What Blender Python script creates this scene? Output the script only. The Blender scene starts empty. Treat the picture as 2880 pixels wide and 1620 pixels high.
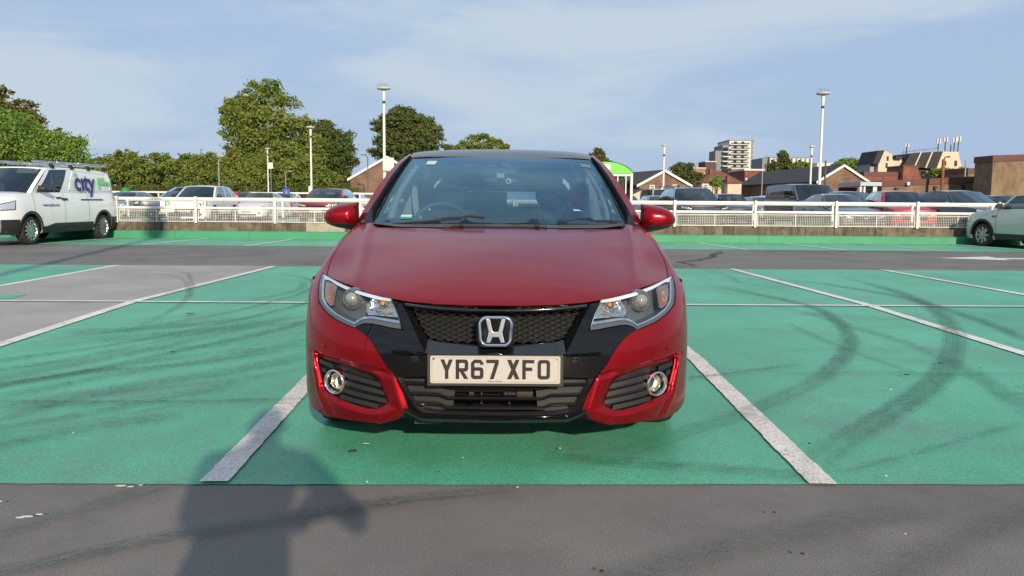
import bpy, bmesh, math, random
import numpy as np
from mathutils import Vector, Matrix
from mathutils.geometry import delaunay_2d_cdt
R = math.radians
scene = bpy.context.scene
COL = scene.collection

# ------------------------------------------------------------------ camera
YAW, PITCH, ROLL, CAMH, FPX = .0187, .104, .0074, 1.11, 2350.0
cam = bpy.data.cameras.new('camera')
cam.sensor_width = 36.0
cam.lens = 36.0 * FPX / 2880.0
cam.clip_start, cam.clip_end = .05, 3000
camera = bpy.data.objects.new('camera', cam)
COL.objects.link(camera)
fw = Vector((math.sin(YAW) * math.cos(PITCH), math.cos(YAW) * math.cos(PITCH), -math.sin(PITCH)))
rt = Vector((math.cos(YAW), -math.sin(YAW), 0))
up = rt.cross(fw)
rt2 = math.cos(ROLL) * rt + math.sin(ROLL) * up
up2 = -math.sin(ROLL) * rt + math.cos(ROLL) * up
camera.matrix_world = Matrix(((rt2.x, up2.x, -fw.x, 0), (rt2.y, up2.y, -fw.y, 0), (rt2.z, up2.z, -fw.z, CAMH), (0, 0, 0, 1)))
scene.camera = camera

# ------------------------------------------------------------------ sky and sun
SUN_EL, SUN_AZ = 20.0, 180.0 - 12.0           # azimuth clockwise from +Y: behind the camera, to its right
world = bpy.data.worlds.new('World')
scene.world = world
world.use_nodes = True
nt = world.node_tree
nt.nodes.clear()
def wn(t, **kw):
    n = nt.nodes.new(t)
    for k, v in kw.items(): setattr(n, k, v)
    return n
sky = wn('ShaderNodeTexSky', sky_type='NISHITA', sun_disc=False, sun_elevation=R(SUN_EL), sun_rotation=R(SUN_AZ),
         air_density=1.0, dust_density=.4, ozone_density=2.5)
tc = wn('ShaderNodeTexCoord')
mp = wn('ShaderNodeMapping'); mp.inputs['Location'].default_value = (6, 6, 6); mp.inputs['Scale'].default_value = (1.2, 1.2, 6); mp.inputs['Rotation'].default_value = (R(6), R(-12), R(10))
nz = wn('ShaderNodeTexNoise'); nz.inputs['Scale'].default_value = 1.7; nz.inputs['Detail'].default_value = 7; nz.inputs['Roughness'].default_value = .55; nz.inputs['Distortion'].default_value = .5
rp = wn('ShaderNodeMapRange'); rp.inputs[1].default_value = .40; rp.inputs[2].default_value = .64; rp.inputs[3].default_value = .05; rp.inputs[4].default_value = .95; rp.interpolation_type = 'SMOOTHSTEP'
mh = wn('ShaderNodeMix', data_type='RGBA'); mh.inputs[7].default_value = (2.35, 3.1, 4.35, 1)
mx = wn('ShaderNodeMix', data_type='RGBA'); mx.inputs[7].default_value = (3.4, 4.05, 4.7, 1)
bg = wn('ShaderNodeBackground'); bg.inputs[1].default_value = .10
ow = wn('ShaderNodeOutputWorld')
L_ = nt.links.new
L_(tc.outputs['Generated'], mp.inputs[0]); L_(mp.outputs[0], nz.inputs[0]); L_(nz.outputs[0], rp.inputs[0])
sx_ = wn('ShaderNodeSeparateXYZ'); L_(tc.outputs['Generated'], sx_.inputs[0])
hz = wn('ShaderNodeMapRange'); hz.inputs[1].default_value = -.02; hz.inputs[2].default_value = .55; hz.inputs[3].default_value = 1.0; hz.inputs[4].default_value = .75; L_(sx_.outputs[2], hz.inputs[0])   # pale air low down, all round
L_(hz.outputs[0], mh.inputs[0]); L_(sky.outputs[0], mh.inputs[6]); L_(mh.outputs[2], mx.inputs[6]); L_(rp.outputs[0], mx.inputs[0]); L_(mx.outputs[2], bg.inputs[0]); L_(bg.outputs[0], ow.inputs[0])
sl = bpy.data.lights.new('sun', 'SUN')
sl.energy, sl.angle, sl.color = 3.3, R(.75), (1.0, .85, .66)
sun = bpy.data.objects.new('sun', sl); COL.objects.link(sun)
_sd = Vector((math.sin(R(SUN_AZ)) * math.cos(R(SUN_EL)), math.cos(R(SUN_AZ)) * math.cos(R(SUN_EL)), math.sin(R(SUN_EL))))
sun.rotation_euler = (-_sd).to_track_quat('-Z', 'Y').to_euler()
sun.location = _sd * 50
vs = scene.view_settings
vs.view_transform, vs.look, vs.exposure, vs.gamma, vs.use_curve_mapping = 'Standard', 'None', .7, 1, False
scene.cycles.max_bounces = 8
scene.cycles.transparent_max_bounces = 16

# ------------------------------------------------------------------ helpers
def link(o, parent=None):
    COL.objects.link(o)
    if parent is not None: o.parent = parent
    return o
def tag(o, label=None, cat=None, group=None, kind=None):
    if label: o['label'] = label
    if cat: o['category'] = cat
    if group: o['group'] = group
    if kind: o['kind'] = kind
    return o
def thing(name, label, cat, loc=(0, 0, 0), rz=0, group=None):
    o = bpy.data.objects.new(name, None)
    o.empty_display_size = .2
    o.location = loc; o.rotation_euler = (0, 0, rz)
    COL.objects.link(o)
    return tag(o, label, cat, group)
def copy_tree(o, parent=None):
    c = o.copy(); COL.objects.link(c)
    if parent is not None: c.parent = parent
    for ch in list(o.children): copy_tree(ch, c)
    return c

class MB:
    def __init__(s): s.v = []; s.f = []; s.m = []
    def add(s, vs_, fs, m=0):
        b = len(s.v); s.v += [tuple(map(float, p)) for p in vs_]
        for f in fs: s.f.append(tuple(i + b for i in f)); s.m.append(m)
        return s
    def box(s, c, d, rz=0, m=0, tilt=None):
        hx, hy, hz = d[0] / 2, d[1] / 2, d[2] / 2
        P = [Vector((x, y, z)) for x in (-hx, hx) for y in (-hy, hy) for z in (-hz, hz)]
        M = Matrix.Rotation(rz, 3, 'Z')
        if tilt is not None: M = M @ Matrix.Rotation(tilt[1], 3, tilt[0])
        P = [M @ p + Vector(c) for p in P]
        return s.add(P, [(0, 1, 3, 2), (4, 6, 7, 5), (0, 4, 5, 1), (2, 3, 7, 6), (0, 2, 6, 4), (1, 5, 7, 3)], m)
    def tube(s, path, r, n=8, m=0, cap=True):
        path = [Vector(p) for p in path]; rr = r if isinstance(r, (list, tuple)) else [r] * len(path)
        rings = []
        for i, p in enumerate(path):
            t = (path[min(i + 1, len(path) - 1)] - path[max(i - 1, 0)]).normalized()
            a = Vector((0, 0, 1)) if abs(t.z) < .9 else Vector((0, 1, 0))
            u = t.cross(a).normalized(); w = u.cross(t)
            rings.append([p + rr[i] * (math.cos(k * 2 * math.pi / n) * u + math.sin(k * 2 * math.pi / n) * w) for k in range(n)])
        vs_ = [q for g in rings for q in g]; fs = []
        for i in range(len(path) - 1):
            for k in range(n):
                a, b = i * n + k, i * n + (k + 1) % n
                fs.append((a, b, b + n, a + n))
        if cap: fs += [tuple(range(n)), tuple(reversed(range((len(path) - 1) * n, len(path) * n)))]
        return s.add(vs_, fs, m)
    def grid(s, fn, nu, nv, m=0, flip=False, wrap=False):
        vs_ = [fn(i / nu, j / nv) for i in range(nu + (0 if wrap else 1)) for j in range(nv + 1)]
        fs = []
        N = nu if wrap else nu + 1
        for i in range(nu):
            for j in range(nv):
                a, b = i * (nv + 1) + j, ((i + 1) % N) * (nv + 1) + j
                f = (a, b, b + 1, a + 1)
                fs.append(tuple(reversed(f)) if flip else f)
        return s.add(vs_, fs, m)
    def lathe(s, prof, n=24, M=None, m=0, cap=False):
        # prof: (r, h) about local Z; M maps to place
        M = M or Matrix.Identity(4); vs_ = []; fs = []
        for r, h in prof:
            for k in range(n):
                a = 2 * math.pi * k / n
                vs_.append(M @ Vector((r * math.cos(a), r * math.sin(a), h)))
        for i in range(len(prof) - 1):
            for k in range(n):
                a, b = i * n + k, i * n + (k + 1) % n
                fs.append((a, b, b + n, a + n))
        if cap: fs += [tuple(reversed(range(n))), tuple(range((len(prof) - 1) * n, len(prof) * n))]
        return s.add(vs_, fs, m)
    def prism(s, poly, a, b, m=0, M=None):
        # polygon in local XY extruded from z=a to z=b
        M = M or Matrix.Identity(4); n = len(poly)
        vs_ = [M @ Vector((x, y, a)) for x, y in poly] + [M @ Vector((x, y, b)) for x, y in poly]
        fs = [tuple(reversed(range(n))), tuple(range(n, 2 * n))] + [(i, (i + 1) % n, (i + 1) % n + n, i + n) for i in range(n)]
        return s.add(vs_, fs, m)
    def build(s, name, mats, parent=None, smooth=None, fix=False):
        me = bpy.data.meshes.new(name); me.from_pydata(s.v, [], s.f); me.validate()
        for q in (mats if isinstance(mats, (list, tuple)) else [mats]): me.materials.append(q)
        if len(me.materials) > 1 and len(me.polygons) == len(s.m): me.polygons.foreach_set('material_index', s.m)
        if fix:
            bm = bmesh.new(); bm.from_mesh(me); bmesh.ops.recalc_face_normals(bm, faces=bm.faces); bm.to_mesh(me); bm.free()
        if smooth:
            me.polygons.foreach_set('use_smooth', [True] * len(me.polygons)); me.set_sharp_from_angle(angle=R(smooth))
        me.update()
        return link(bpy.data.objects.new(name, me), parent)

def in_poly(p, poly):
    x, y = p; c = False; j = len(poly) - 1
    for i in range(len(poly)):
        xi, yi = poly[i]; xj, yj = poly[j]
        if (yi > y) != (yj > y) and x < (xj - xi) * (y - yi) / (yj - yi) + xi: c = not c
        j = i
    return c
def dense(poly, step, closed=True):
    o = []; n = len(poly)
    for i in range(n if closed else n - 1):
        a, b = poly[i], poly[(i + 1) % n]; d = math.dist(a, b); k = max(1, int(d / step + .5))
        for t in range(k): o.append((a[0] + (b[0] - a[0]) * t / k, a[1] + (b[1] - a[1]) * t / k))
    if not closed: o.append(tuple(poly[-1]))
    return o
def soften(poly, k=1, closed=False):
    # Chaikin corner cutting
    for _ in range(k):
        o = [] if closed else [poly[0]]; n = len(poly)
        for i in range(n if closed else n - 1):
            a, b = poly[i], poly[(i + 1) % n]
            o += [(.75 * a[0] + .25 * b[0], .75 * a[1] + .25 * b[1]), (.25 * a[0] + .75 * b[0], .25 * a[1] + .75 * b[1])]
        if not closed: o.append(poly[-1])
        poly = o
    return poly
def seg_d(p, a, b):
    dx, dy = b[0] - a[0], b[1] - a[1]; L2 = dx * dx + dy * dy
    t = 0 if L2 == 0 else max(0, min(1, ((p[0] - a[0]) * dx + (p[1] - a[1]) * dy) / L2))
    return math.hypot(p[0] - a[0] - t * dx, p[1] - a[1] - t * dy)
def line_d(p, L): return min(seg_d(p, L[i], L[i + 1]) for i in range(len(L) - 1))
def cdt(poly, holes=(), lines=(), res=.02):
    """triangulated region (with holes), interior grid points spaced res; returns points, triangles, boundary loops"""
    loops = [dense(poly, res)] + [dense(h, res) for h in holes]
    pts = []; edges = []; used = []
    for lp in loops:
        b = len(pts); pts += lp; n = len(lp)
        edges += [(b + i, b + (i + 1) % n) for i in range(n)]
        used += lp
    for ln in lines:
        d = dense(ln, res, False); b = len(pts); pts += d; edges += [(b + i, b + i + 1) for i in range(len(d) - 1)]
        used += d
    U = np.array(used)
    x0, x1 = U[:, 0].min(), U[:, 0].max(); y0, y1 = U[:, 1].min(), U[:, 1].max()
    ny = int((y1 - y0) / res) + 1
    for j in range(ny + 1):
        y = y0 + j * res
        for i in range(int((x1 - x0) / res) + 2):
            x = x0 + (i + .5 * (j % 2)) * res
            if not in_poly((x, y), poly) or any(in_poly((x, y), h) for h in holes): continue
            if ((U[:, 0] - x) ** 2 + (U[:, 1] - y) ** 2).min() < (.55 * res) ** 2: continue
            pts.append((x, y))
    V, E, Fc, ov, oe, of = delaunay_2d_cdt([Vector(p) for p in pts], edges, [], 0, 1e-6)
    tris = []
    for f in Fc:
        c = (sum(V[i].x for i in f) / len(f), sum(V[i].y for i in f) / len(f))
        if in_poly(c, poly) and not any(in_poly(c, h) for h in holes): tris.append(tuple(f))
    return [tuple(v) for v in V], tris
def panel(name, poly, to3d, mat, parent, holes=(), lines=(), res=.02, rim=(0, .015, 0), out=(0, -1, 0), smooth=50, sx=1):
    """a sheet-metal panel: region of a surface, with turned-in edges"""
    V, tris = cdt(poly, holes, lines, res)
    P = [Vector(to3d(*v)) for v in V]
    for p in P: p.x *= sx
    rimv = Vector(rim); o = Vector(out); rimv.x *= sx; o.x *= sx
    nrm = Vector()
    for t in tris: nrm += (P[t[1]] - P[t[0]]).cross(P[t[2]] - P[t[0]])
    if nrm.dot(o) < 0: tris = [tuple(reversed(t)) for t in tris]
    cnt = {}
    for t in tris:
        for i in range(len(t)):
            e = (t[i], t[(i + 1) % len(t)]); cnt[e] = 1
    mb = MB(); mb.add(P, tris)
    if rimv.length > 0:
        for (a, b) in list(cnt):
            if (b, a) not in cnt: mb.add([P[a], P[b], P[b] + rimv, P[a] + rimv], [(1, 0, 3, 2)])
    return mb.build(name, mat, parent, smooth)
def ruled(mb, A, B, n=1, m=0, flip=False):
    k = len(A); vs_ = []; fs = []
    for i in range(k):
        for j in range(n + 1):
            vs_.append(Vector(A[i]).lerp(Vector(B[i]), j / n))
    for i in range(k - 1):
        for j in range(n):
            a = i * (n + 1) + j; f = (a, a + n + 1, a + n + 2, a + 1)
            fs.append(tuple(reversed(f)) if flip else f)
    mb.add(vs_, fs, m)
def resample(L, n):
    L = [Vector(p) for p in L]; d = [0]
    for a, b in zip(L, L[1:]): d.append(d[-1] + (b - a).length)
    o = []; j = 0
    for i in range(n):
        t = d[-1] * i / (n - 1)
        while j < len(L) - 2 and d[j + 1] < t: j += 1
        s_ = (t - d[j]) / max(1e-9, d[j + 1] - d[j]); o.append(L[j].lerp(L[j + 1], min(1, max(0, s_))))
    return o
def rounded(w, h, r, k=4):
    o = []
    for cx, cy, a0 in ((w / 2 - r, h / 2 - r, 0), (-w / 2 + r, h / 2 - r, 90), (-w / 2 + r, -h / 2 + r, 180), (w / 2 - r, -h / 2 + r, 270)):
        for i in range(k + 1):
            a = R(a0 + 90 * i / k); o.append((cx + r * math.cos(a), cy + r * math.sin(a)))
    return o

# ------------------------------------------------------------------ materials
def newmat(name):
    m = bpy.data.materials.new(name); m.use_nodes = True
    return m, m.node_tree, m.node_tree.nodes['Principled BSDF']
def sset(b, **kw):
    for k, v in kw.items():
        i = b.inputs[k.replace('_', ' ')]
        i.default_value = (*v, 1) if isinstance(v, tuple) and len(v) == 3 else v
_mats = {}
def mat(name, col, rough=.5, metal=0, var=0, vscale=6, bump=0, bscale=40, coat=0, crough=.03, col2=None, spec=None, detail=4, stretch=None):
    if name in _mats: return _mats[name]
    m, t, b = newmat(name)
    sset(b, Base_Color=tuple(col), Roughness=rough, Metallic=metal, Coat_Weight=coat, Coat_Roughness=crough)
    if spec is not None: b.inputs['Specular IOR Level'].default_value = spec
    N = t.nodes.new; K = t.links.new
    co = N('ShaderNodeTexCoord')
    src = co.outputs['Object']
    if stretch:
        q = N('ShaderNodeMapping'); q.inputs['Scale'].default_value = stretch; K(src, q.inputs[0]); src = q.outputs[0]
    if var or col2:
        n = N('ShaderNodeTexNoise'); n.inputs['Scale'].default_value = vscale; n.inputs['Detail'].default_value = detail; n.inputs['Roughness'].default_value = .6
        K(src, n.inputs[0])
        x = N('ShaderNodeMix'); x.data_type = 'RGBA'
        c2 = col2 or tuple(min(1, c * (1 + var)) for c in col)
        c1 = col if col2 else tuple(c * (1 - var) for c in col)
        x.inputs[6].default_value = (*c1, 1); x.inputs[7].default_value = (*c2, 1)
        r = N('ShaderNodeMapRange'); r.inputs[1].default_value = .32; r.inputs[2].default_value = .68
        K(n.outputs[0], r.inputs[0]); K(r.outputs[0], x.inputs[0]); K(x.outputs[2], b.inputs['Base Color'])
    if bump:
        n2 = N('ShaderNodeTexNoise'); n2.inputs['Scale'].default_value = bscale; n2.inputs['Detail'].default_value = 3
        K(src, n2.inputs[0]); bp = N('ShaderNodeBump'); bp.inputs['Strength'].default_value = bump; bp.inputs['Distance'].default_value = .01
        K(n2.outputs[0], bp.inputs['Height']); K(bp.outputs[0], b.inputs['Normal'])
    _mats[name] = m
    return m
def glass(name, tint, refl=1.0, rough=.0, ior=1.5, gcol=(1, 1, 1)):
    """thin pane: tinted see-through plus mirror reflection by angle"""
    if name in _mats: return _mats[name]
    m, t, b = newmat(name); N = t.nodes.new; K = t.links.new
    t.nodes.remove(b)
    tr = N('ShaderNodeBsdfTransparent'); tr.inputs[0].default_value = (*tint, 1)
    gl = N('ShaderNodeBsdfGlossy'); gl.inputs['Roughness'].default_value = rough; gl.inputs[0].default_value = (*gcol, 1)
    lw = N('ShaderNodeLayerWeight'); lw.inputs[0].default_value = .5
    pw = N('ShaderNodeMath'); pw.operation = 'POWER'; pw.inputs[1].default_value = 5; K(lw.outputs['Facing'], pw.inputs[0])
    sc_ = N('ShaderNodeMath'); sc_.operation = 'MULTIPLY_ADD'; sc_.inputs[1].default_value = .96; sc_.inputs[2].default_value = .04; K(pw.outputs[0], sc_.inputs[0])
    mu = N('ShaderNodeMath'); mu.operation = 'MULTIPLY'; mu.inputs[1].default_value = refl; mu.use_clamp = True
    x = N('ShaderNodeMixShader')
    K(sc_.outputs[0], mu.inputs[0]); K(mu.outputs[0], x.inputs[0]); K(tr.outputs[0], x.inputs[1]); K(gl.outputs[0], x.inputs[2])
    K(x.outputs[0], t.nodes['Material Output'].inputs[0])
    _mats[name] = m
    return m
def carpaint(name, col, metal=.0, flake=0, rough=.35):
    return mat(name, col, rough, metal, coat=1.0, crough=.02)
M_BLACKGLOSS = mat('gloss_black', (.006, .006, .007), .12, coat=1, crough=.02)
M_BLACKPLASTIC = mat('black_plastic', (.018, .018, .019), .55, bump=.15, bscale=300)
M_DARK = mat('dark_cavity', (.004, .004, .004), .8)
M_CHROME = mat('chrome', (.82, .83, .84), .06, 1)
M_SATIN = mat('satin_alloy', (.55, .56, .58), .28, 1)
M_RUBBER = mat('tyre_rubber', (.02, .02, .02), .75, var=.3, vscale=20)
M_WHITEPAINT = mat('white_enamel', (.60, .585, .54), .5, col2=(.68, .665, .62), vscale=2.2)
M_PLATE = mat('plate_white', (.44, .415, .375), .32, var=.05, vscale=9)
M_INK = mat('black_ink', (.012, .012, .012), .4)
M_LENS = glass('clear_lens', (.96, .97, .97), 1.0)
M_WSGLASS = glass('windscreen_glass', (.50, .62, .68), 2.3, gcol=(.50, .82, 1))
M_SIDEGLASS = glass('side_window_glass', (.50, .56, .56), 1.1)
M_FARGLASS = glass('parked_car_glass', (.30, .36, .38), 2.4, gcol=(.80, .95, 1))
M_BULB = mat('amber_bulb', (.75, .28, .04), .2, coat=1)

def text_mesh(mb, txt, size, M, m=0, extrude=.002, font_scale=(1, 1), align='CENTER', bold=0):
    cu = bpy.data.curves.new('lettering', 'FONT'); cu.body = txt; cu.size = size; cu.align_x = align; cu.align_y = 'CENTER'
    cu.extrude = extrude; cu.offset = bold; cu.resolution_u = 3
    ob = bpy.data.objects.new('lettering', cu); COL.objects.link(ob)
    dg = bpy.context.evaluated_depsgraph_get(); me = ob.evaluated_get(dg).to_mesh()
    S = Matrix.Diagonal((font_scale[0], font_scale[1], 1, 1))
    mb.add([M @ S @ v.co for v in me.vertices], [tuple(p.vertices) for p in me.polygons], m)
    ob.evaluated_get(dg).to_mesh_clear()
    bpy.data.objects.remove(ob); bpy.data.curves.remove(cu)
def lerp_tab(tab,v):
    if v<=tab[0][0]: return tab[0][1]
    for (a,fa),(b,fb) in zip(tab,tab[1:]):
        if v<=b:
            t=(v-a)/(b-a); return fa+(fb-fa)*t
    return tab[-1][1]
def smooth_tab(tab,v):
    # Catmull-Rom through a table (monotone enough for these tables)
    n=len(tab)
    if v<=tab[0][0]:
        (a,fa),(b,fb)=tab[0],tab[1]; return fa+(v-a)*(fb-fa)/(b-a)
    if v>=tab[-1][0]:
        (a,fa),(b,fb)=tab[-2],tab[-1]; return fb+(v-b)*(fb-fa)/(b-a)
    for i in range(n-1):
        a,fa=tab[i]; b,fb=tab[i+1]
        if v<=b:
            t=(v-a)/(b-a); h=b-a
            m0=(fb-tab[i-1][1])/(b-tab[i-1][0]) if i>0 else (fb-fa)/h
            m1=(tab[i+2][1]-fa)/(tab[i+2][0]-a) if i+2<n else (fb-fa)/h
            return (2*t**3-3*t*t+1)*fa+(t**3-2*t*t+t)*h*m0+(-2*t**3+3*t*t)*fb+(t**3-t*t)*h*m1
HW=.888
RAKE=[(.14,.045),(.18,.025),(.22,.010),(.26,.002),(.32,0),(.46,0),(.54,.012),(.62,.045),(.69,.09),(.73,.15),(.765,.24),(.80,.33),(.85,.45)]
def plan(x):
    s=min(abs(x)/HW,.9999)
    return .03+.55*(1-(1-s**2.6)**(1/1.8))
def F(x,z): return plan(x)+smooth_tab(RAKE,z)
HC=[(.0,.64),(.1,.688),(.3,.766),(.6,.85),(.9,.915),(1.2,.963),(1.5,1.0)]
HK=[(.1,.09),(.4,.098),(.7,.10),(1.0,.065),(1.45,.02),(1.6,.015)]
RIDGE=[(.35,.60),(.7,.64),(1.1,.69),(1.3,.705)]
def zh(x,y):
    z=smooth_tab(HC,y)-smooth_tab(HK,y)*(abs(x)/.8)**2.2
    xr=smooth_tab(RIDGE,y); a=.017*min(1,max(0,(y-.36)/.35))
    d=(abs(x)-xr)
    z+=a*(math.exp(-(d/.040)**2) if d>0 else math.exp(-(d/.014)**2))
    return z
WK=[(1.2,.175),(1.55,.17),(2.0,.11),(2.35,.07),(2.5,.06)]
def zw(x,y):
    t=(y-1.2)/1.1
    return .950+.455*t+.075*t*(1-t)-smooth_tab(WK,y)*(abs(x)/.8)**2
TR = {
    'lamp': [(0.8197,0.7653),(0.8144,0.7386),(0.802,0.704),(0.7915,0.6673),(0.7761,0.6501),(0.7421,0.6258),(0.689,0.6013),(0.6407,0.5875),(0.6005,0.5772),(0.5921,0.5752),(0.5793,0.587),(0.5477,0.5978),(0.516,0.5981),(0.469,0.5927),(0.4279,0.5866),(0.3866,0.5829),(0.3941,0.6109),(0.4089,0.6469),(0.4298,0.6823),(0.4404,0.6996),(0.485,0.7047),(0.5291,0.7113),(0.5925,0.7212),(0.6682,0.7356),(0.7337,0.7497),(0.7837,0.7603)],
    'lamp_in': [(0.7976,0.7493),(0.7792,0.707),(0.7699,0.6752),(0.7412,0.6453),(0.6909,0.6201),(0.6421,0.6039),(0.5972,0.5925),(0.5807,0.6056),(0.5547,0.6182),(0.5178,0.622),(0.4706,0.6174),(0.4016,0.6106),(0.4155,0.6466),(0.4362,0.6843),(0.4451,0.6897),(0.4828,0.6925),(0.5261,0.6984),(0.5886,0.7085),(0.6627,0.7232),(0.7261,0.7381),(0.7718,0.7498)],
    'lamp_div': [(0.7273,0.6804),(0.7199,0.7265),(0.6791,0.7189),(0.694,0.6698),(0.6855,0.6374),(0.7008,0.6261)],
    'ref': [(0.5256,0.6958),(0.4825,0.6908),(0.4447,0.687),(0.431,0.6687),(0.41,0.6239),(0.4454,0.6233),(0.4972,0.6265),(0.5392,0.6253),(0.5511,0.6394),(0.5458,0.6675)],
    'ind': [(0.7765,0.7364),(0.7261,0.7325),(0.7087,0.7231),(0.7086,0.6824),(0.7099,0.6514),(0.7252,0.6473),(0.7538,0.663),(0.7706,0.7035)],
    'redtop': [(0.5904,0.5744),(0.5559,0.5599),(0.5231,0.5366),(0.4963,0.5053),(0.4703,0.4638),(0.445,0.4242),(0.4325,0.4148)],
    'crease': [(0.4325,0.4148),(0.4705,0.4213),(0.5699,0.4338),(0.6827,0.4481),(0.7586,0.4512),(0.8098,0.4502)],
    'fogopen': [(0.7929,0.4375),(0.7729,0.4232),(0.6831,0.4177),(0.5866,0.4036),(0.4941,0.3784),(0.4715,0.3282),(0.4502,0.2744),(0.4622,0.2617),(0.499,0.2424),(0.536,0.239),(0.6007,0.2472),(0.6687,0.2615),(0.7328,0.2765),(0.749,0.2856),(0.771,0.3584)],
    'sur_in': [(0.4325,0.4148),(0.4052,0.3754),(0.3759,0.3181),(0.3557,0.2583)],
    'sur_bot': [(0.3557,0.2583),(0.3954,0.2167),(0.4712,0.1866),(0.5505,0.1863),(0.6445,0.1941),(0.6915,0.1984)],
    'fin': [(0.6915,0.1984),(0.722,0.1793),(0.7804,0.174),(0.8257,0.1861)],
    'ridge': [(0.434,0.4127),(0.4107,0.333),(0.389,0.2591),(0.4707,0.1928)],
    'mask_top': [(0.0042,0.6805),(0.104,0.6815),(0.1769,0.6833),(0.2998,0.6872),(0.4005,0.6931),(0.4344,0.6976)],
    'bez_out': [(0.0041,0.6734),(0.1037,0.6744),(0.201,0.6777),(0.2995,0.6837),(0.3976,0.6897),(0.3605,0.6327),(0.3253,0.5679),(0.2861,0.4939),(0.2725,0.4867),(0.1477,0.4839),(0.002,0.4853)],
    'grille': [(0.0038,0.651),(0.0789,0.6509),(0.1513,0.6524),(0.2242,0.6558),(0.298,0.6632),(0.3632,0.6735),(0.3408,0.6357),(0.314,0.5911),(0.2782,0.5409),(0.2441,0.5316),(0.196,0.5281),(0.1004,0.5253),(0.0023,0.5247)],
    'intake': [(0.0016,0.4038),(0.1954,0.4023),(0.2919,0.3974),(0.4026,0.3888),(0.3757,0.3413),(0.3512,0.3023),(0.3294,0.2663),(0.3051,0.2489),(0.2443,0.2433),(0.1237,0.2403),(0.0008,0.2405)],
    'mask_bot': [(0.0008,0.2104),(0.1482,0.2108),(0.2451,0.2116),(0.3184,0.215),(0.3678,0.2188),(0.3954,0.2167)],
    'int_in': [(0.0015,0.3916),(0.1954,0.3896),(0.2919,0.3861),(0.3803,0.3818),(0.3559,0.3365),(0.3364,0.3007),(0.317,0.272),(0.2927,0.2607),(0.2441,0.2551),(0.1236,0.2516),(0.0008,0.2518)],
    'c_proj': (0.6301,0.681),
    'c_bulb': (0.4816,0.6755),
    'c_fog': (0.689,0.3349),
    'c_sred': (0.7387,0.4876),
    'c_sblk': (0.3268,0.4608),
    'c_emb': (0.002,0.5869),
    'c_beak': (0.0022,0.5042),
    'hood_front': [(0.0036,0.0954),(0.1165,0.098),(0.2445,0.1162),(0.3596,0.1501),(0.4458,0.1944),(0.5573,0.2804),(0.69,0.4523),(0.8014,0.6242)],
    'hood_side': [(0.8012,0.6236),(0.8174,0.7361),(0.8276,0.8553),(0.8259,0.9609),(0.8203,1.1381),(0.8026,1.2675),(0.7756,1.4277)],
    'hood_rear': [(0.7753,1.4259),(0.6914,1.3567),(0.5538,1.2876),(0.3369,1.2214),(0.0065,1.1974)],
    'ws_side': [(0.6075,2.3507),(0.6407,2.1222),(0.6774,1.9357),(0.7053,1.7834),(0.7275,1.6729),(0.7251,1.5701)],
    'ws_bot': [(0.725,1.5695),(0.5085,1.4172),(0.2763,1.313),(-0.0193,1.2729)],
    'ws_top': [(-0.0113,2.2693),(0.1846,2.2766),(0.4527,2.3234),(0.6073,2.3487)],
    'pil_mid': [(0.6037,2.38,1.4148),(0.6501,2.2,1.348),(0.6859,2.02,1.2658),(0.7214,1.83,1.1631),(0.7574,1.67,1.0717),(0.7994,1.57,0.974)],
    'pil_out': [(0.621,2.47,1.4261),(0.672,2.29,1.3675),(0.716,2.11,1.2886),(0.7544,1.92,1.1983),(0.7933,1.76,1.0972),(0.8345,1.66,0.9959)],
    'wip1': [(0.6006,1.4333),(0.4348,1.3571),(0.3219,1.3331),(0.2103,1.313),(0.1667,1.321),(0.0821,1.289)],
    'wip2': [(-0.3266,1.301),(-0.4489,1.3972),(-0.5013,1.4293),(-0.5282,1.4253),(-0.7114,1.5415)],
    'roofline': [(-0.0087,2.65,1.4793),(0.2563,2.65,1.4745),(0.4251,2.65,1.466),(0.5376,2.65,1.4545),(0.5995,2.65,1.4474)],
    'mir': [(1.0466,1.68,0.9986),(1.0438,1.68,1.027),(1.0125,1.68,1.0594),(0.9506,1.68,1.0834),(0.8842,1.68,1.0943),(0.8511,1.68,1.0964),(0.8417,1.68,1.0875),(0.8431,1.68,1.0474),(0.8487,1.68,0.9764),(1.0376,1.68,0.9703),(0.9905,1.68,0.9507),(0.9005,1.68,0.9357),(0.8668,1.68,0.9692)],
}

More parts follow.
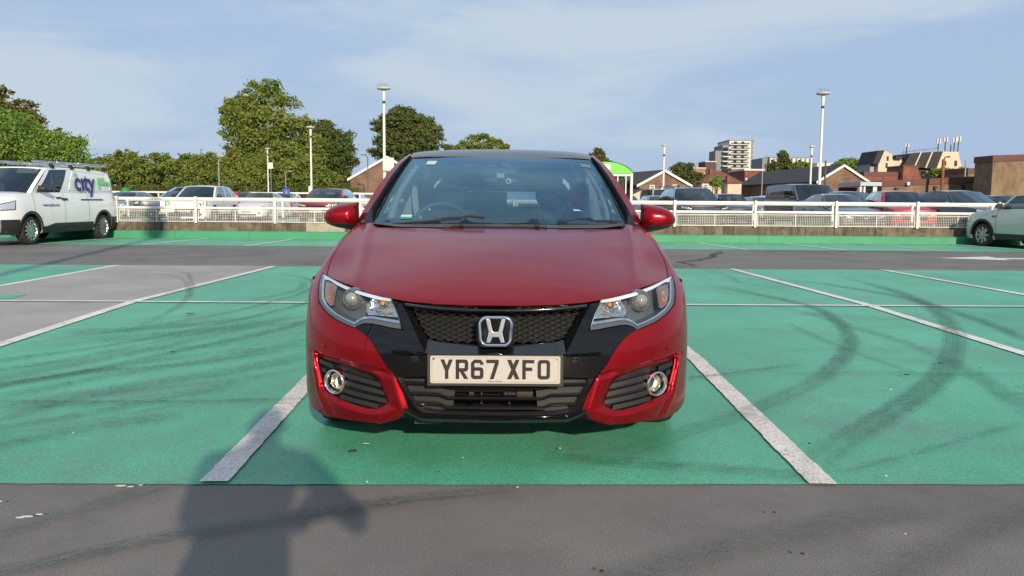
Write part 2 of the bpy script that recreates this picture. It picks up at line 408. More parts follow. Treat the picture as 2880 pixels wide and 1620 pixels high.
# ================================================================== setting
def sheet(name, poly, z, m, kind='structure', label=None, cat=None):
    mb = MB(); mb.add([(x, y, z) for x, y in poly], [tuple(range(len(poly)))])
    o = mb.build(name, m)
    me = o.data
    if me.polygons[0].normal.z < 0: me.flip_normals()
    return tag(o, label, cat, None, kind)
def groundmat(name, c1, c2, c3, rough, scale, fine, bump, streak=None, spk=(.58, 1.38)):
    m, t, b = newmat(name); N = t.nodes.new; K = t.links.new
    co = N('ShaderNodeTexCoord'); src = co.outputs['Object']
    n1 = N('ShaderNodeTexNoise'); n1.inputs['Scale'].default_value = scale; n1.inputs['Detail'].default_value = 6; n1.inputs['Roughness'].default_value = .62
    n2 = N('ShaderNodeTexNoise'); n2.inputs['Scale'].default_value = fine; n2.inputs['Detail'].default_value = 2
    K(src, n2.inputs[0])
    if streak:
        q = N('ShaderNodeMapping'); q.inputs['Scale'].default_value = (streak[0], streak[1], 1); q.inputs['Rotation'].default_value = (0, 0, streak[2]); K(src, q.inputs[0]); K(q.outputs[0], n1.inputs[0])
    else: K(src, n1.inputs[0])
    x = N('ShaderNodeMix'); x.data_type = 'RGBA'; x.inputs[6].default_value = (*c1, 1); x.inputs[7].default_value = (*c2, 1)
    r = N('ShaderNodeMapRange'); r.inputs[1].default_value = .3; r.inputs[2].default_value = .7; K(n1.outputs[0], r.inputs[0]); K(r.outputs[0], x.inputs[0])
    x2 = N('ShaderNodeMix'); x2.data_type = 'RGBA'; x2.inputs[7].default_value = (*c3, 1)
    n3 = N('ShaderNodeTexNoise'); n3.inputs['Scale'].default_value = scale * .35; n3.inputs['Detail'].default_value = 8; n3.inputs['Roughness'].default_value = .7; K(src, n3.inputs[0])
    r3 = N('ShaderNodeMapRange'); r3.inputs[1].default_value = .50; r3.inputs[2].default_value = .66; r3.inputs[4].default_value = .9; K(n3.outputs[0], r3.inputs[0]); K(r3.outputs[0], x2.inputs[0]); K(x.outputs[2], x2.inputs[6])
    x3 = N('ShaderNodeMix'); x3.data_type = 'RGBA'; x3.blend_type = 'MULTIPLY'; x3.inputs[0].default_value = 1
    r4 = N('ShaderNodeMapRange'); r4.inputs[1].default_value = .25; r4.inputs[2].default_value = .75; r4.inputs[3].default_value = spk[0]; r4.inputs[4].default_value = spk[1]; K(n2.outputs[0], r4.inputs[0])
    n5 = N('ShaderNodeTexNoise'); n5.inputs['Scale'].default_value = .45; n5.inputs['Detail'].default_value = 5; K(src, n5.inputs[0])
    r5 = N('ShaderNodeMapRange'); r5.inputs[1].default_value = .3; r5.inputs[2].default_value = .7; r5.inputs[3].default_value = .84; r5.inputs[4].default_value = 1.14; K(n5.outputs[0], r5.inputs[0])
    x5 = N('ShaderNodeMix'); x5.data_type = 'RGBA'; x5.blend_type = 'MULTIPLY'; x5.inputs[0].default_value = 1; K(x2.outputs[2], x5.inputs[6]); K(r5.outputs[0], x5.inputs[7])
    K(x5.outputs[2], x3.inputs[6]); K(r4.outputs[0], x3.inputs[7]); K(x3.outputs[2], b.inputs['Base Color'])
    bp = N('ShaderNodeBump'); bp.inputs['Strength'].default_value = bump; bp.inputs['Distance'].default_value = .004; K(n2.outputs[0], bp.inputs['Height']); K(bp.outputs[0], b.inputs['Normal'])
    b.inputs['Roughness'].default_value = rough; b.inputs['Specular IOR Level'].default_value = .5
    return m
G_ASPH = groundmat('deck_asphalt', (.148, .136, .124), (.195, .178, .162), (.104, .096, .089), .75, 1.1, 170, .55)
G_GREEN = groundmat('green_deck_paint', (.075, .370, .212), (.110, .445, .285), (.120, .300, .210), .5, 2.2, 150, .4, (1.0, .33, R(-32)))
G_CONC = groundmat('worn_grey_paint', (.33, .31, .29), (.39, .365, .335), (.28, .265, .25), .75, 1.4, 140, .35)
G_LINE = groundmat('white_line_paint', (.70, .67, .62), (.79, .765, .71), (.54, .51, .46), .65, 5, 110, .5)
def _worn():
    # the line paint has come off in small flecks
    t = G_LINE.node_tree; N = t.nodes.new; K = t.links.new; b = t.nodes['Principled BSDF']
    co = N('ShaderNodeTexCoord'); n = N('ShaderNodeTexNoise'); n.inputs['Scale'].default_value = 38; n.inputs['Detail'].default_value = 5; n.inputs['Roughness'].default_value = .7; K(co.outputs['Object'], n.inputs[0])
    n2 = N('ShaderNodeTexNoise'); n2.inputs['Scale'].default_value = 3; K(co.outputs['Object'], n2.inputs[0]); ad = N('ShaderNodeMath'); ad.operation = 'MULTIPLY_ADD'; ad.inputs[1].default_value = .35; K(n2.outputs[0], ad.inputs[0]); K(n.outputs[0], ad.inputs[2])
    r = N('ShaderNodeMapRange'); r.inputs[1].default_value = .80; r.inputs[2].default_value = .86; r.inputs[4].default_value = .8; K(ad.outputs[0], r.inputs[0])
    tr = N('ShaderNodeBsdfTransparent'); m = N('ShaderNodeMixShader'); K(r.outputs[0], m.inputs[0]); K(b.outputs[0], m.inputs[1]); K(tr.outputs[0], m.inputs[2]); K(m.outputs[0], t.nodes['Material Output'].inputs[0])
_worn()
G_LAND = groundmat('far_ground', (.05, .065, .03), (.08, .085, .05), (.10, .10, .09), .95, .05, 1.5, 0)

def terrain():
    mb = MB(); n = 48; rad = [0, 40, 90, 180, 400, 900, 2200]
    mb.v = [(0, 0, -5.2)] + [(r * math.cos(a * 2 * math.pi / n), r * math.sin(a * 2 * math.pi / n), -5.2) for r in rad[1:] for a in range(n)]
    mb.f = [(0, 1 + a, 1 + (a + 1) % n) for a in range(n)]
    for i in range(len(rad) - 2):
        for a in range(n):
            p, q = 1 + i * n + a, 1 + i * n + (a + 1) % n
            mb.f.append((p, p + n, q + n, q))
    mb.m = [0] * len(mb.f)
    tag(mb.build('ground', G_LAND), kind='structure')
terrain()
DX0, DX1, DY0, DY1 = -30, 46, -34, 54
dk = MB(); dk.box(((DX0 + DX1) / 2, (DY0 + DY1) / 2, -.25), (DX1 - DX0, DY1 - DY0, .5))
dk.box((-4, 73, -.25), (52, 38, .5))
tag(dk.build('car_park_deck', G_ASPH), kind='structure')
ky = lambda x: 23.3 - .035 * x          # line of the kerb wall
_rn = random.Random(3); _fe = [(-29.9 + .09 * k, 3.2 - .00066 * .09 * k + _rn.uniform(-.004, .004) + .006 * math.sin(k * .13)) for k in range(int(75.8 / .09) + 1)]
sheet('green_bay_paint', _fe + [(45.9, 3.15), (45.9, 13.72), (-29.9, 13.95)], .004, G_GREEN)
sheet('green_bay_paint', [(-29.9, 20.45), (34, 18.85), (34, ky(34) + .02), (-29.9, ky(-29.9) + .02)], .004, G_GREEN)
# the bare grey bays to the left
def rough_edge(poly, amp, step, seed):
    rnd = random.Random(seed); return [(x + rnd.uniform(-amp, amp), y + rnd.uniform(-amp, amp)) for x, y in dense(poly, step)]
sheet('grey_bay_paint', [(-6.15, 8.9), (-3.88, 8.9), (-3.66, 13.86), (-6.23, 13.87)], .008, G_CONC)
sheet('grey_bay_paint', [(-6.1, 3.21), (-3.6, 3.21), (-3.72, 6.2), (-3.88, 8.88), (-6.15, 8.88)], .008, G_CONC)
sheet('green_paint_patch', [(-6.05, 9.48), (-5.32, 9.50), (-5.27, 9.10), (-6.05, 9.09)], .012, G_GREEN)

def strip(name, pts, w, z, m, jit=.004, seed=1, step=.12, kind='structure', wtab=None):
    rnd = random.Random(seed); P = dense(pts, step, False); mb = MB()
    L, Rr = [], []
    for i, p in enumerate(P):
        a, b = P[max(0, i - 1)], P[min(len(P) - 1, i + 1)]
        dx, dy = b[0] - a[0], b[1] - a[1]; l = math.hypot(dx, dy) or 1
        nx, ny = -dy / l, dx / l
        h = w / 2 if wtab is None else w / 2 * wtab(i / max(1, len(P) - 1))
        L.append((p[0] + nx * (h + rnd.uniform(-jit, jit)), p[1] + ny * (h + rnd.uniform(-jit, jit)), z))
        Rr.append((p[0] - nx * (h + rnd.uniform(-jit, jit)), p[1] - ny * (h + rnd.uniform(-jit, jit)), z))
    n = len(P)
    mb.add(L + Rr, [(i, i + n, i + n + 1, i + 1) for i in range(n - 1)])
    # across-coordinate for materials that fade towards the edges
    o = mb.build(name, m)
    uv = o.data.uv_layers.new(name='UVMap')
    for lp in o.data.loops:
        k = lp.vertex_index; uv.data[lp.index].uv = ((k % n) / max(1, n - 1), 0 if k < n else 1)
    if o.data.polygons[0].normal.z < 0: o.data.flip_normals()
    return tag(o, kind=kind)
# bay lines of the near double row
bay_lines = [[(-1.10, 3.19), (-1.14, 5.06), (-1.2, 8.9), (-1.16, 13.76)], [(1.29, 3.17), (1.41, 5.8), (1.44, 8.9), (1.40, 13.76)],
             [(-3.58, 3.2), (-3.72, 6.26), (-3.88, 8.9), (-3.66, 13.76)], [(3.80, 3.17), (3.92, 6.05), (4.05, 8.91), (3.91, 13.8)],
             [(-6.08, 3.2), (-6.15, 8.9), (-6.23, 13.83)], [(6.3, 3.17), (6.5, 8.9), (6.44, 13.8)],
             [(-8.6, 3.2), (-8.7, 13.85)], [(8.8, 3.17), (8.95, 13.76)], [(-11.1, 3.2), (-11.2, 13.85)], [(11.2, 3.17), (11.4, 13.76)], [(-13.6, 3.2), (-13.7, 13.85)], [(13.7, 3.17), (13.9, 13.7)]]
for i, b in enumerate(bay_lines): strip('bay_line', b, .110, .012, G_LINE, .0035, i, .05)
strip('bay_line', [(-29.9, 8.99), (-6, 8.93), (0, 8.89), (6, 8.88), (45.9, 8.77)], .085, .016, G_LINE, .004, 77, .3)
far_l = [((-10.88, 20.09), (-10.46, 23.62)), ((-8.34, 19.9), (-8.0, 23.4)), ((-5.87, 19.67), (-5.64, 23.2)), ((-3.4, 19.6), (-3.3, 23.2)), ((-.9, 19.6), (-.9, 23.2)), ((1.5, 19.6), (1.4, 23.1)), ((3.6, 19.5), (3.4, 23.0)),
         ((5.87, 19.51), (5.49, 22.7)), ((8.2, 19.47), (7.84, 22.9)), ((10.55, 19.44), (10.11, 22.9)), ((12.95, 19.4), (12.5, 22.8)), ((15.4, 19.35), (14.9, 22.7)), ((-13.4, 20.2), (-13, 23.7))]
for i, (a, b) in enumerate(far_l): strip('bay_line', [a, b], .10, .012, G_LINE, .005, 100 + i, .3)
sheet('lane_arrow', [(9.10, 16.98), (10.45, 17.55), (10.35, 17.08), (13.0, 17.05), (13.0, 16.72), (10.3, 16.74), (10.2, 16.35)], .006, G_LINE)

def markmat(name, col, strength, scale, stretch=(1, 1, 1)):
    m, t, b = newmat(name); N = t.nodes.new; K = t.links.new
    sset(b, Base_Color=col, Roughness=.7)
    co = N('ShaderNodeTexCoord'); n = N('ShaderNodeTexNoise'); n.inputs['Scale'].default_value = scale; n.inputs['Detail'].default_value = 5; n.inputs['Roughness'].default_value = .7
    K(co.outputs['Object'], n.inputs[0])
    sp = N('ShaderNodeSeparateXYZ'); K(co.outputs['UV'], sp.inputs[0])
    # fade across: 1-(2v-1)^2
    a = N('ShaderNodeMath'); a.operation = 'MULTIPLY_ADD'; a.inputs[1].default_value = 2; a.inputs[2].default_value = -1; K(sp.outputs[1], a.inputs[0])
    s2 = N('ShaderNodeMath'); s2.operation = 'POWER'; s2.inputs[1].default_value = 4; ab = N('ShaderNodeMath'); ab.operation = 'ABSOLUTE'; K(a.outputs[0], ab.inputs[0]); K(ab.outputs[0], s2.inputs[0])
    iv = N('ShaderNodeMath'); iv.operation = 'SUBTRACT'; iv.inputs[0].default_value = 1; K(s2.outputs[0], iv.inputs[1])
    # fade at both ends
    e1 = N('ShaderNodeMath'); e1.operation = 'PINGPONG'; e1.inputs[1].default_value = .5; K(sp.outputs[0], e1.inputs[0])
    e2 = N('ShaderNodeMapRange'); e2.inputs[2].default_value = .22; K(e1.outputs[0], e2.inputs[0])
    w1 = N('ShaderNodeTexNoise'); w1.inputs['Scale'].default_value = 1.0; mq = N('ShaderNodeMapping'); mq.inputs['Scale'].default_value = (1.5, 14, 1); K(co.outputs['UV'], mq.inputs[0]); K(mq.outputs[0], w1.inputs[0])
    w2 = N('ShaderNodeMapRange'); w2.inputs[1].default_value = .35; w2.inputs[2].default_value = .62; w2.inputs[3].default_value = .25; K(w1.outputs[0], w2.inputs[0])
    r = N('ShaderNodeMapRange'); r.inputs[1].default_value = .36; r.inputs[2].default_value = .64; r.inputs[4].default_value = strength; K(n.outputs[0], r.inputs[0])
    src = r.outputs[0]
    for q in (iv, e2, w2):
        x = N('ShaderNodeMath'); x.operation = 'MULTIPLY'; K(src, x.inputs[0]); K(q.outputs[0], x.inputs[1]); src = x.outputs[0]
    tr = N('ShaderNodeBsdfTransparent'); mxs = N('ShaderNodeMixShader'); K(src, mxs.inputs[0]); K(tr.outputs[0], mxs.inputs[1]); K(b.outputs[0], mxs.inputs[2]); K(mxs.outputs[0], t.nodes['Material Output'].inputs[0])
    return m
MK1 = markmat('tyre_mark_dark', (.045, .070, .060), .80, 40)
MK2 = markmat('tyre_mark_pale', (.05, .095, .075), .5, 30)
MK3 = markmat('tar_crack', (.012, .012, .012), 1.6, 60)
def sm(p): return soften(p, 3)
marks = [  # points, width, material
    ([(5.21, 12.82), (5.14, 11.24), (4.98, 9.9), (4.59, 8.52), (4.11, 7.36), (3.6, 6.38), (3.05, 5.5), (2.6, 4.88), (2.21, 4.42), (1.81, 3.97), (1.48, 3.61), (1.3, 3.3)], .20, MK1),
    ([(2.8, 11.4), (3.2, 9.9), (3.42, 8.78), (3.21, 7.68), (2.91, 6.72), (2.56, 5.97), (2.21, 5.36), (1.85, 4.87), (1.44, 4.41), (1.15, 4.11), (.8, 3.78), (.4, 3.4)], .17, MK2),
    ([(2.8, 11.2), (3.2, 9.7), (3.40, 8.6), (3.17, 7.5), (2.85, 6.5), (2.45, 5.8), (2.0, 5.1)], .14, MK2),
    ([(4.06, 11.98), (4.45, 11.46), (4.69, 10.51), (4.84, 9.6), (4.76, 8.83), (4.61, 7.72), (4.37, 6.76), (4.2, 6.1)], .15, MK1),
    ([(3.02, 8.76), (3.19, 7.92), (3.18, 7.28), (3.26, 6.92), (3.25, 6.13), (3.15, 5.44), (3.03, 4.94), (2.87, 4.39), (2.7, 3.9)], .17, MK2),
    ([(1.1, 5.08), (1.46, 5.24), (2.07, 5.58)], .06, MK1), ([(2.67, 7.54), (2.64, 6.36), (2.74, 5.26)], .07, MK2),
    ([(1.39, 3.28), (1.82, 3.53), (2.21, 3.79), (2.67, 4.08)], .06, MK2), ([(.2, 3.5), (.9, 3.35), (1.3, 3.25)], .16, MK2),
    ([(-3.75, 5.2), (-3.35, 5.62), (-2.99, 6.07), (-2.67, 6.64), (-2.36, 7.54), (-2.13, 8.42), (-2.0, 8.98), (-1.9, 9.8)], .085, MK1),
    ([(-3.0, 4.75), (-2.9, 4.85), (-2.56, 5.36), (-2.27, 6.09), (-1.85, 6.91), (-1.65, 7.9)], .13, MK1),
    ([(-3.2, 4.8), (-2.66, 5.74), (-2.3, 6.71), (-1.9, 8.0)], .20, MK2), ([(-3.3, 5.0), (-2.8, 5.9), (-2.45, 6.8), (-2.1, 7.8)], .10, MK2),
    ([(-3.7, 6.1), (-3.16, 6.84), (-2.8, 7.52), (-2.5, 8.4), (-2.23, 10.02), (-2.47, 11.42), (-3.11, 12.34), (-4.02, 12.93)], .07, MK1),
    ([(-2.0, 9.6), (-1.75, 10.8), (-1.9, 12.0), (-2.5, 12.9)], .12, MK2), ([(-2.7, 9.0), (-2.35, 10.2), (-2.6, 11.2)], .12, MK2),
    ([(-2.8, 4.5), (-2.4, 5.17), (-1.95, 5.67), (-1.45, 6.5)], .18, MK2), ([(-2.6, 4.2), (-2.2, 4.8), (-1.75, 5.2), (-1.3, 5.9)], .26, MK2),
    ([(-6.12, 12.56), (-5.05, 12.64), (-4.6, 12.5), (-4.2, 11.5), (-3.6, 9.96), (-3.16, 8.19), (-3.03, 6.57)], .09, MK2),
    ([(-6.1, 12.2), (-5.0, 12.3), (-4.45, 11.8), (-3.9, 10.6), (-3.4, 9.2)], .07, MK2),
    ([(-2.8, 4.46), (-2.18, 4.45), (-1.7, 4.47), (-1.05, 4.53)], .07, MK1), ([(-2.5, 3.95), (-2.27, 4.64), (-1.76, 4.88), (-1.2, 5.4)], .10, MK2),
    ([(-2.4, 3.4), (-2.0, 3.93), (-1.6, 4.2)], .20, MK2), ([(-2.6, 3.7), (-2.1, 4.2), (-1.5, 4.9)], .14, MK2),
    ([(-1.8, 2.4), (-1.5, 2.82), (-1.41, 2.97), (-1.2, 3.2)], .13, MK2), ([(-1.7, 2.2), (-1.25, 2.5), (-1.03, 2.66), (-.81, 2.77), (-.40, 2.95), (.1, 3.1)], .12, MK1),
    ([(.2, 2.2), (.8, 2.6), (1.6, 2.9)], .2, MK2), ([(.9, 2.1), (1.5, 2.6), (2.2, 3.0)], .16, MK2)]
_rk = random.Random(12)
for k in range(26):
    x0, y0 = _rk.uniform(-3.8, -1.9), _rk.uniform(3.5, 7.2); l = _rk.uniform(.6, 2.0); q = _rk.uniform(.25, .75); c_ = _rk.uniform(.1, .5)
    marks.append(([(x0, y0), (x0 + l * .5, y0 + l * .5 * q), (x0 + l, y0 + l * (q + c_))], _rk.uniform(.025, .09), MK1 if k % 2 else MK2))
for k in range(12):
    x0, y0 = _rk.uniform(1.6, 4.5), _rk.uniform(3.5, 9); l = _rk.uniform(.5, 1.6); q = _rk.uniform(-.5, .4)
    marks.append(([(x0, y0), (x0 + l * .5, y0 + l * .5 * q), (x0 + l, y0 + l * (q - .2))], _rk.uniform(.03, .12), MK2))
for i, (p, w, m) in enumerate(marks): strip('tyre_mark', sm(p), w, .0172 + .0001 * i, m, .01, 200 + i, .1)
strip('tar_seam', [(3.37, 14.0), (3.47, 14.9), (3.38, 15.4), (3.81, 15.82), (4.38, 16.82), (4.6, 17.72), (5.01, 18.5), (5.1, 19.4)], .17, .006, MK3, .05, 5, .1)
strip('tar_seam', [(3.37, 14.1), (3.49, 12.4), (3.34, 11.4), (3.5, 11.1), (3.86, 11.4)], .12, .0236, MK2, .05, 6, .1)
# flakes, gum and leaves lying about: small real chips
MCHIP = mat('leaf_litter', (.035, .03, .02), .8); MFLK = mat('paint_flake', (.62, .6, .55), .8)
def chips():
    rnd = random.Random(9); a, b = MB(), MB()
    for i in range(150):
        x, y = rnd.uniform(-5, 5.5), 2.2 + 9 * rnd.random() ** 2; s_ = rnd.uniform(.003, .009); r = rnd.uniform(0, 6.28); k = rnd.randint(4, 6)
        (a if i % 2 else b).prism([(x + s_ * rnd.uniform(.6, 1.2) * math.cos(r + 6.283 * q / k), y + s_ * 1.3 * math.sin(r + 6.283 * q / k)) for q in range(k)], .0242, .0262)
    for (x, y, s_) in [(-.62, 3.55, .018), (2.62, 5.2, .022), (3.05, 5.6, .02), (3.2, 4.9, .02), (-2.3, 5.9, .02), (-2.9, 7.9, .04)]:
        a.prism([(x + s_ * math.cos(q), y + .7 * s_ * math.sin(q * 1.0 + .4)) for q in (0, .9, 1.9, 3, 4, 5.2)], .0242, .0275)
    for (x, y, s_) in [(-1.42, 3.1, .02), (-1.38, 3.09, .012), (-1.35, 3.11, .008), (-1.62, 2.78, .014), (-1.60, 2.79, .02), (-1.57, 2.81, .012), (-.58, 3.66, .014)]:
        b.prism([(x + s_ * math.cos(q), y + .35 * s_ * math.sin(q)) for q in (0, .8, 1.7, 2.6, 3.4, 4.4, 5.4)], .0242, .0256)
    tag(a.build('leaf_litter', MCHIP), kind='stuff'); tag(b.build('paint_flakes', MFLK), kind='stuff')
chips()

# ------------------------------------------------------------------ parapet and railings
def stainmat(name, c1, c2, c3, scale=3.0, vert=8.0):
    m, t, b = newmat(name); N = t.nodes.new; K = t.links.new
    co = N('ShaderNodeTexCoord'); q = N('ShaderNodeMapping'); q.inputs['Scale'].default_value = (vert, 1, .8); K(co.outputs['Object'], q.inputs[0])
    n1 = N('ShaderNodeTexNoise'); n1.inputs['Scale'].default_value = 1.2; n1.inputs['Detail'].default_value = 5; K(q.outputs[0], n1.inputs[0])
    n2 = N('ShaderNodeTexNoise'); n2.inputs['Scale'].default_value = scale; n2.inputs['Detail'].default_value = 6; n2.inputs['Roughness'].default_value = .65; K(co.outputs['Object'], n2.inputs[0])
    x = N('ShaderNodeMix'); x.data_type = 'RGBA'; x.inputs[6].default_value = (*c1, 1); x.inputs[7].default_value = (*c2, 1)
    r = N('ShaderNodeMapRange'); r.inputs[1].default_value = .35; r.inputs[2].default_value = .65; K(n1.outputs[0], r.inputs[0]); K(r.outputs[0], x.inputs[0])
    y = N('ShaderNodeMix'); y.data_type = 'RGBA'; y.inputs[7].default_value = (*c3, 1); K(x.outputs[2], y.inputs[6])
    r2 = N('ShaderNodeMapRange'); r2.inputs[1].default_value = .48; r2.inputs[2].default_value = .68; K(n2.outputs[0], r2.inputs[0]); K(r2.outputs[0], y.inputs[0]); K(y.outputs[2], b.inputs['Base Color'])
    b.inputs['Roughness'].default_value = .85
    return m
M_CONC = stainmat('stained_concrete', (.13, .10, .07), (.055, .042, .032), (.19, .15, .10))
M_CONC2 = stainmat('clean_concrete', (.34, .29, .22), (.26, .22, .17), (.38, .33, .25))
M_KERB = groundmat('green_kerb_paint', (.036, .235, .118), (.045, .275, .14), (.04, .20, .11), .6, 1.3, 25, .1, None, (.93, 1.07))
for x0, x1, y0, y1 in ((-28, -17, 33, 40), (-12, -6, 31, 37), (-4, 8, 30, 36), (9, 20, 31, 38), (22, 32, 30, 36), (-20, -8, 44, 48)):
    sheet('green_bay_paint', [(x0, y0), (x1, y0), (x1, y1), (x0, y1)], .004, G_GREEN)
for x0 in range(-28, 34, 3): strip('bay_line', [(x0, 31), (x0, 36)], .10, .008, G_LINE, .004, 300 + x0, .5)
par = thing('parapet_wall', 'low stained concrete wall with a bright green painted foot across the deck', 'wall', (0, 23.3, 0), math.atan(-.035))
edges = [-29.9, -27, -20.4, -14.2, -9.4, -5.35, -4.25, 1.1, 6.3, 8.55, 9.35, 14.2, 20.2, 27, 34]
for i, (a, b) in enumerate(zip(edges, edges[1:])):
    w = MB(); w.box(((a + b) / 2, .19, .225), (b - a - .018, .28, .45))
    w.build('concrete_panel', M_CONC2 if i == 5 else M_CONC, par)
kx = [-29.9, -25, -17, -9.0, -6.9, 1.8, 7.25, 16, 25, 34]
for a, b in zip(kx, kx[1:]):
    w = MB(); w.prism([(0, 0), (.0, .185), (.03, .212), (.12, .212), (.12, 0)], a + .004, b - .004, 0, Matrix(((0, 0, 1, 0), (1, 0, 0, -.07), (0, 1, 0, 0), (0, 0, 0, 1))))
    w.build('green_kerb', M_KERB, par, fix=True)
jt = MB(); jt.box((2, .2, .22), (63, .2, .40)); jt.build('joint_filler', mat('joint_filler', (.32, .28, .22), .9), par)

def mesh_panel_mb(w, z0, z1):
    mb = MB(); e = .018
    for x in (-w / 2 + e / 2, w / 2 - e / 2): mb.box((x, 0, (z0 + z1) / 2), (e, .02, z1 - z0))
    for z in (z0 + e / 2, z1 - e / 2): mb.box((0, 0, z), (w - 2 * e, .02, e))
    mb.box((0, -.004, (z0 + z1) / 2), (.022, .02, z1 - z0 - 2 * e + .05))
    n = int(w / .047)
    for i in range(1, n): mb.box((-w / 2 + w * i / n, .007, (z0 + z1) / 2), (.0065, .0055, z1 - z0 - 2 * e))
    for j in range(1, 7): mb.box((0, .012, z0 + (z1 - z0) * j / 7), (w - 2 * e, .004, .0055))
    return mb
def railing(name, label, y0, posts, slope, zt, mesh, pw, th_=.085):
    r = thing(name, label, 'railing', (0, y0, 0), math.atan(slope))
    c = math.cos(math.atan(slope)); X = [p / c for p in posts]
    pm = MB(); pm.box((0, 0, (zt + .40) / 2 + .03), (pw, .06, zt - .40))
    p0 = pm.build('post', M_WHITEPAINT, r); first = True
    for x in X:
        o = p0 if first else link(p0.copy(), r)
        o.location = (x, -.075, 0); first = False
    tr = MB(); tr.prism(rounded(.08, th_, .02), X[0] - 1.2, X[-1] + 1.2, 0, Matrix(((0, 0, 1, 0), (1, 0, 0, 0), (0, 1, 0, zt - .035), (0, 0, 0, 1))))
    tr.build('top_rail', M_WHITEPAINT, r, 40, fix=True)
    tr = MB(); tr.prism(rounded(.06, th_ * .85, .02), X[0] - 1.2, X[-1] + 1.2, 0, Matrix(((0, 0, 1, 0), (1, 0, 0, 0), (0, 1, 0, .845), (0, 0, 0, 1))))
    tr.build('middle_rail', M_WHITEPAINT, r, 40, fix=True)
    if mesh:
        W = X[1] - X[0]; mp_ = None
        for a, b in zip(X, X[1:]):
            if mp_ is None: o = mp_ = tag(mesh_panel_mb(W - pw - .05, .462, .785).build('mesh_panel', M_WHITEPAINT, r), kind=None)
            else: o = link(mp_.copy(), r)
            o.location = ((a + b) / 2, -.06, 0)
    return r
posts1 = [-10.63 + 2.222 * i for i in range(-8, 20)]
posts2 = [-11.05 + 2.33 * i for i in range(-8, 19)]
railing('railing', 'white railing with square mesh panels on top of the parapet wall, nearer of two', 23.38, posts1, -.035, 1.135, True, .065)
railing('railing', 'plain white railing just behind the mesh panelled one', 25.05, posts2, -.035, 1.085, False, .055, .05)

# ================================================================== the red hatchback
M_RED = carpaint('red_metallic_paint', (.345, .008, .015), .76, rough=.28)
def _pearl():
    # deep red base with a finely sparkling clear-coated finish
    t = M_RED.node_tree; b = t.nodes['Principled BSDF']; N = t.nodes.new; K = t.links.new
    co = N('ShaderNodeTexCoord'); v = N('ShaderNodeTexNoise'); v.inputs['Scale'].default_value = 900; v.inputs['Detail'].default_value = 1
    K(co.outputs['Object'], v.inputs[0]); r = N('ShaderNodeMapRange'); r.inputs[1].default_value = .3; r.inputs[2].default_value = .7; r.inputs[3].default_value = .22; r.inputs[4].default_value = .34
    K(v.outputs[0], r.inputs[0]); K(r.outputs[0], b.inputs['Roughness'])
    n = N('ShaderNodeTexNoise'); n.inputs['Scale'].default_value = 3.2; n.inputs['Detail'].default_value = 7; n.inputs['Roughness'].default_value = .65; K(co.outputs['Object'], n.inputs[0])
    r2 = N('ShaderNodeMapRange'); r2.inputs[1].default_value = .40; r2.inputs[2].default_value = .72; r2.inputs[3].default_value = .012; r2.inputs[4].default_value = .09; K(n.outputs[0], r2.inputs[0]); K(r2.outputs[0], b.inputs['Coat Roughness'])
    d = N('ShaderNodeTexNoise'); d.inputs['Scale'].default_value = 260; d.inputs['Detail'].default_value = 2; K(co.outputs['Object'], d.inputs[0])
    r3 = N('ShaderNodeMapRange'); r3.inputs[1].default_value = .70; r3.inputs[2].default_value = .76; r3.inputs[4].default_value = .4; K(d.outputs[0], r3.inputs[0])      # road dust specks
    x = N('ShaderNodeMix'); x.data_type = 'RGBA'; x.inputs[6].default_value = b.inputs['Base Color'].default_value; x.inputs[7].default_value = (.30, .22, .20, 1); K(r3.outputs[0], x.inputs[0]); K(x.outputs[2], b.inputs['Base Color'])
    b.inputs['Specular IOR Level'].default_value = .05; b.inputs['Coat Weight'].default_value = .38; b.inputs['Coat IOR'].default_value = 1.45
_pearl()
M_MASK = mat('mask_black', (.003, .003, .0035), .03)
M_BEZEL = mat('satin_black_trim', (.010, .010, .011), .3, coat=.4, crough=.1)
M_GREYTRIM = mat('grey_black_plastic', (.022, .021, .020), .5, bump=.1, bscale=400)
M_SEAT = mat('dark_cloth', (.028, .028, .030), .9, var=.2, vscale=30)
M_TRIM = mat('pale_headlining', (.30, .31, .30), .9)
M_LAMPGREY = mat('lamp_dark_grey', (.075, .082, .092), .3)
M_DRL = mat('daylight_strip', (.62, .68, .78), .25, coat=1)
M_REFL = mat('faceted_reflector', (.80, .78, .72), .08, 1, bump=.9, bscale=55)
M_FOGREFL = mat('fog_reflector', (.85, .80, .62), .14, 1, bump=1.0, bscale=70)
M_IND = mat('indicator_reflector', (.75, .52, .40), .18, 1, bump=1.0, bscale=90, col2=(.8, .30, .10), vscale=22)

car = thing('parked_car', 'dark red hatchback parked nose towards us in the middle bay, black grille, white plate', 'car', (-.0029, 3.2965, 0), -R(.707))
def th(x): return math.asin(max(-1, min(1, x / HW))) * .62
def unth(u): return HW * math.sin(u / .62)
def FP(poly): return [(th(x), z) for x, z in poly]
def on_F(off=0.0):
    return lambda u, z: (unth(u), F(unth(u), z) + off, z)
def both(name, poly, mat_, off=0.0, res=.02, holes=(), lines=(), rim=(0, .018, 0), offs=None, parent=None, smooth=50):
    out = []
    for sx in (-1, 1):
        f = on_F(off) if offs is None else (lambda u, z: (unth(u), F(unth(u), z) + offs(unth(u), z), z))
        out.append(panel(name, FP(poly), f, mat_, parent or car, [FP(h) for h in holes], [FP(l) for l in lines], res, rim, sx=sx, smooth=smooth))
    return out
lamp = TR['lamp']
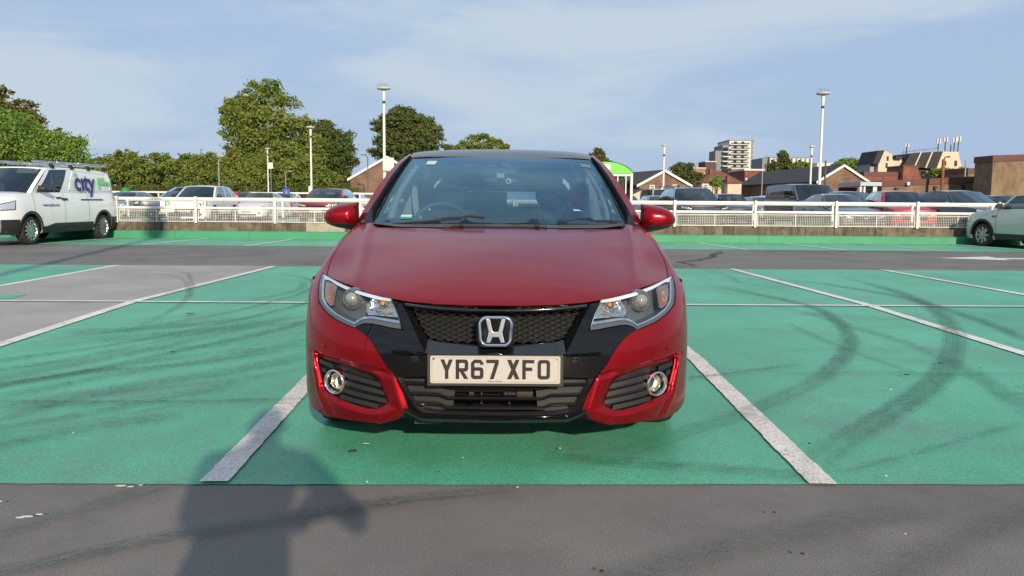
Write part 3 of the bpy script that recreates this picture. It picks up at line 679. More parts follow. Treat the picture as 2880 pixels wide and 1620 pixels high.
# --- painted bumper, upper part
EDGE = HW * .9995
crease = soften(TR['crease'], 1)
poly = [lamp[9]] + soften(TR['redtop'], 1)[1:] + crease[1:] + [(EDGE, .452), (EDGE, .54), (.885, .61), (.883, .68), (.877, .735), (.861, .757)] + [(lamp[0][0] + .004, lamp[0][1] + .004)] + [(x + .004, z - .002) for x, z in lamp[1:9]]
both('bumper', poly, M_RED, 0.0, .022)
# --- lower bumper surround with the fog lamp opening
ridge = TR['ridge']; fo = soften(TR['fogopen'], 1, True)
outer = TR['sur_in'][::-1] + crease[1:] + [(EDGE, .452), (EDGE, .24), (.87, .195), (.82, .172), (.746, .163)] + [(.704, .170), (.657, .172), (.5635, .178), (.482, .181), (.3987, .2101)]
finl = [(.800, .430), (.806, .36), (.785, .27), (.745, .19)]
fin2 = [(.765, .30), (.738, .25), (.705, .19)]
fl = fo + [fo[0]]
def hump(d, w): return .5 + .5 * math.cos(math.pi * min(1, d / w))
def off_sur(x, z):
    dc, do = line_d((x, z), crease), line_d((x, z), fl)
    o = .013 * hump(abs(dc - .016), .016)
    o += .026 * hump(do, .022)
    o -= .012 * hump(line_d((x, z), ridge), .036)
    o -= .007 * hump(line_d((x, z), finl), .016)
    o += .008 * hump(line_d((x, z), fin2), .014)
    return o
sur = both('bumper_corner', outer, M_RED, 0, .0075, holes=[fo], lines=[ridge[1:-1]], offs=off_sur, smooth=75)
# --- fog lamp pocket, slats and lamp
M_FOGTRIM = mat('fog_trim_black', (.012, .012, .012), .5)
both('fog_pocket', fo, M_FOGTRIM, .052, .03, rim=(0, -.03, 0))
def yF(x, z, o=0): return F(x, z) + o
for sx in (-1, 1):
    for (a, b) in [((.655, .372), (.475, .345)), ((.655, .338), (.462, .312)), ((.66, .302), (.452, .279)), ((.665, .272), (.49, .252)), ((.775, .405), (.70, .396)), ((.765, .37), (.74, .368))]:
        mb = MB(); k = 7; A = [(a[0] + (b[0] - a[0]) * i / k, a[1] + (b[1] - a[1]) * i / k) for i in range(k + 1)]
        top = [(sx * x, yF(x, z, .026), z + .009) for x, z in A]; bot = [(sx * x, yF(x, z, .022), z - .009) for x, z in A]; back = [(sx * x, yF(x, z, .05), z - .011) for x, z in A]; bt = [(sx * x, yF(x, z, .05), z + .010) for x, z in A]
        ruled(mb, bt, top); ruled(mb, top, bot); ruled(mb, bot, back)
        mb.build('fog_slat', M_FOGTRIM, car, 30)
    fx, fz = TR['c_fog']; fx -= .002
    ang = math.atan2(plan(fx + .02) - plan(fx - .02), .04) * .75
    M = Matrix.Translation((sx * fx, F(fx, fz) + .012, fz)) @ Matrix.Rotation(sx * ang, 4, 'Z') @ Matrix.Rotation(R(90), 4, 'X')
    mb = MB(); mb.lathe([(.043, .0), (.045, .010), (.049, .014), (.054, .010), (.055, -.03)], 40, M)
    fl_ = mb.build('fog_lamp', M_CHROME, car, 60)
    mb = MB(); mb.lathe([(.043, .0), (.040, -.012), (.036, -.012)], 32, M); mb.build('bezel', M_BLACKGLOSS, fl_, 60)
    mb = MB(); mb.lathe([(.0368, -.011), (.03, -.028), (.015, -.037), (.001, -.039)], 32, M); mb.build('reflector', M_FOGREFL, fl_, 60)
    mb = MB(); mb.lathe([(.0005, .004), (.018, .0025), (.030, -.003), (.0375, -.010)], 32, M); mb.build('lens', M_LENS, fl_, 60)

# --- gloss black centre mask round the grille (one piece, both halves)
def sym(half):            # half runs from the centre line outwards and back to it
    return half + [(-x, z) for x, z in reversed(half)]
mt = TR['mask_top']
mt = [(x, z - .007) for x, z in mt]
mask_half = [(0, mt[0][1])] + mt[1:] + [(.4404, .6996)] + [(x - .003, z) for x, z in lamp[19:15:-1]] + [(.380, .5805)] + [(x, z - .004) for x, z in lamp[14:9:-1]] + [lamp[9]] + soften(TR['redtop'], 1)[1:] + TR['sur_in'][1:] + [(.3987, .2101)] + TR['mask_bot'][-2::-1]
mask_half[-1] = (0, mask_half[-1][1])
gr_half = [(0, .6735)] + TR['bez_out'][1:-1] + [(0, .4853)]
in_half = [(0, .4039)] + TR['intake'][1:-1] + [(0, .2383)]
panel('front_mask', FP(sym(mask_half)), on_F(0.004), M_MASK, car, [FP(sym(gr_half)), FP(sym(in_half))], (), .022)
# bezel of the upper grille: sloping inwards to the mesh
bz = MB(); gi = [(0, .6505)] + TR['grille'][1:-1] + [(0, .525)]
GO = resample([(x, yF(x, z, .004), z) for x, z in sym(gr_half) + [gr_half[0]]], 140)
GI = resample([(x, yF(x, z, .05), z) for x, z in sym(gi) + [gi[0]]], 140)
# match the corners of both loops by walking each half separately
def loop3(half, off, n):
    A = resample([(x, 0, z) for x, z in half], n); pts = [(p.x, F(p.x, p.z) + off, p.z) for p in A]
    return pts
def corner_split(half, idx, off, ns):
    out = []
    for k, (a, b) in enumerate(zip(idx, idx[1:])):
        out += loop3(half[a:b + 1], off, ns[k])[(0 if k == 0 else 1):]
    return out
gA = corner_split(gr_half, [0, 4, 7, len(gr_half) - 1], .004, [14, 14, 14])
gB = corner_split(gi, [0, 5, 8, len(gi) - 1], .05, [14, 14, 14])
for sx in (-1, 1): ruled(bz, [(sx * x, y, z) for x, y, z in gA], [(sx * x, y, z) for x, y, z in gB], 1, flip=sx > 0)
bz.build('grille_bezel', M_BLACKGLOSS, car, 30)
tb = MB()
tb.tube([(x, yF(abs(x), .664 - .02 * 0 + .055 * x * x, -.004), .662 + .12 * x * x) for x in np.linspace(-.375, .375, 25)], .007, 8)
tb.build('grille_bar', M_BLACKGLOSS, car, 60)
both('grille_backing', [(-.001, .655)] + gi[1:-1] + [(-.001, .522)], M_DARK, .10, .05, rim=(0, 0, 0))
# diagonal mesh
lat = MB(); gp = sym(gi)
emb_box = rounded(.155, .128, .03); ec = (0, .587)
def keep(p): return in_poly(p, gp) and not in_poly((p[0] - ec[0], p[1] - ec[1]), emb_box)
for s_ in (-1, 1):
    for c in np.arange(-.6, .6, .0196):
        run = []
        for x in np.arange(-.38, .381, .006):
            z = .59 + c + s_ * .43 * x
            if keep((x, z)): run.append((x, yF(x, z, .052 + .0015 * s_), z))
            else:
                if len(run) > 1: lat.tube(run[::2] + ([run[-1]] if len(run) % 2 == 0 else []), .0019, 4, cap=False)
                run = []
        if len(run) > 1: lat.tube(run, .0019, 4, cap=False)
lat.build('grille_mesh', mat('mesh_dark_satin', (.035, .034, .032), .30, .5), car)
# emblem
Mf = Matrix.Translation((0, .026, .587)) @ Matrix.Rotation(R(84), 4, 'X')
em = MB(); em.prism(rounded(.152, .128, .034, 6), -.055, -.004, 0, Mf); emo = em.build('emblem', M_BLACKGLOSS, car, 40, fix=True)
def trap(w1, w2, h, r):
    return [(x * (1 + (w2 - w1) / w1 * (.5 - y / h) * .5 * 2 * .5 + 0), y) for x, y in rounded(w1, h, r, 6)]
rg = MB(); Pth = trap(.129, .112, .111, .030)
ring = [Mf @ Vector((x, y, .004)) for x, y in Pth]
n = len(ring); nn = 8; vs_ = []
for i in range(n):
    t = (ring[(i + 1) % n] - ring[i - 1]).normalized(); nz_ = (Mf.to_3x3() @ Vector((0, 0, 1))).normalized(); q = t.cross(nz_)
    for k in range(nn): a = k * 2 * math.pi / nn; vs_.append(ring[i] + .0062 * math.cos(a) * q + .0062 * math.sin(a) * nz_)
rg.add(vs_, [(i * nn + k, i * nn + (k + 1) % nn, ((i + 1) % n) * nn + (k + 1) % nn, ((i + 1) % n) * nn + k) for i in range(n) for k in range(nn)])
rg.build('chrome_frame', M_CHROME, emo, 60, fix=True)
k_ = .000354
Hh = [(122, 142), (84, -10), (92, -60), (112, -128), (60, -128), (36, -66), (-36, -66), (-60, -128), (-112, -128), (-92, -60), (-84, -10), (-122, 142), (-68, 142), (-36, 8), (-26, -2), (26, -2), (36, 8), (68, 142)]
Hh = [(x * k_ * .95, y * k_ * 1.0) for x, y in Hh]
hm = MB(); hm.prism(Hh, .0, .009, 0, Mf)
ho = hm.build('chrome_letter', mat('brushed_chrome', (.72, .73, .74), .20, 1), emo, None, fix=True)
bv = ho.modifiers.new('edge', 'BEVEL'); bv.width = .003; bv.segments = 3; bv.limit_method = 'ANGLE'; bv.angle_limit = R(60)
# beak under the emblem
bk = MB(); bk.tube([(x, .028 + .6 * x * x, .496 - 6 * x * x) for x in np.linspace(-.045, .045, 13)], .006, 8); bk.build('bonnet_camera_hood', M_BLACKGLOSS, car, 60)

# --- number plate
pl = MB(); pl.box((0, .006, .432), (.548, .018, .128)); po = pl.build('number_plate', mat('plate_holder', (.028, .026, .025), .45), car)
bvm = po.modifiers.new('edge', 'BEVEL'); bvm.width = .004; bvm.segments = 2
Mp = Matrix.Translation((0, -.0055, .4375)) @ Matrix.Rotation(R(90), 4, 'X')
pp = MB(); pp.prism(rounded(.52, .111, .008), 0, .004, 0, Mp); pp.build('plate_face', M_PLATE, po, 30, fix=True)
def frame2(mb, w, h, r, t, z0, z1, M):
    A, B = rounded(w, h, r, 5), rounded(w - 2 * t, h - 2 * t, max(.001, r - t), 5); n = len(A)
    vs_ = [M @ Vector((x, y, z1)) for x, y in A + B] + [M @ Vector((x, y, z0)) for x, y in A + B]
    fs = []
    for i in range(n):
        j = (i + 1) % n
        fs += [(i, j, j + n, i + n), (i + n, j + n, j + 3 * n, i + 3 * n), (i + 2 * n, j + 2 * n, j, i)]
    mb.add(vs_, fs)
pb = MB(); frame2(pb, .506, .099, .008, .0012, .004, .0048, Mp); pb.build('plate_border', mat('plate_grey_line', (.24, .21, .18), .5), po)
st = .014
def glyph(ch):
    W, H = .050, .079; s = st; o = []
    def ring_(x0, y0, x1, y1, r=.014):
        A = [(x + (x0 + x1) / 2, y + (y0 + y1) / 2) for x, y in rounded(x1 - x0, y1 - y0, r, 5)]
        B = [(x + (x0 + x1) / 2, y + (y0 + y1) / 2) for x, y in rounded(x1 - x0 - 2 * s, y1 - y0 - 2 * s, max(.003, r - s + .004), 5)]
        return A, B
    def quads(A, B):
        n = len(A); return [[A[i], A[(i + 1) % n], B[(i + 1) % n], B[i]] for i in range(n)]
    if ch == 'O': o = quads(*ring_(0, 0, W, H))
    if ch == 'F': o = [[(0, 0), (s, 0), (s, H), (0, H)], [(s, H - s), (W * .96, H - s), (W * .96, H), (s, H)], [(s, .034), (.040, .034), (.040, .034 + s), (s, .034 + s)]]
    if ch == 'X': o = [[(0, 0), (.0165, 0), (W, H), (W - .0165, H)], [(0, H), (.0165, H), (W, 0), (W - .0165, 0)]]
    if ch == 'Y': o = [[(.018, 0), (.032, 0), (.032, .034), (.018, .034)], [(.018, .034), (.032, .034), (.0155, H), (0, H)], [(.018, .034), (.032, .034), (W, H), (W - .0155, H)]]
    if ch == '7': o = [[(0, H - s), (W, H - s), (W, H), (0, H)], [(.014, 0), (.030, 0), (W, H - s), (W - .0155, H - s)]]
    if ch == 'R':
        A, B = ring_(0, .030, W, H, .013); o = quads(A, B)
        o += [[(0, 0), (s, 0), (s, .04), (0, .04)], [(.014, .034), (.030, .034), (W + .0005, 0), (W - .0160, 0)], [(0, H - s), (s, H - s), (s, H), (0, H)], [(0, .03), (s, .03), (s, .044), (0, .044)]]
    if ch == '6':
        A, B = ring_(0, 0, W, .048, .013); o = quads(A, B)
        o += [[(0, .02), (s, .02), (s, .066), (0, .066)], [(0, .066), (s, .064), (s + .003, H - s), (.012, H)], [(.012, H), (.017, H - s), (W - .014, H - s), (W - .012, H)], [(W - .012, H), (W - .014, H - s), (W - s + .001, .064), (W, .066)], [(W, .066), (W - s, .064), (W - s, .058), (W, .058)]]
    return o
x = -.219
for i, ch in enumerate('YR67 XFO'):
    if ch == ' ': x += .033 - .011; continue
    gm = MB()
    for q, poly in enumerate(glyph(ch)):
        poly = [(px + x, py - .0375) for px, py in poly]
        a2 = sum(poly[j][0] * poly[(j + 1) % len(poly)][1] - poly[(j + 1) % len(poly)][0] * poly[j][1] for j in range(len(poly)))
        if a2 < 0: poly = poly[::-1]
        gm.prism(poly, .0041, .0052 + .00006 * (q % 9), 0, Mp)
    gm.build('plate_character', M_INK, po)
    x += .050 + .011
tx = MB(); text_mesh(tx, 'Vertu Honda', .0105, Mp @ Matrix.Translation((0, -.0465, .005)), 0, .0002); tx.build('plate_lettering', M_INK, po)
for sx in (-1, 1):
    mb = MB(); mb.lathe([(.0001, .0022), (.0032, .002), (.0042, 0)], 12, Mp @ Matrix.Translation((sx * .246, .043, .004))); mb.build('plate_screw', M_SATIN if sx > 0 else M_INK, po, 60)

# --- lower intake: blades, backing, chin
ih = [(0, .3917)] + TR['int_in'][1:-1] + [(0, .2506)]
fr = MB()
A = loop3(in_half, .004, 60); B = loop3(ih, .020, 60)
for sx in (-1, 1): ruled(fr, [(sx * a, b, c) for a, b, c in A], [(sx * a, b, c) for a, b, c in B], 1, flip=sx > 0)
B2 = loop3(ih, .075, 60)
for sx in (-1, 1): ruled(fr, [(sx * a, b, c) for a, b, c in B], [(sx * a, b, c) for a, b, c in B2], 1, flip=sx > 0)
fr.build('intake_frame', M_BEZEL, car, 30)
both('intake_backing', [(-.001, .41)] + in_half[1:-1] + [(-.001, .236)], M_DARK, .14, .06, rim=(0, 0, 0))
for z0, xe in ((.350, .37), (.307, .345), (.268, .33)):
    mb = MB(); X = np.linspace(-xe, xe, 37)
    def zb(x_):
        return z0 + .013 * min(1, max(0, (abs(x_) - .20) / .025)) * (z0 > .26) - .01 * 0
    top = [(q, yF(q, zb(q), .016), zb(q) + .0065) for q in X]; mid = [(q, yF(q, zb(q), .008), zb(q)) for q in X]; bot = [(q, yF(q, zb(q), .016), zb(q) - .0065) for q in X]; bb = [(q, yF(q, zb(q), .06), zb(q) - .006) for q in X]; bt = [(q, yF(q, zb(q), .06), zb(q) + .006) for q in X]
    ruled(mb, bt, top); ruled(mb, top, mid); ruled(mb, mid, bot); ruled(mb, bot, bb); mb.build('intake_blade', M_BEZEL, car, 25)
for sx in (-1, 1):
    pz = [(.16, .402), (.30, .397), (.385, .375), (.345, .30), (.29, .256), (.175, .25)]
    panel('intake_blank', FP(pz), on_F(.038), M_GREYTRIM, car, res=.04, rim=(0, .05, 0), sx=sx)
for xx in (-.058, .058):
    mb = MB(); mb.box((xx, .115, .31), (.006, .01, .14)); mb.build('intake_strut', M_BLACKPLASTIC, car)
rd = MB()
for i in range(9): rd.box((0, .205 + .001 * (i % 2), .262 + i * .014), (.62, .006, .006))
rd.build('radiator', mat('radiator_alloy', (.05, .045, .04), .6, .4), car)
mb = MB(); mb.lathe([(.0001, .0), (.034, .0), (.036, -.05)], 20, Matrix.Translation((.122, .10, .322)) @ Matrix.Rotation(R(90), 4, 'X')); mb.build('horn', mat('horn_brass', (.045, .032, .018), .5, .4), car, 50)
mb = MB(); mb.box((-.05, .13, .327), (.26, .03, .018)); mb.box((.06, .135, .318), (.05, .03, .03)); mb.box((-.1, .12, .322), (.02, .02, .05)); mb.build('cooler_pipe', mat('dull_alloy', (.04, .035, .028), .5, .5), car)
# chin lip
lp = MB(); X = np.linspace(-.40, .40, 41)
def chin(q, o, z): return (q, yF(abs(q), .23, o) + .0, z + .045 * max(0, abs(q) - .30) / .1)
prof = [(.004, .2340), (-.012, .230), (-.020, .224), (-.018, .216), (-.004, .211), (.03, .206), (.10, .204)]
lp.grid(lambda u, v: chin(-.372 + .744 * u, *prof[int(round(v * 6))]), 40, 6); lp.build('chin_splitter', M_BLACKGLOSS, car, 60, fix=True)
# sensors
for (cx, cz), m, rr in ((TR['c_sred'], M_RED, .0165), (TR['c_sblk'], M_BLACKGLOSS, .020)):
    for sx in (-1, 1):
        ang = math.atan2(plan(cx + .02) - plan(cx - .02), .04)
        M = Matrix.Translation((sx * cx, F(cx, cz) + .002, cz)) @ Matrix.Rotation(sx * ang, 4, 'Z') @ Matrix.Rotation(R(90), 4, 'X')
        mb = MB(); mb.lathe([(rr, 0), (rr * .97, .004), (rr * .74, .005), (rr * .68, .001), (rr * .6, .003), (.0003, .0045)], 24, M); mb.build('parking_sensor', m, car, 35)

# --- headlights
def headlights():
    li = TR['lamp_in']; out = []
    for sx in (-1, 1):
        P3 = lambda L, o: [(sx * x, F(x, z) + o, z) for x, z in L]
        body = MB()
        n = 90
        A = resample([(x, 0, z) for x, z in lamp + [lamp[0]]], n); B = resample([(x, 0, z) for x, z in li + [li[0]]], n)
        # split loops at the three sharp corners so that they pair up
        ia, ib = [0, 9, 15, 19, 26], [0, 6, 11, 14, 21]
        LA, LB = lamp + [lamp[0]], li + [li[0]]
        pa, pb = [], []
        for k in range(4):
            s1 = resample([(x, 0, z) for x, z in LA[ia[k]:ia[k + 1] + 1]], 18); s2 = resample([(x, 0, z) for x, z in LB[ib[k]:ib[k + 1] + 1]], 18)
            pa += [(p.x, p.z) for p in s1][(0 if k == 0 else 1):]; pb += [(p.x, p.z) for p in s2][(0 if k == 0 else 1):]
        hb = MB(); ruled(hb, P3(pa, .012), P3(pb, .028), 1); ruled(hb, P3(pb, .028), P3(pb, .12), 2)
        h = hb.build('headlight', M_LAMPGREY, car, 25)
        ft = MB(); ruled(ft, P3(pa, .0012), P3(pa, .02), 1); ft.build('seal', M_DARK, h)
        # strip along the top, chrome line below
        s_ = MB(); ruled(s_, P3(pa[51:69], .008), P3([(a[0] * -.35 + b[0] * 1.35, a[1] * -.35 + b[1] * 1.35) for a, b in zip(pa[51:69], pb[51:69])], .026), 1); ruled(s_, P3(pa[34:52], .010), P3(pb[34:52], .024), 1); s_.build('daylight_strip', M_DRL, h, 40)
        s_ = MB(); ruled(s_, P3([(a[0] * .25 + b[0] * .75, a[1] * .25 + b[1] * .75) for a, b in zip(pa[:36], pb[:36])], .016), P3([(a[0] * -.1 + b[0] * 1.1, a[1] * -.1 + b[1] * 1.1) for a, b in zip(pa[:36], pb[:36])], .022), 1); s_.build('chrome_line', M_CHROME, h, 40)
        panel('lamp_back', FP(li), on_F(.115), M_LAMPGREY, h, res=.03, rim=(0, 0, 0), sx=sx)
        # reflector bowl
        rf = TR['ref']; panel('reflector', FP(rf), lambda u, z: (unth(u), F(unth(u), z) + .040 + .05 * min(1, line_d((unth(u), z), rf + [rf[0]]) / .05), z), M_REFL, h, res=.012, rim=(0, .02, 0), sx=sx, smooth=60)
        ind = TR['ind']; panel('indicator', FP(ind), lambda u, z: (unth(u), F(unth(u), z) + .030 + .03 * min(1, line_d((unth(u), z), ind + [ind[0]]) / .03), z), M_IND, h, res=.012, rim=(0, .02, 0), sx=sx, smooth=60)
        bx, bz_ = TR['c_bulb']; mb = MB(); c = Vector((sx * bx, F(bx, bz_) + .05, bz_))
        Mb = Matrix.Translation(c) @ Matrix.Rotation(R(90), 4, 'X')
        mb.lathe([(.0145, .004), (.016, .008), (.0175, .004), (.0175, -.03)], 20, Mb); mb.build('bulb_collar', M_CHROME, h, 60)
        mb = MB(); mb.lathe([(.0001, .014), (.006, .011), (.0085, .004), (.0085, -.02)], 16, Mb); mb.build('bulb', M_BULB, h, 60)
        cx, cz = TR['c_proj']
        ang = .42
        M = Matrix.Translation((sx * cx, F(cx, cz) + .055, cz)) @ Matrix.Rotation(sx * ang, 4, 'Z') @ Matrix.Rotation(R(90), 4, 'X')
        mb = MB(); mb.lathe([(.0001, .022), (.012, .020), (.022, .014), (.030, .005), (.0335, -.006)], 32, M)
        mb.build('projector_lens', mat('projector_glass', (.50, .49, .41), .05, .7, coat=1), h, 80)
        mb = MB(); mb.lathe([(.0335, .0), (.0345, .006), (.0375, .006), (.0385, -.002), (.0385, -.02)], 36, M); mb.build('projector_ring', M_CHROME, h, 50)
        mb = MB(); mb.lathe([(.0385, -.004), (.043, .0), (.047, -.004), (.049, -.03)], 36, M); mb.build('projector_shroud', mat('shroud_grey', (.22, .235, .26), .2, .6), h, 50)
        panel('lens', FP(lamp), on_F(.0), M_LENS, h, res=.022, rim=(0, 0, 0), sx=sx, smooth=80)
headlights()

# --- bonnet
hf, hs, hr = TR['hood_front'], TR['hood_side'], TR['hood_rear']
half = [(0, hf[0][1])] + hf[1:] + soften(hs, 1)[1:] + hr[1:-1] + [(0, hr[-1][1])]
def on_H(off=0.0): return lambda x, y: (x, y, zh(x, y) + off - .003 * max(0, 1 - line_d((abs(x), y), hf) / .04) ** 2)
panel('bonnet', sym(half), on_H(), M_RED, car, res=.024, rim=(0, .012, -.006), out=(0, 0, 1), smooth=50)
gap = [(0, .15)] + [(x, y + .05) for x, y in hf[1:]] + hs[1:] + hr[1:-1] + [(0, 1.2)]
panel('engine_bay', sym(gap), on_H(-.035), M_DARK, car, res=.06, rim=(0, 0, 0), out=(0, 0, 1))
# --- front wing: rolls over from the bonnet gap to the flank
def flank(y, z):
    w = .893 - .05 * max(0, (1.1 - y) / .9) ** 2.2 * (z < .9) - .03 * max(0, (y - 2.6) / 1.6) ** 2
    w -= .055 * max(0, (z - .62) / .35) ** 2 + .05 * max(0, (.42 - z) / .22) ** 2
    return w
hsx = soften(hs, 2)
def seam(y):
    for a, b in zip(hsx, hsx[1:]):
        if a[1] <= y <= b[1]: return a[0] + (b[0] - a[0]) * (y - a[1]) / max(1e-6, b[1] - a[1])
    return hsx[0][0] if y < hsx[0][1] else hsx[-1][0] - .2 * (y - hsx[-1][1]) * 0
WY, WZ, WR = .89, .315, .345
WY2 = WY + 2.60
def arch_push(y, z):
    for cy_ in (WY, WY2):
        d = math.hypot(y - cy_, z - WZ)
        if d < WR and d > 1e-6: return cy_ + (y - cy_) * WR / d, WZ + (z - WZ) * WR / d, True
    return y, z, False
def side_sheet(name, y0, y1, ztop, zbot, mat_, top=None, ny=24, nz=22, parent=None):
    for sx in (-1, 1):
        mb = MB(); P = []; ins = []
        for i in range(ny + 1):
            y = y0 + (y1 - y0) * i / ny
            for j in range(nz + 1):
                zt = ztop(y); z = zbot + (zt - zbot) * j / nz
                yy, zz, fl = arch_push(y, z); x = flank(yy, zz)
                P.append((sx * x, yy, zz)); ins.append(fl)
        for i in range(ny):
            for j in range(nz):
                q = [i * (nz + 1) + j, (i + 1) * (nz + 1) + j, (i + 1) * (nz + 1) + j + 1, i * (nz + 1) + j + 1]
                if all(ins[k] for k in q): continue
                mb.add([P[k] for k in q], [(0, 1, 2, 3)] if sx > 0 else [(3, 2, 1, 0)])
        if top:
            for i in range(ny):
                rows = []
                for y in (y0 + (y1 - y0) * i / ny, y0 + (y1 - y0) * (i + 1) / ny):
                    rows.append([Vector(p) for p in top(y)])
                for a in range(len(rows[0]) - 1):
                    f = [rows[0][a], rows[1][a], rows[1][a + 1], rows[0][a + 1]]
                    mb.add([(sx * p.x, p.y, p.z) for p in f], [(0, 1, 2, 3)] if sx > 0 else [(3, 2, 1, 0)])
        o = mb.build(name, mat_, parent or car, 40)
        bm = bmesh.new(); bm.from_mesh(o.data); bmesh.ops.remove_doubles(bm, verts=bm.verts, dist=.0008); bm.to_mesh(o.data); bm.free()
        o.data.set_sharp_from_angle(angle=R(40))
def wing_top(y):
    xs = seam(y) + .004; zs = zh(xs, y) - .001; zf = .74 + .02 * (y - .6); xf = flank(y, zf)
    out = []
    for k in range(9):
        t = k / 8; a = t * math.pi / 2
        out.append((xf - (xf - xs) * (1 - math.sin(a)) ** 1.0 if False else xs + (xf - xs) * (1 - math.cos(a)), y, zf + (zs - zf) * (1 - t) ** 1.0))
    # quarter-ellipse from the gap (flat) down onto the flank (upright)
    return [(xf - (xf - xs) * (1 - math.sin(t * math.pi / 2)), y, zf + (zs - zf) * math.cos(t * math.pi / 2)) for t in [k / 8 for k in range(8, -1, -1)]]
side_sheet('front_wing', .645, 1.56, lambda y: .74 + .02 * (y - .6), .24, M_RED, wing_top, 28)
belt = lambda y: .965 + .055 * (y - 1.5) / 1.2
side_sheet('front_door', 1.565, 2.55, belt, .235, M_RED, None, 14)
side_sheet('rear_door', 2.555, 3.25, belt, .235, M_RED, None, 12)
side_sheet('rear_wing', 3.255, 4.25, belt, .235, M_RED, None, 20)
side_sheet('wheel_arch_liner', .48, 1.35, lambda y: .70, .24, M_DARK, None, 20) if False else None
lnr = MB()
for sx in (-1, 1):
    for cy_ in (WY, WY2):
        lnr.grid(lambda u, v: (sx * (.55 + .33 * v), cy_ + (WR + .004) * math.cos(math.pi * u), WZ + (WR + .004) * math.sin(math.pi * u)), 16, 1)
    lnr.box((sx * .80, 2.19, .225), (.10, 1.9, .06))
lnr.build('arch_liner', M_BLACKPLASTIC, car)
ub = MB(); ub.box((0, 2.2, .235), (1.5, 3.7, .05)); ub.box((0, .48, .24), (1.0, .5, .05)); ub.box((0, .42, .45), (1.0, .06, .40)); ub.build('underbody', M_DARK, car)
ut = MB(); ut.box((-.28, .19, .187), (.12, .10, .025)); ut.box((.46, .33, .182), (.10, .10, .02)); ut.build('undertray', M_BLACKPLASTIC, car)
# --- wheels
def wheel(parent, x, y, r, w, face, spokes=5, rimr=.72, rim_m=None, z=None, steer=0):
    M = Matrix.Translation((x, y, z or r)) @ Matrix.Rotation(steer, 4, 'Z') @ Matrix.Rotation(R(90) * face, 4, 'Y')
    hw = w / 2
    mb = MB(); mb.lathe([(r * rimr, -hw), (r * .9, -hw), (r * .98, -hw * .8), (r, -hw * .5), (r, hw * .5), (r * .98, hw * .8), (r * .9, hw), (r * rimr, hw * .96), (r * rimr, hw * .4)], 28, M)
    w_ = mb.build('wheel', M_RUBBER, parent, 40)
    rb = MB(); rb.lathe([(r * rimr, hw * .98), (r * rimr * .94, hw * .8), (r * rimr * .9, hw * .1), (.001, hw * .05)], 28, M)
    for k in range(spokes):
        a = 2 * math.pi * k / spokes; ca, sa = math.cos(a), math.sin(a)
        q = [(.03, -.035), (r * rimr * .95, -.022), (r * rimr * .95, .022), (.03, .035)]
        pts = [(px * ca - py * sa, px * sa + py * ca) for px, py in q]
        rb.prism(pts, hw * .5, hw * .86, 0, M)
    rb.lathe([(.055, hw * .5), (.055, hw * .92), (.001, hw * .95)], 16, M)
    rb.build('rim', rim_m or M_SATIN, w_, 35)
    return w_
for sx in (-1, 1):
    for cy_ in (WY, WY2): wheel(car, sx * .775, cy_, .315, .205, sx, 10)

# --- windscreen, roof, pillars, glass
ws, wb, wt = TR['ws_side'], TR['ws_bot'], TR['ws_top']
whalf = [(0, wb[-1][1])] + [(x, y) for x, y in wb[-2::-1]] + ws[-2::-1] + wt[-2:0:-1] + [(0, wt[0][1])]
on_W = lambda off=0.0: (lambda x, y: (x, y, zw(x, y) + off))
panel('windscreen', sym(whalf), on_W(), M_WSGLASS, car, res=.045, rim=(0, 0, 0), out=(0, -.4, 1), smooth=80)
# black printed border, slightly inside the pane
band = MB()
bi = sym([(0, wt[0][1] - .10), (.11, wt[0][1] - .105), (.155, wt[0][1] - .045), (.45, wt[0][1] - .035), (.560, 2.28), (.6, 2.13), (.64, 1.93), (.668, 1.78), (.685, 1.66), (.672, 1.585), (.48, 1.46), (.26, 1.365), (0, 1.325)])
panel('screen_border', sym(whalf), on_W(-.004), M_DARK, car, [bi], (), .05, (0, 0, 0), (0, -.4, 1), 80)
panel('sensor_pod', sym([(0, wt[0][1] - .005), (.13, wt[0][1] - .005), (.12, wt[0][1] - .10), (.10, wt[0][1] - .16), (.0, wt[0][1] - .17)]), on_W(-.02), mat('pod_black', (.012, .013, .016), .4), car, (), (), .04, (0, .0, -.03), (0, -.4, 1), 80)
for (cx, cy_, w_) in ((.035, 2.125, .05), (-.055, 2.118, .045), (.03, 2.175, .06)):
    panel('camera_window', [(cx - w_ * .6, cy_ - .02), (cx + w_ * .6, cy_ - .02), (cx + w_ * .35, cy_ + .022), (cx - w_ * .35, cy_ + .022)], on_W(-.0075), mat('pod_grey', (.12, .14, .16), .3), car, (), (), .05, (0, 0, 0), (0, -.4, 1), 80)
# roof
def zr(x, y):
    c = smooth_tab([(2.2, 1.372), (2.29, 1.400), (2.45, 1.440), (2.7, 1.472), (3.1, 1.468), (3.6, 1.42), (3.95, 1.36), (4.1, 1.32)], y)
    return c - .014 * (abs(x) / .55) ** 2 - .012 * (abs(x) / .62) ** 8
rhalf = [(0, 2.285), (.1846, 2.290), (.4527, 2.336), (.60, 2.366), (.615, 2.7), (.60, 3.2), (.56, 3.8), (.50, 4.0), (0, 4.02)]
panel('roof', sym(rhalf), lambda x, y: (x, y, zr(x, y)), mat('dark_roof_panel', (.055, .058, .065), .45, coat=.6, crough=.05, spec=.4), car, (), (), .06, (0, 0, -.006), (0, 0, 1), 60)
GL = [(sx_, y) for sx_, y in ws]
def pil3(k): return TR[k]
glass_edge = [(x, y, zw(x, y)) for x, y in [(.6073, 2.3487)] + ws[1:]]
mid, outp = TR['pil_mid'], TR['pil_out']
def rail_back(L, add): return L
roof_edge = [(x, y, zr(x, y) - .002) for x, y in [(.60, 2.366), (.612, 2.7), (.60, 3.2), (.56, 3.8), (.50, 4.0)]]
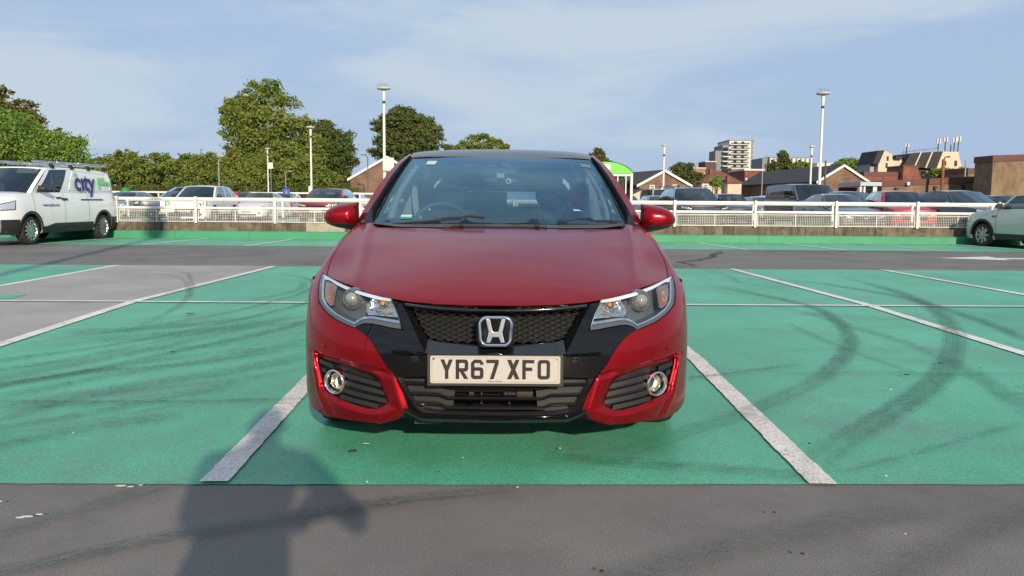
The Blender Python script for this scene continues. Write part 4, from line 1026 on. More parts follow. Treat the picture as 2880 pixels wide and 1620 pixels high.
for sx in (-1, 1):
    f3 = lambda L: [(sx * p[0], p[1], p[2]) for p in L]
    mb = MB(); a, b, c = resample(glass_edge, 24), resample(mid, 24), resample(outp, 24)
    am = [p + Vector((.012, .03, -.012)) for p in a]
    ruled(mb, f3(am), f3(b), 1, flip=sx < 0); mb.build('screen_pillar_trim', M_BEZEL, car, 40)
    mb = MB(); ruled(mb, f3(a), f3(am), 1, flip=sx < 0); mb.build('screen_seal', M_DARK, car)
    mb = MB(); dd = [p + Vector((.012, .07, -.02)) for p in c]
    ruled(mb, f3(b), f3(c), 3, flip=sx < 0); ruled(mb, f3(c), f3(dd), 2, flip=sx < 0); mb.build('roof_pillar', M_RED, car, 50)
    # cant rail over the doors back to the tail
    top = roof_edge
    bot = [outp[0], (.640, 2.62, 1.428), (.655, 2.8, 1.425), (.645, 3.2, 1.40), (.62, 3.8, 1.31), (.58, 4.0, 1.26)]
    mb = MB(); ruled(mb, f3(resample(top, 24)), f3(resample(bot, 24)), 3, flip=sx < 0); mb.build('roof_rail', M_RED, car, 50)
    # side windows: from the belt to the cant rail
    def sg(u, v):
        y0, y1 = 1.72, 3.85; zt = resample(outp[::-1] + bot[1:], 41)
        p = zt[int(round(u * 40))]; yb = max(1.60, p.y); xb = flank(yb, belt(yb)) - .012
        return Vector((sx * (xb + (p.x - .006 - xb) * v), yb + (p.y - yb) * v, belt(yb) + (p.z - .004 - belt(yb)) * v))
    for nm, (u0, u1) in (('side_window', (.05, .49)), ('side_window', (.52, .72)),):
        mb = MB(); mb.grid(lambda u, v: sg(u0 + (u1 - u0) * u, v), 16, 4, flip=sx < 0); mb.build(nm, M_SIDEGLASS, car, 60)
    for u0, u1 in ((.49, .52), (.72, 1.0)):
        mb = MB(); mb.grid(lambda u, v: sg(u0 + (u1 - u0) * u, v), 12, 4, flip=sx < 0); mb.build('door_pillar', M_BLACKGLOSS if u0 < .6 else M_RED, car, 60)
# tail
mb = MB()
mb.grid(lambda u, v: ((2 * u - 1) * (.60 + .22 * (1 - v)), 4.26 - .04 * (1 - 4 * (u - .5) ** 2) * -1, .30 + .62 * v), 10, 6); mb.build('tailgate', M_RED, car, 50)
mb = MB(); mb.grid(lambda u, v: ((2 * u - 1) * (.62 - .10 * v), 4.20 - .10 * v, 1.06 + .13 * v), 8, 4); mb.build('rear_window', glass('rear_glass', (.42, .47, .48), .8), car, 60)
mb = MB(); mb.grid(lambda u, v: ((2 * u - 1) * (.52 + .01 * v), 4.10 - .12 * v, 1.19 + .18 * v), 8, 2); mb.grid(lambda u, v: ((2 * u - 1) * (.70 - .08 * v), 4.24 - .03 * v, .92 + .14 * v), 8, 2)
for sx in (-1, 1): mb.add([(sx * .62, 4.2, 1.06), (sx * .52, 4.1, 1.19), (sx * .70, 4.0, 1.25), (sx * .82, 4.1, .98)], [(0, 1, 2, 3)])
mb.build('tail_panel', M_RED, car, 50)
mb = MB(); mb.box((0, 4.2, .955), (1.24, .10, .045)); mb.build('tail_spoiler', M_RED, car)
# scuttle below the windscreen
sc_f = [(0, 1.205), (.3369, 1.228), (.5538, 1.294), (.70, 1.37), (.79, 1.45)]
A = [(x, y, zh(x, y) + .004) for x, y in sc_f]; B = [(0, 1.285, zw(0, 1.285) - .006), (.2763, 1.325, zw(.2763, 1.325) - .006), (.5085, 1.43, zw(.5085, 1.43) - .006), (.70, 1.56, zw(.70, 1.56) - .004), (.795, 1.575, .972)]
mb = MB()
for sx in (-1, 1): ruled(mb, [(sx * p.x, p.y, p.z) for p in resample(A, 20)], [(sx * p.x, p.y, p.z) for p in resample(B, 20)], 2, flip=sx < 0)
mb.build('scuttle_panel', mat('weathered_trim', (.075, .075, .074), .6, var=.25, vscale=14), car, 40)
mb = MB()
for i in range(70): mb.box((-.26 + i * .0075, 1.225, zh(0, 1.2) + .010 + .0), (.004, .018, .006))
tag(mb.build('scuttle_vents', M_DARK, car), kind='stuff')
for xx in (-.205, .205):
    mb = MB(); mb.lathe([(.0001, .012), (.010, .010), (.014, 0), (.014, -.01)], 12, Matrix.Translation((xx, 1.245, zh(.2, 1.245) + .006)) @ Matrix.Rotation(R(40), 4, 'X')); mb.build('washer_jet', M_BLACKPLASTIC, car, 50)
# wipers
def wiper(pts, pivot):
    mb = MB(); P = [Vector((x, y, zw(x, y) + h)) for x, y, h in pts]; P = resample(P, 24)
    mb.tube(P, [.004 + .0045 * math.sin(math.pi * i / 23) for i in range(24)], 6)
    w_ = mb.build('wiper', M_BLACKPLASTIC, car, 40)
    return w_
w1 = wiper([(x, y, .016) for x, y in [(-a_, b_) for a_, b_ in TR['wip1'][:4]]], 0)
mb = MB(); mb.tube([Vector((-a_, b_, zw(-a_, b_) + .026)) for a_, b_ in TR['wip1'][2:]], [.005, .007, .009, .008], 6); mb.build('wiper_arm', M_BLACKPLASTIC, w1, 40)
w2_ = wiper([(-a_, b_, .022) for a_, b_ in TR['wip2'][3:]], 0)
mb = MB(); mb.tube([Vector((-a_, b_, zw(-a_, b_) + .026)) for a_, b_ in TR['wip2'][:4]], [.003, .006, .012, .011], 6); mb.build('wiper_arm', M_BLACKPLASTIC, w2_, 40)
# stickers on the glass
def sticker(x0, y0, w, h, m, name='window_sticker'):
    return panel(name, [(x0 - w / 2, y0), (x0 + w / 2, y0), (x0 + w / 2 + .01, y0 + h), (x0 - w / 2 + .01, y0 + h)], on_W(.003), m, car, (), (), .05, (0, 0, 0), (0, -.4, 1), 80)
def sticker4(P, m):
    return panel('window_sticker', P, on_W(.003), m, car, (), (), .05, (0, 0, 0), (0, -.4, 1), 80)
sticker4([(-.49, 2.202), (-.4256, 2.18), (-.4165, 2.246), (-.4791, 2.264)], mat('pale_sticker', (.42, .52, .52), .5))
sticker4([(-.568, 1.4974), (-.4986, 1.4573), (-.4994, 1.480), (-.5678, 1.520)], mat('green_sticker', (.04, .30, .20), .5))
sticker4([(-.5678, 1.5205), (-.4994, 1.4805), (-.5003, 1.5054), (-.5675, 1.5415)], mat('white_sticker', (.55, .57, .54), .5))
sticker4([(.5224, 2.195), (.5859, 2.204), (.5848, 2.220), (.5213, 2.211)], mat('grey_sticker', (.2, .26, .30), .5)); sticker4([(.5209, 2.222), (.5841, 2.230), (.583, 2.248), (.519, 2.240)], mat('grey_sticker', (.2, .26, .3), .5))
# interior
ds = MB(); ds.grid(lambda u, v: ((2 * u - 1) * .70, 1.40 + .45 * v + .12 * (2 * u - 1) ** 2 * (1 - v), .955 + .035 * math.sin(v * 2.6) * (1 if abs(2 * u - 1.0) < 2 else 1)), 16, 6); ds.grid(lambda u, v: ((2 * u - 1) * .70, 1.85 + .05 * v, .955 - .35 * v), 8, 3); ds.build('dashboard', mat('dash_black', (.02, .02, .021), .8), car, 50)
bn = MB(); bn.grid(lambda u, v: (-.37 + (2 * u - 1) * .20, 1.72 + .2 * v, .985 + .035 * (1 - (2 * u - 1) ** 2)), 10, 2); bn.grid(lambda u, v: (0 + (2 * u - 1) * .05, 1.60 + .08 * v, .985 + .025 * (1 - (2 * u - 1) ** 2)), 6, 2); bn.build('instrument_binnacle', mat('dash_black', (.02, .02, .021), .8), car, 50)
sw = MB(); Ms = Matrix.Translation((-.37, 1.97, .92)) @ Matrix.Rotation(R(66), 4, 'X')
ringp = [Ms @ Vector((.185 * math.cos(a), .185 * math.sin(a), 0)) for a in np.linspace(0, 2 * math.pi, 41)]
sw.tube(ringp, .0155, 8, cap=False); so = sw.build('steering_wheel', mat('wheel_leather', (.05, .05, .05), .4), car, 60)
sw = MB(); sw.box(Ms @ Vector((0, 0, 0)), (.16, .05, .10)); sw.tube([Ms @ Vector((-.18, 0, 0)), Ms @ Vector((.18, 0, 0))], .018, 6); sw.build('wheel_hub', M_BLACKPLASTIC, so, 40)
def seat(x, y, name='seat'):
    s_ = MB()
    s_.grid(lambda u, v: (x + .25 * math.sin(2 * math.pi * u) * (1 - .12 * v), y + .07 * math.cos(2 * math.pi * u) + .18 * v, .42 + .62 * v), 16, 6, wrap=True)
    s_.box((x, y - .26, .42), (.50, .52, .18)); o = s_.build(name, M_SEAT, car, 50)
    h_ = MB(); h_.grid(lambda u, v: (x + .125 * math.sin(2 * math.pi * u) * math.sin(math.pi * (.06 + .88 * v)) ** .4, y + .20 + .05 * math.cos(2 * math.pi * u) * math.sin(math.pi * (.06 + .88 * v)) ** .4, 1.06 + .19 * v), 14, 8, wrap=True); h_.build('headrest', M_SEAT, o, 60)
for x_ in (-.37, .37): seat(x_, 2.62)
rs = MB(); rs.box((0, 3.45, .70), (1.30, .14, .56), 0, 0, ('X', R(-14))); ro = rs.build('rear_seat', M_SEAT, car)
for x_, w_ in ((-.46, .24), (-.14, .36), (.44, .24)):
    mb = MB(); mb.box((x_, 3.54, 1.075), (w_, .08, .21)); mb.build('headrest', M_SEAT, ro)
hl = MB(); hl.grid(lambda u, v: ((2 * u - 1) * (.60 - .06 * v), 2.36 + 1.55 * v, zr((2 * u - 1) * .5, 2.36 + 1.55 * v) - .035), 8, 8, flip=True); hl.build('headlining', M_TRIM, car, 60)
for sx in (-1, 1):
    mb = MB(); mb.tube([(sx * .555, 2.34, 1.345), (sx * .595, 2.15, 1.25), (sx * .63, 1.98, 1.16), (sx * .655, 1.83, 1.05), (sx * .665, 1.76, .97)], [.018, .02, .022, .024, .025], 8); mb.build('pillar_lining', M_TRIM, car, 60)
    mb = MB(); mb.tube([(sx * .57, 2.72, 1.38), (sx * .64, 2.74, 1.2), (sx * .68, 2.72, .95), (sx * .69, 2.7, .5)], [.03, .04, .05, .06], 8); mb.build('pillar_lining', M_TRIM, car, 60)
    mb = MB(); mb.tube([(sx * .62, 2.68, 1.22), (sx * .60, 2.62, 1.05), (sx * .52, 2.58, .8)], .022, 5); mb.build('seat_belt', mat('belt_beige', (.42, .40, .34), .8), car, 40)
    mb = MB(); mb.box((sx * .735, 2.2, .75), (.04, 1.2, .40)); mb.box((sx * .735, 3.2, .75), (.04, .8, .40)); mb.build('door_lining', M_SEAT, car)
mb = MB(); mb.box((0, 2.6, .34), (1.45, 2.6, .06)); mb.box((0, 3.95, .62), (1.30, .5, .5)); mb.build('cabin_floor', M_SEAT, car)
mb = MB(); mb.grid(lambda u, v: (.005 + .115 * math.cos(2 * math.pi * u) * math.sin(math.pi * (.02 + .96 * v)) ** .5, 2.06 + .03 * v, 1.232 + .034 * math.sin(2 * math.pi * u) * math.sin(math.pi * (.02 + .96 * v)) ** .5), 20, 6, wrap=True); mb.tube([(.005, 2.07, 1.25), (.0, 2.13, 1.315)], .018, 8); mb.build('rear_view_mirror', mat('mirror_shell', (.03, .03, .032), .5), car, 60)
Md = Matrix.Translation((.050, 2.0, 1.232)) @ Matrix.Rotation(R(90), 4, 'X')
mb = MB(); mb.lathe([(.0001, .02), (.010, .019), (.022, .012), (.024, -.05)], 20, Md); dc = mb.build('dash_camera', M_BLACKPLASTIC, car, 50)
mb = MB(); mb.lathe([(.0115, .0185), (.0115, .0215), (.0165, .0205), (.0175, .016)], 20, Md); mb.build('lens_ring', mat('ring_white', (.75, .77, .76), .4), dc, 50)
mb = MB(); mb.box((.0, 2.03, 1.268), (.048, .012, .03)); mb.build('mirror_badge', mat('pod_label', (.33, .37, .36), .5), car)
# --- door mirrors
def door_mirror(sx):
    X0, X1 = .842, 1.047
    TT = [(.842, 1.0965), (.884, 1.0943), (.95, 1.0834), (1.0, 1.066), (1.025, 1.050), (1.039, 1.032), (1.047, 1.004)]
    BT = [(.842, .9355), (.9, .9360), (.95, .941), (.99, .9507), (1.022, .964), (1.038, .977), (1.047, .996)]
    def top(x): return smooth_tab(TT, x)
    def bot(x): return smooth_tab(BT, x)
    def split(x): t = (x - X0) / (X1 - X0); return .9700 + .0005 + .014 * max(0, (t - .75) / .25) ** 2
    def shell(u, v, za, zb, dep):
        x = X0 + (X1 - X0) * u; a = math.pi * v; b_, t_ = za(x), zb(x)
        d = dep * math.sqrt(max(0, 1 - max(0, (u - .45) / .55) ** 2.4)) * (.55 + .45 * min(1, u / .12)) * 1.0
        zc, hz = (b_ + t_) / 2, (t_ - b_) / 2
        return zc, hz, d, x, a
    cap, low = MB(), MB()
    def f(u, v, part):
        x = X0 + (X1 - X0) * u; b_, t_ = bot(x), top(x); s_ = min(max(split(x), b_ + .002), t_ - .002)
        end = math.sqrt(max(0.0, 1 - max(0, (u - .5) / .5) ** 2.6)); dep = .115 * end + .006
        zc = (b_ + t_) / 2; hz = (t_ - b_) / 2
        z = s_ + (t_ - s_) * v if part == 'cap' else b_ + (s_ - b_) * v
        q = max(-1, min(1, (z - zc) / max(hz, 1e-4)))
        yy = dep * (1 - abs(q) ** 2.6) ** .55 * (.62 + .38 * min(1, u / .22) ** .7)
        return (sx * x, 1.72 - yy + .10 * 0, z)
    def rings(mb, part, nu=22, nv=14):
        # even out samples near the rounded rims
        mb.grid(lambda u, v: f(1 - (1 - u) ** 1.6, (.5 - .5 * math.cos(math.pi * v)) if part == 'cap' else (1 - math.cos(math.pi / 2 * v)), part), nu, nv, flip=sx > 0)
    rings(cap, 'cap'); m_ = cap.build('door_mirror', M_RED, car, 45, fix=False)
    rings(low, 'low'); low.build('lower_shell', M_BLACKPLASTIC, m_, 50)
    bk = MB(); pts = [(X0 + (X1 - X0) * i / 12) for i in range(13)]
    ruled(bk, [(sx * x, 1.722, bot(x)) for x in pts], [(sx * x, 1.722, top(x)) for x in pts], 1); bk.build('mirror_housing', M_BLACKPLASTIC, m_)
    gl = MB(); ruled(gl, [(sx * x, 1.725, bot(x) + .012) for x in pts[1:-2]], [(sx * x, 1.725, top(x) - .012) for x in pts[1:-2]], 1); gl.build('mirror_glass', M_CHROME, m_)
    sd = MB(); ruled(sd, [(sx * X0, 1.64, .945), (sx * X0, 1.64, 1.09)], [(sx * X0, 1.722, .94), (sx * X0, 1.722, 1.096)], 1); sd.build('inner_edge', M_BLACKPLASTIC, m_)
    ar = MB(); ar.tube([(sx * .80, 1.73, .965), (sx * .87, 1.715, .955), (sx * .92, 1.70, .955)], [.035, .028, .02], 8); ar.build('mirror_arm', M_BLACKPLASTIC, m_, 50)
for sx in (-1, 1): door_mirror(sx)

# ================================================================== parked vehicles
def at(px, y, z=0.0):
    """where the line of sight through picture column px meets the plane at distance y"""
    d = fw + rt2 * ((px - 1440) / FPX)
    return d.x / d.y * y
M_TYRE = M_RUBBER
M_INNER = mat('cabin_dark', (.012, .012, .013), .9)
M_HL = mat('lamp_clear_cluster', (.62, .64, .66), .12, .5, bump=.8, bscale=30)
M_TAIL = mat('tail_lamp_red', (.35, .01, .012), .15, coat=1)
M_ALLOY = mat('alloy_wheel', (.45, .46, .47), .3, .9)
M_DARKALLOY = mat('dark_alloy', (.06, .06, .065), .35, .8)
def vehicle(name, label, cat, paint, loc, rz=0, L=4.4, W=1.8, H=1.5, hood=.78, cowl=(1.15, .98), roof=(1.95, 3.55), tail=(4.15, 1.0), belt=.05, clr=.22, wr=.32, wb=(.86, 3.5),
            grille=((-.42, .52, .42, .70),), low=((-.6, .27, .6, .42),), lamp=((.48, .62), (1.02, .74)), plate=None, plz=.45, rw=.72, rails=False, black_low=False, pillars=(.46, .78), roofm=None, group='cars parked beyond the railings', panel_van=False, clad=False, wheelm=None, spokes=5, drl=None, rackz=None, plate_bg=None):
    root = thing(name, label, cat, loc, rz, group)
    hw = W / 2; y0 = -L / 2
    Y = lambda s: y0 + s
    def wpl(s):
        return hw * (1 - .16 * max(0, 1 - s / .65) ** 2.3 - .10 * max(0, 1 - (L - s) / .5) ** 2.3)
    def ztop(s):
        if s <= cowl[0]:
            t = s / cowl[0]; return hood + (cowl[1] - hood) * (1 - (1 - t) ** 1.7)
        if s <= tail[0]: return cowl[1] + belt * math.sin(math.pi / 2 * min(1, (s - cowl[0]) / (tail[0] - cowl[0])))
        t = (s - tail[0]) / max(1e-6, L - tail[0]); return cowl[1] + belt + (tail[1] - cowl[1] - belt) * min(1, t * 1.5) - .05 * t
    ar = wr + .065
    def flk(s, z):
        w = wpl(s); zt = ztop(s)
        w -= .05 * max(0, (z - (zt - .30)) / .30) ** 2 + .05 * max(0, (clr + .18 - z) / .18) ** 2
        return w - .012 * math.cos((z - clr) / (zt - clr) * 6.0) * (s > .5)
    def push(s, z):
        for c in wb:
            d = math.hypot(s - c, z - wr)
            if 1e-6 < d < ar: return c + (s - c) * ar / d, wr + (z - wr) * ar / d, True
        return s, z, False
    body = MB()
    ny, nz = 44, 12
    for sx in (-1, 1):
        P = []; ins = []
        for i in range(ny + 1):
            s = L * i / ny
            for j in range(nz + 1):
                z = clr + (ztop(s) - clr) * j / nz
                a, b, fl = push(s, z); P.append((sx * flk(a, b), Y(a), b)); ins.append(fl)
        for i in range(ny):
            for j in range(nz):
                q = [i * (nz + 1) + j, (i + 1) * (nz + 1) + j, (i + 1) * (nz + 1) + j + 1, i * (nz + 1) + j + 1]
                if not all(ins[k] for k in q): body.add([P[k] for k in q], [(0, 1, 2, 3)] if sx > 0 else [(3, 2, 1, 0)])
    # bonnet and tail deck
    def deck(s0, s1, n):
        body.grid(lambda u, v: ((2 * v - 1) * flk(s0 + (s1 - s0) * u, ztop(s0 + (s1 - s0) * u)), Y(s0 + (s1 - s0) * u), ztop(s0 + (s1 - s0) * u) + .045 * (1 - (2 * v - 1) ** 4) * min(1, .3 + u * 3)), n, 12, flip=True)
    deck(0, cowl[0], 10); deck(tail[0], L, 5)
    bow = .10
    def fas(x, z, o=0.0):
        w0 = flk(0, min(z, hood)); t = min(1, abs(x) / w0)
        return (x, Y(-bow * (1 - t ** 2.4) * (1 - .35 * max(0, (z - .55) / .4)) + .0 - o), z)
    def wrap(s, z, sx, o=.006):
        w0 = flk(0, min(z, hood)) - .01
        if s <= w0: x, y, zz = fas(s, z, o); return (sx * x, y, zz)
        d = s - w0; x = flk(d, z) + o; return (sx * x, Y(d), z)
    body.grid(lambda u, v: fas((2 * u - 1) * flk(0, clr + (hood - clr) * v), clr + (hood - clr) * v), 14, 8)
    zr_ = ztop(L)
    body.grid(lambda u, v: ((2 * u - 1) * flk(L, clr + (zr_ - clr) * v), Y(L + .05 * (1 - (2 * u - 1) ** 2)), clr + (zr_ - clr) * v), 10, 6, flip=True)
    # nose lip closing bonnet to fascia
    body.grid(lambda u, v: Vector(fas((2 * u - 1) * flk(0, hood), hood)).lerp(Vector(((2 * u - 1) * flk(0, hood), Y(0), ztop(0) + .045 * .3 * (1 - (2 * u - 1) ** 4))), v), 14, 2)
    bo = body.build('body', paint, root, 45)
    bm = bmesh.new(); bm.from_mesh(bo.data); bmesh.ops.remove_doubles(bm, verts=bm.verts, dist=.004); bm.to_mesh(bo.data); bm.free(); bo.data.set_sharp_from_angle(angle=R(45))
    # underside and arches
    ub = MB(); ub.box((0, 0, clr + .02), (W * .86, L * .92, .05)); ub.box((0, 0, (clr + cowl[1]) / 2 - .05), (W * .55, L * .80, cowl[1] - clr - .22)); ub.build('underbody', M_INNER, root)
    for sx in (-1, 1):
        for c in wb:
            lr = MB(); lr.grid(lambda u, v: (sx * (hw - .30 + .275 * v), Y(c + (ar + .01) * math.cos(math.pi * u)), wr + (ar + .01) * math.sin(math.pi * u)), 12, 1); lr.build('arch_liner', M_INNER, root)
    if clad or black_low:
        for sx in (-1, 1):
            cl = MB()
            for c in wb: cl.grid(lambda u, v: (sx * (flk(c + ar * math.cos(math.pi * u), wr + ar * math.sin(math.pi * u)) + .008), Y(c + (ar + .06 * v - .0) * math.cos(math.pi * u)), wr + (ar + .06 * v) * math.sin(math.pi * u)), 16, 1, flip=sx < 0)
            s0, s1 = wb[0] + ar + .05, wb[1] - ar - .05
            cl.grid(lambda u, v: (sx * (flk(s0 + (s1 - s0) * u, clr + .16 * v) + .010), Y(s0 + (s1 - s0) * u), clr + .16 * v), 6, 2, flip=sx < 0)
            cl.build('side_cladding', M_BLACKPLASTIC, root, 40)
    for sx in (-1, 1):
        for c in wb: wheel(root, sx * (hw - .115), Y(c), wr, .20, sx, spokes, .70, wheelm or M_ALLOY)
    # glasshouse
    zt = H - .035
    wb0 = flk(cowl[0], ztop(cowl[0])); wt = hw * rw
    A0, A1 = Vector((wb0 - .005, Y(cowl[0] + .10), cowl[1])), Vector((wt, Y(roof[0]), zt - .03))
    C1, C0 = Vector((wt * .97, Y(roof[1]), zt - .05)), Vector((flk(tail[0], ztop(tail[0])) - .01, Y(tail[0]), ztop(tail[0])))
    def scr(u, v, o=0):
        a = Vector((-A0.x, A0.y, A0.z)).lerp(Vector((-A1.x, A1.y, A1.z)), v); b = A0.lerp(A1, v); p = a.lerp(b, u); k = 1 - (2 * u - 1) ** 2
        p.y -= .16 * k * (1 - .5 * v); p.z += .03 * k + .05 * v * (1 - v); return p
    def rear(u, v):
        a = Vector((-C0.x, C0.y, C0.z)).lerp(Vector((-C1.x, C1.y, C1.z)), v); b = C0.lerp(C1, v); p = a.lerp(b, u); k = 1 - (2 * u - 1) ** 2
        p.y += .07 * k; p.z += .03 * k; return p
    def sidep(u, v, sx):
        b = A0.lerp(C0, u); s = b.y - y0; b.z = ztop(s) if s < tail[0] else C0.z; b.x = flk(s, ztop(s)) - .006
        t = A1.lerp(C1, u); t.z += .05 * math.sin(math.pi * u); p = b.lerp(t, v); p.x += .03 * math.sin(math.pi * v)
        return Vector((sx * p.x, p.y, p.z))
    m = MB(); m.grid(lambda u, v: scr(.05 + .90 * u, .02 + .93 * v), 10, 5); m.build('windscreen', M_FARGLASS, root, 60)
    pm = roofm or paint
    m = MB(); m.grid(lambda u, v: scr(.05 * u, v), 1, 6); m.grid(lambda u, v: scr(.95 + .05 * u, v), 1, 6); m.grid(lambda u, v: scr(.05 + .9 * u, .95 + .05 * v), 8, 1); m.build('pillar', pm, root, 45)
    m = MB()
    def rf(u, v):
        f = scr(v, 1.0); r = rear(v, 1.0); p = f.lerp(r, u); k = (1 - (2 * v - 1) ** 4)
        p.z += .055 * math.sin(math.pi * min(1, u * 1.0)) * (.4 + .6 * k) * (0 if False else 1) + .0
        p.z = min(p.z, H); return p
    m.grid(rf, 14, 12, flip=True); m.build('roof', pm, root, 60)
    if panel_van:
        m = MB(); m.grid(lambda u, v: rear(u, v), 6, 4, flip=True)
        for sx in (-1, 1): m.grid(lambda u, v: sidep(pillars[0] + (1 - pillars[0]) * u, v, sx), 10, 4, flip=sx < 0)
        m.build('cargo_side', paint, root, 45)
        wins = [(.05, pillars[0] - .03)]
        pl_ = [(0, .05), (pillars[0] - .03, pillars[0])]
    else:
        m = MB(); m.grid(lambda u, v: rear(.08 + .84 * u, .06 + .84 * v), 8, 4, flip=True); m.build('rear_window', M_FARGLASS, root, 60)
        m = MB(); m.grid(lambda u, v: rear(.08 * u, v), 1, 4, flip=True); m.grid(lambda u, v: rear(.92 + .08 * u, v), 1, 4, flip=True); m.grid(lambda u, v: rear(u * .84 + .08, .9 + .1 * v), 6, 1, flip=True); m.grid(lambda u, v: rear(u * .84 + .08, .06 * v), 6, 1, flip=True); m.build('rear_pillar', paint, root, 45)
        a, b = pillars
        wins = [(.05, a - .02), (a + .02, b - .02)] + ([(b + .03, min(.93, b + .16))] if b < .8 else [])
        pl_ = [(0, .05), (a - .02, a + .02), (b - .02, b + .03 if b < .8 else 1.0)] + ([(min(.93, b + .16), 1.0)] if b < .8 else [])
    for sx in (-1, 1):
        for (u0, u1) in wins:
            m = MB(); m.grid(lambda u, v: sidep(u0 + (u1 - u0) * u, .03 + .90 * v, sx), 6, 4, flip=sx < 0); m.build('side_window', M_FARGLASS, root, 60)
        m = MB()
        for k, (u0, u1) in enumerate(pl_): m.grid(lambda u, v: sidep(u0 + (u1 - u0) * u, .93 * v, sx), 3, 4, flip=sx < 0)
        m.grid(lambda u, v: sidep(u, .93 + .07 * v, sx), 12, 1, flip=sx < 0); m.grid(lambda u, v: sidep(u, .03 * v, sx), 12, 1, flip=sx < 0)
        m.build('side_pillar', paint, root, 45)
        # mirror, handles
        c = sidep(.04, .12, 1); m = MB()
        m.grid(lambda u, v: (sx * (c.x + .03 + .19 * u), c.y + .02 - .075 * math.sin(math.pi * v) * (1 - .45 * u * u) * (0.35 + .65 * min(1, u * 6)), c.z + .04 + .075 * math.cos(math.pi * v) * (1 - .35 * u ** 3)), 8, 8, flip=sx > 0)
        m.grid(lambda u, v: (sx * (c.x + .03 + .19 * u), c.y + .02, c.z + .04 + (2 * v - 1) * .075 * (1 - .35 * u ** 3)), 8, 1)
        m.box((sx * (c.x + .03), c.y + .02, c.z + .01), (.10, .05, .035)); m.build('door_mirror', M_BLACKPLASTIC if (clad or panel_van) else paint, root, 50)
        for u in ((pillars[0] - .07, pillars[1] - .07) if not panel_van else (pillars[0] - .06,)):
            p = sidep(u, 0, 1); s = p.y - y0; hd = MB(); hd.box((sx * (flk(s, p.z - .11) + .012), p.y, p.z - .11), (.03, .20, .035))
            hd.build('door_handle', M_BLACKPLASTIC if panel_van else paint, root)
        sm_ = MB()
        for s in ((A0.lerp(C0, pillars[0]).y - y0), cowl[0] + .12, (A0.lerp(C0, pillars[1]).y - y0)):
            zz = [clr + .06 + (ztop(s) - clr - .06) * k / 8 for k in range(9)]
            ruled(sm_, [(sx * (flk(s, z) + .002), Y(s) - .005, z) for z in zz], [(sx * (flk(s, z) + .002), Y(s) + .005, z) for z in zz], 1)
        sm_.build('door_gap', M_DARK, root)
        # head and tail lamps, fog lamps
        (s0, z0), (s1, z1) = lamp
        m = MB(); m.grid(lambda u, v: wrap(s0 * hw + (s1 - s0) * hw * u, (z0 + .04 * u) + (z1 - z0) * (.35 + .65 * u) * v, sx, .008), 10, 3, flip=sx < 0); h = m.build('headlight', M_HL, root, 50)
        m = MB(); m.grid(lambda u, v: wrap((s0 - .03) * hw + (s1 - s0 + .06) * hw * u, (z0 - .02 + .04 * u) + ((z1 - z0) * (.35 + .65 * u) + .04) * v, sx, .004), 10, 2, flip=sx < 0); m.build('lamp_surround', M_BLACKGLOSS, h, 50)
        m = MB(); m.lathe([(.05, .0), (.045, .015), (.001, .02)], 14, Matrix.Translation(wrap(s0 * hw + (s1 - s0) * hw * .45, (z0 + z1) / 2 + .01, sx, .012)) @ Matrix.Rotation(R(90), 4, 'X')); m.build('projector', M_CHROME, h, 50)
        m = MB(); m.grid(lambda u, v: (sx * (hw * (.60 + .36 * u)), Y(L + .056 - .03 * u), cowl[1] - .22 + .16 * v), 4, 3, flip=sx > 0); m.grid(lambda u, v: (sx * (flk(L - .22 * u, cowl[1] - .14) + .006), Y(L - .22 * u), cowl[1] - .22 + .16 * v), 3, 3, flip=sx < 0); m.build('tail_lamp', M_TAIL, root, 50)
        m = MB(); m.lathe([(.05, 0), (.055, .012), (.06, 0)], 14, Matrix.Translation(wrap(.72 * hw, clr + .16, sx, .008)) @ Matrix.Rotation(R(90), 4, 'X')); m.lathe([(.001, .006), (.05, .004)], 14, Matrix.Translation(wrap(.72 * hw, clr + .16, sx, .008)) @ Matrix.Rotation(R(90), 4, 'X')); m.build('fog_lamp', M_CHROME, root, 50)
        if rails:
            e = [(sx * (wt - .02), A1.y + .15 + (C1.y - A1.y - .2) * k / 8, zt + .02 + .035 * math.sin(math.pi * k / 8) ** .5) for k in range(9)]
            m = MB(); m.tube(e, .018, 6); m.build('roof_rail', M_SATIN, root, 50)
    for (a, b, c, d) in grille:
        m = MB(); m.grid(lambda u, v: fas(a * hw / .9 + (c - a) * hw / .9 * u, b + (d - b) * v, .006), 10, 2); gr = m.build('grille', M_BLACKGLOSS, root, 50)
        n = max(2, int((d - b) / .045)); m = MB()
        for k in range(1, n + 1): m.tube([fas((a + .02 + (c - a - .04) * q / 8) * hw / .9, b + (d - b) * k / (n + 1), .012) for q in range(9)], .007, 5)
        m.build('grille_bar', M_CHROME if drl == 'chrome' else M_SATIN if drl == 'bars' else M_BEZEL, gr, 50)
    for (a, b, c, d) in low:
        m = MB(); m.grid(lambda u, v: fas(a * hw / .9 + (c - a) * hw / .9 * u, b + (d - b) * v, .007), 10, 2); m.build('lower_intake', M_BLACKPLASTIC, root, 50)
    if black_low:
        m = MB(); zb = black_low if isinstance(black_low, float) else clr + .2
        m.grid(lambda u, v: fas((2 * u - 1) * flk(0, clr + (zb - clr) * v), clr + (zb - clr) * v, .005), 14, 3)
        for sx in (-1, 1): m.grid(lambda u, v: (sx * (flk((wb[0] - ar) * u, clr + (zb - clr) * v) + .005), Y((wb[0] - ar) * u), clr + (zb - clr) * v), 6, 3, flip=sx < 0)
        m.build('lower_bumper', M_BLACKPLASTIC, root, 50)
        m = MB()
        m.grid(lambda u, v: ((2 * u - 1) * flk(L, clr + (zb - clr) * v), Y(L + .057), clr + (zb - clr) * v), 8, 2, flip=True)
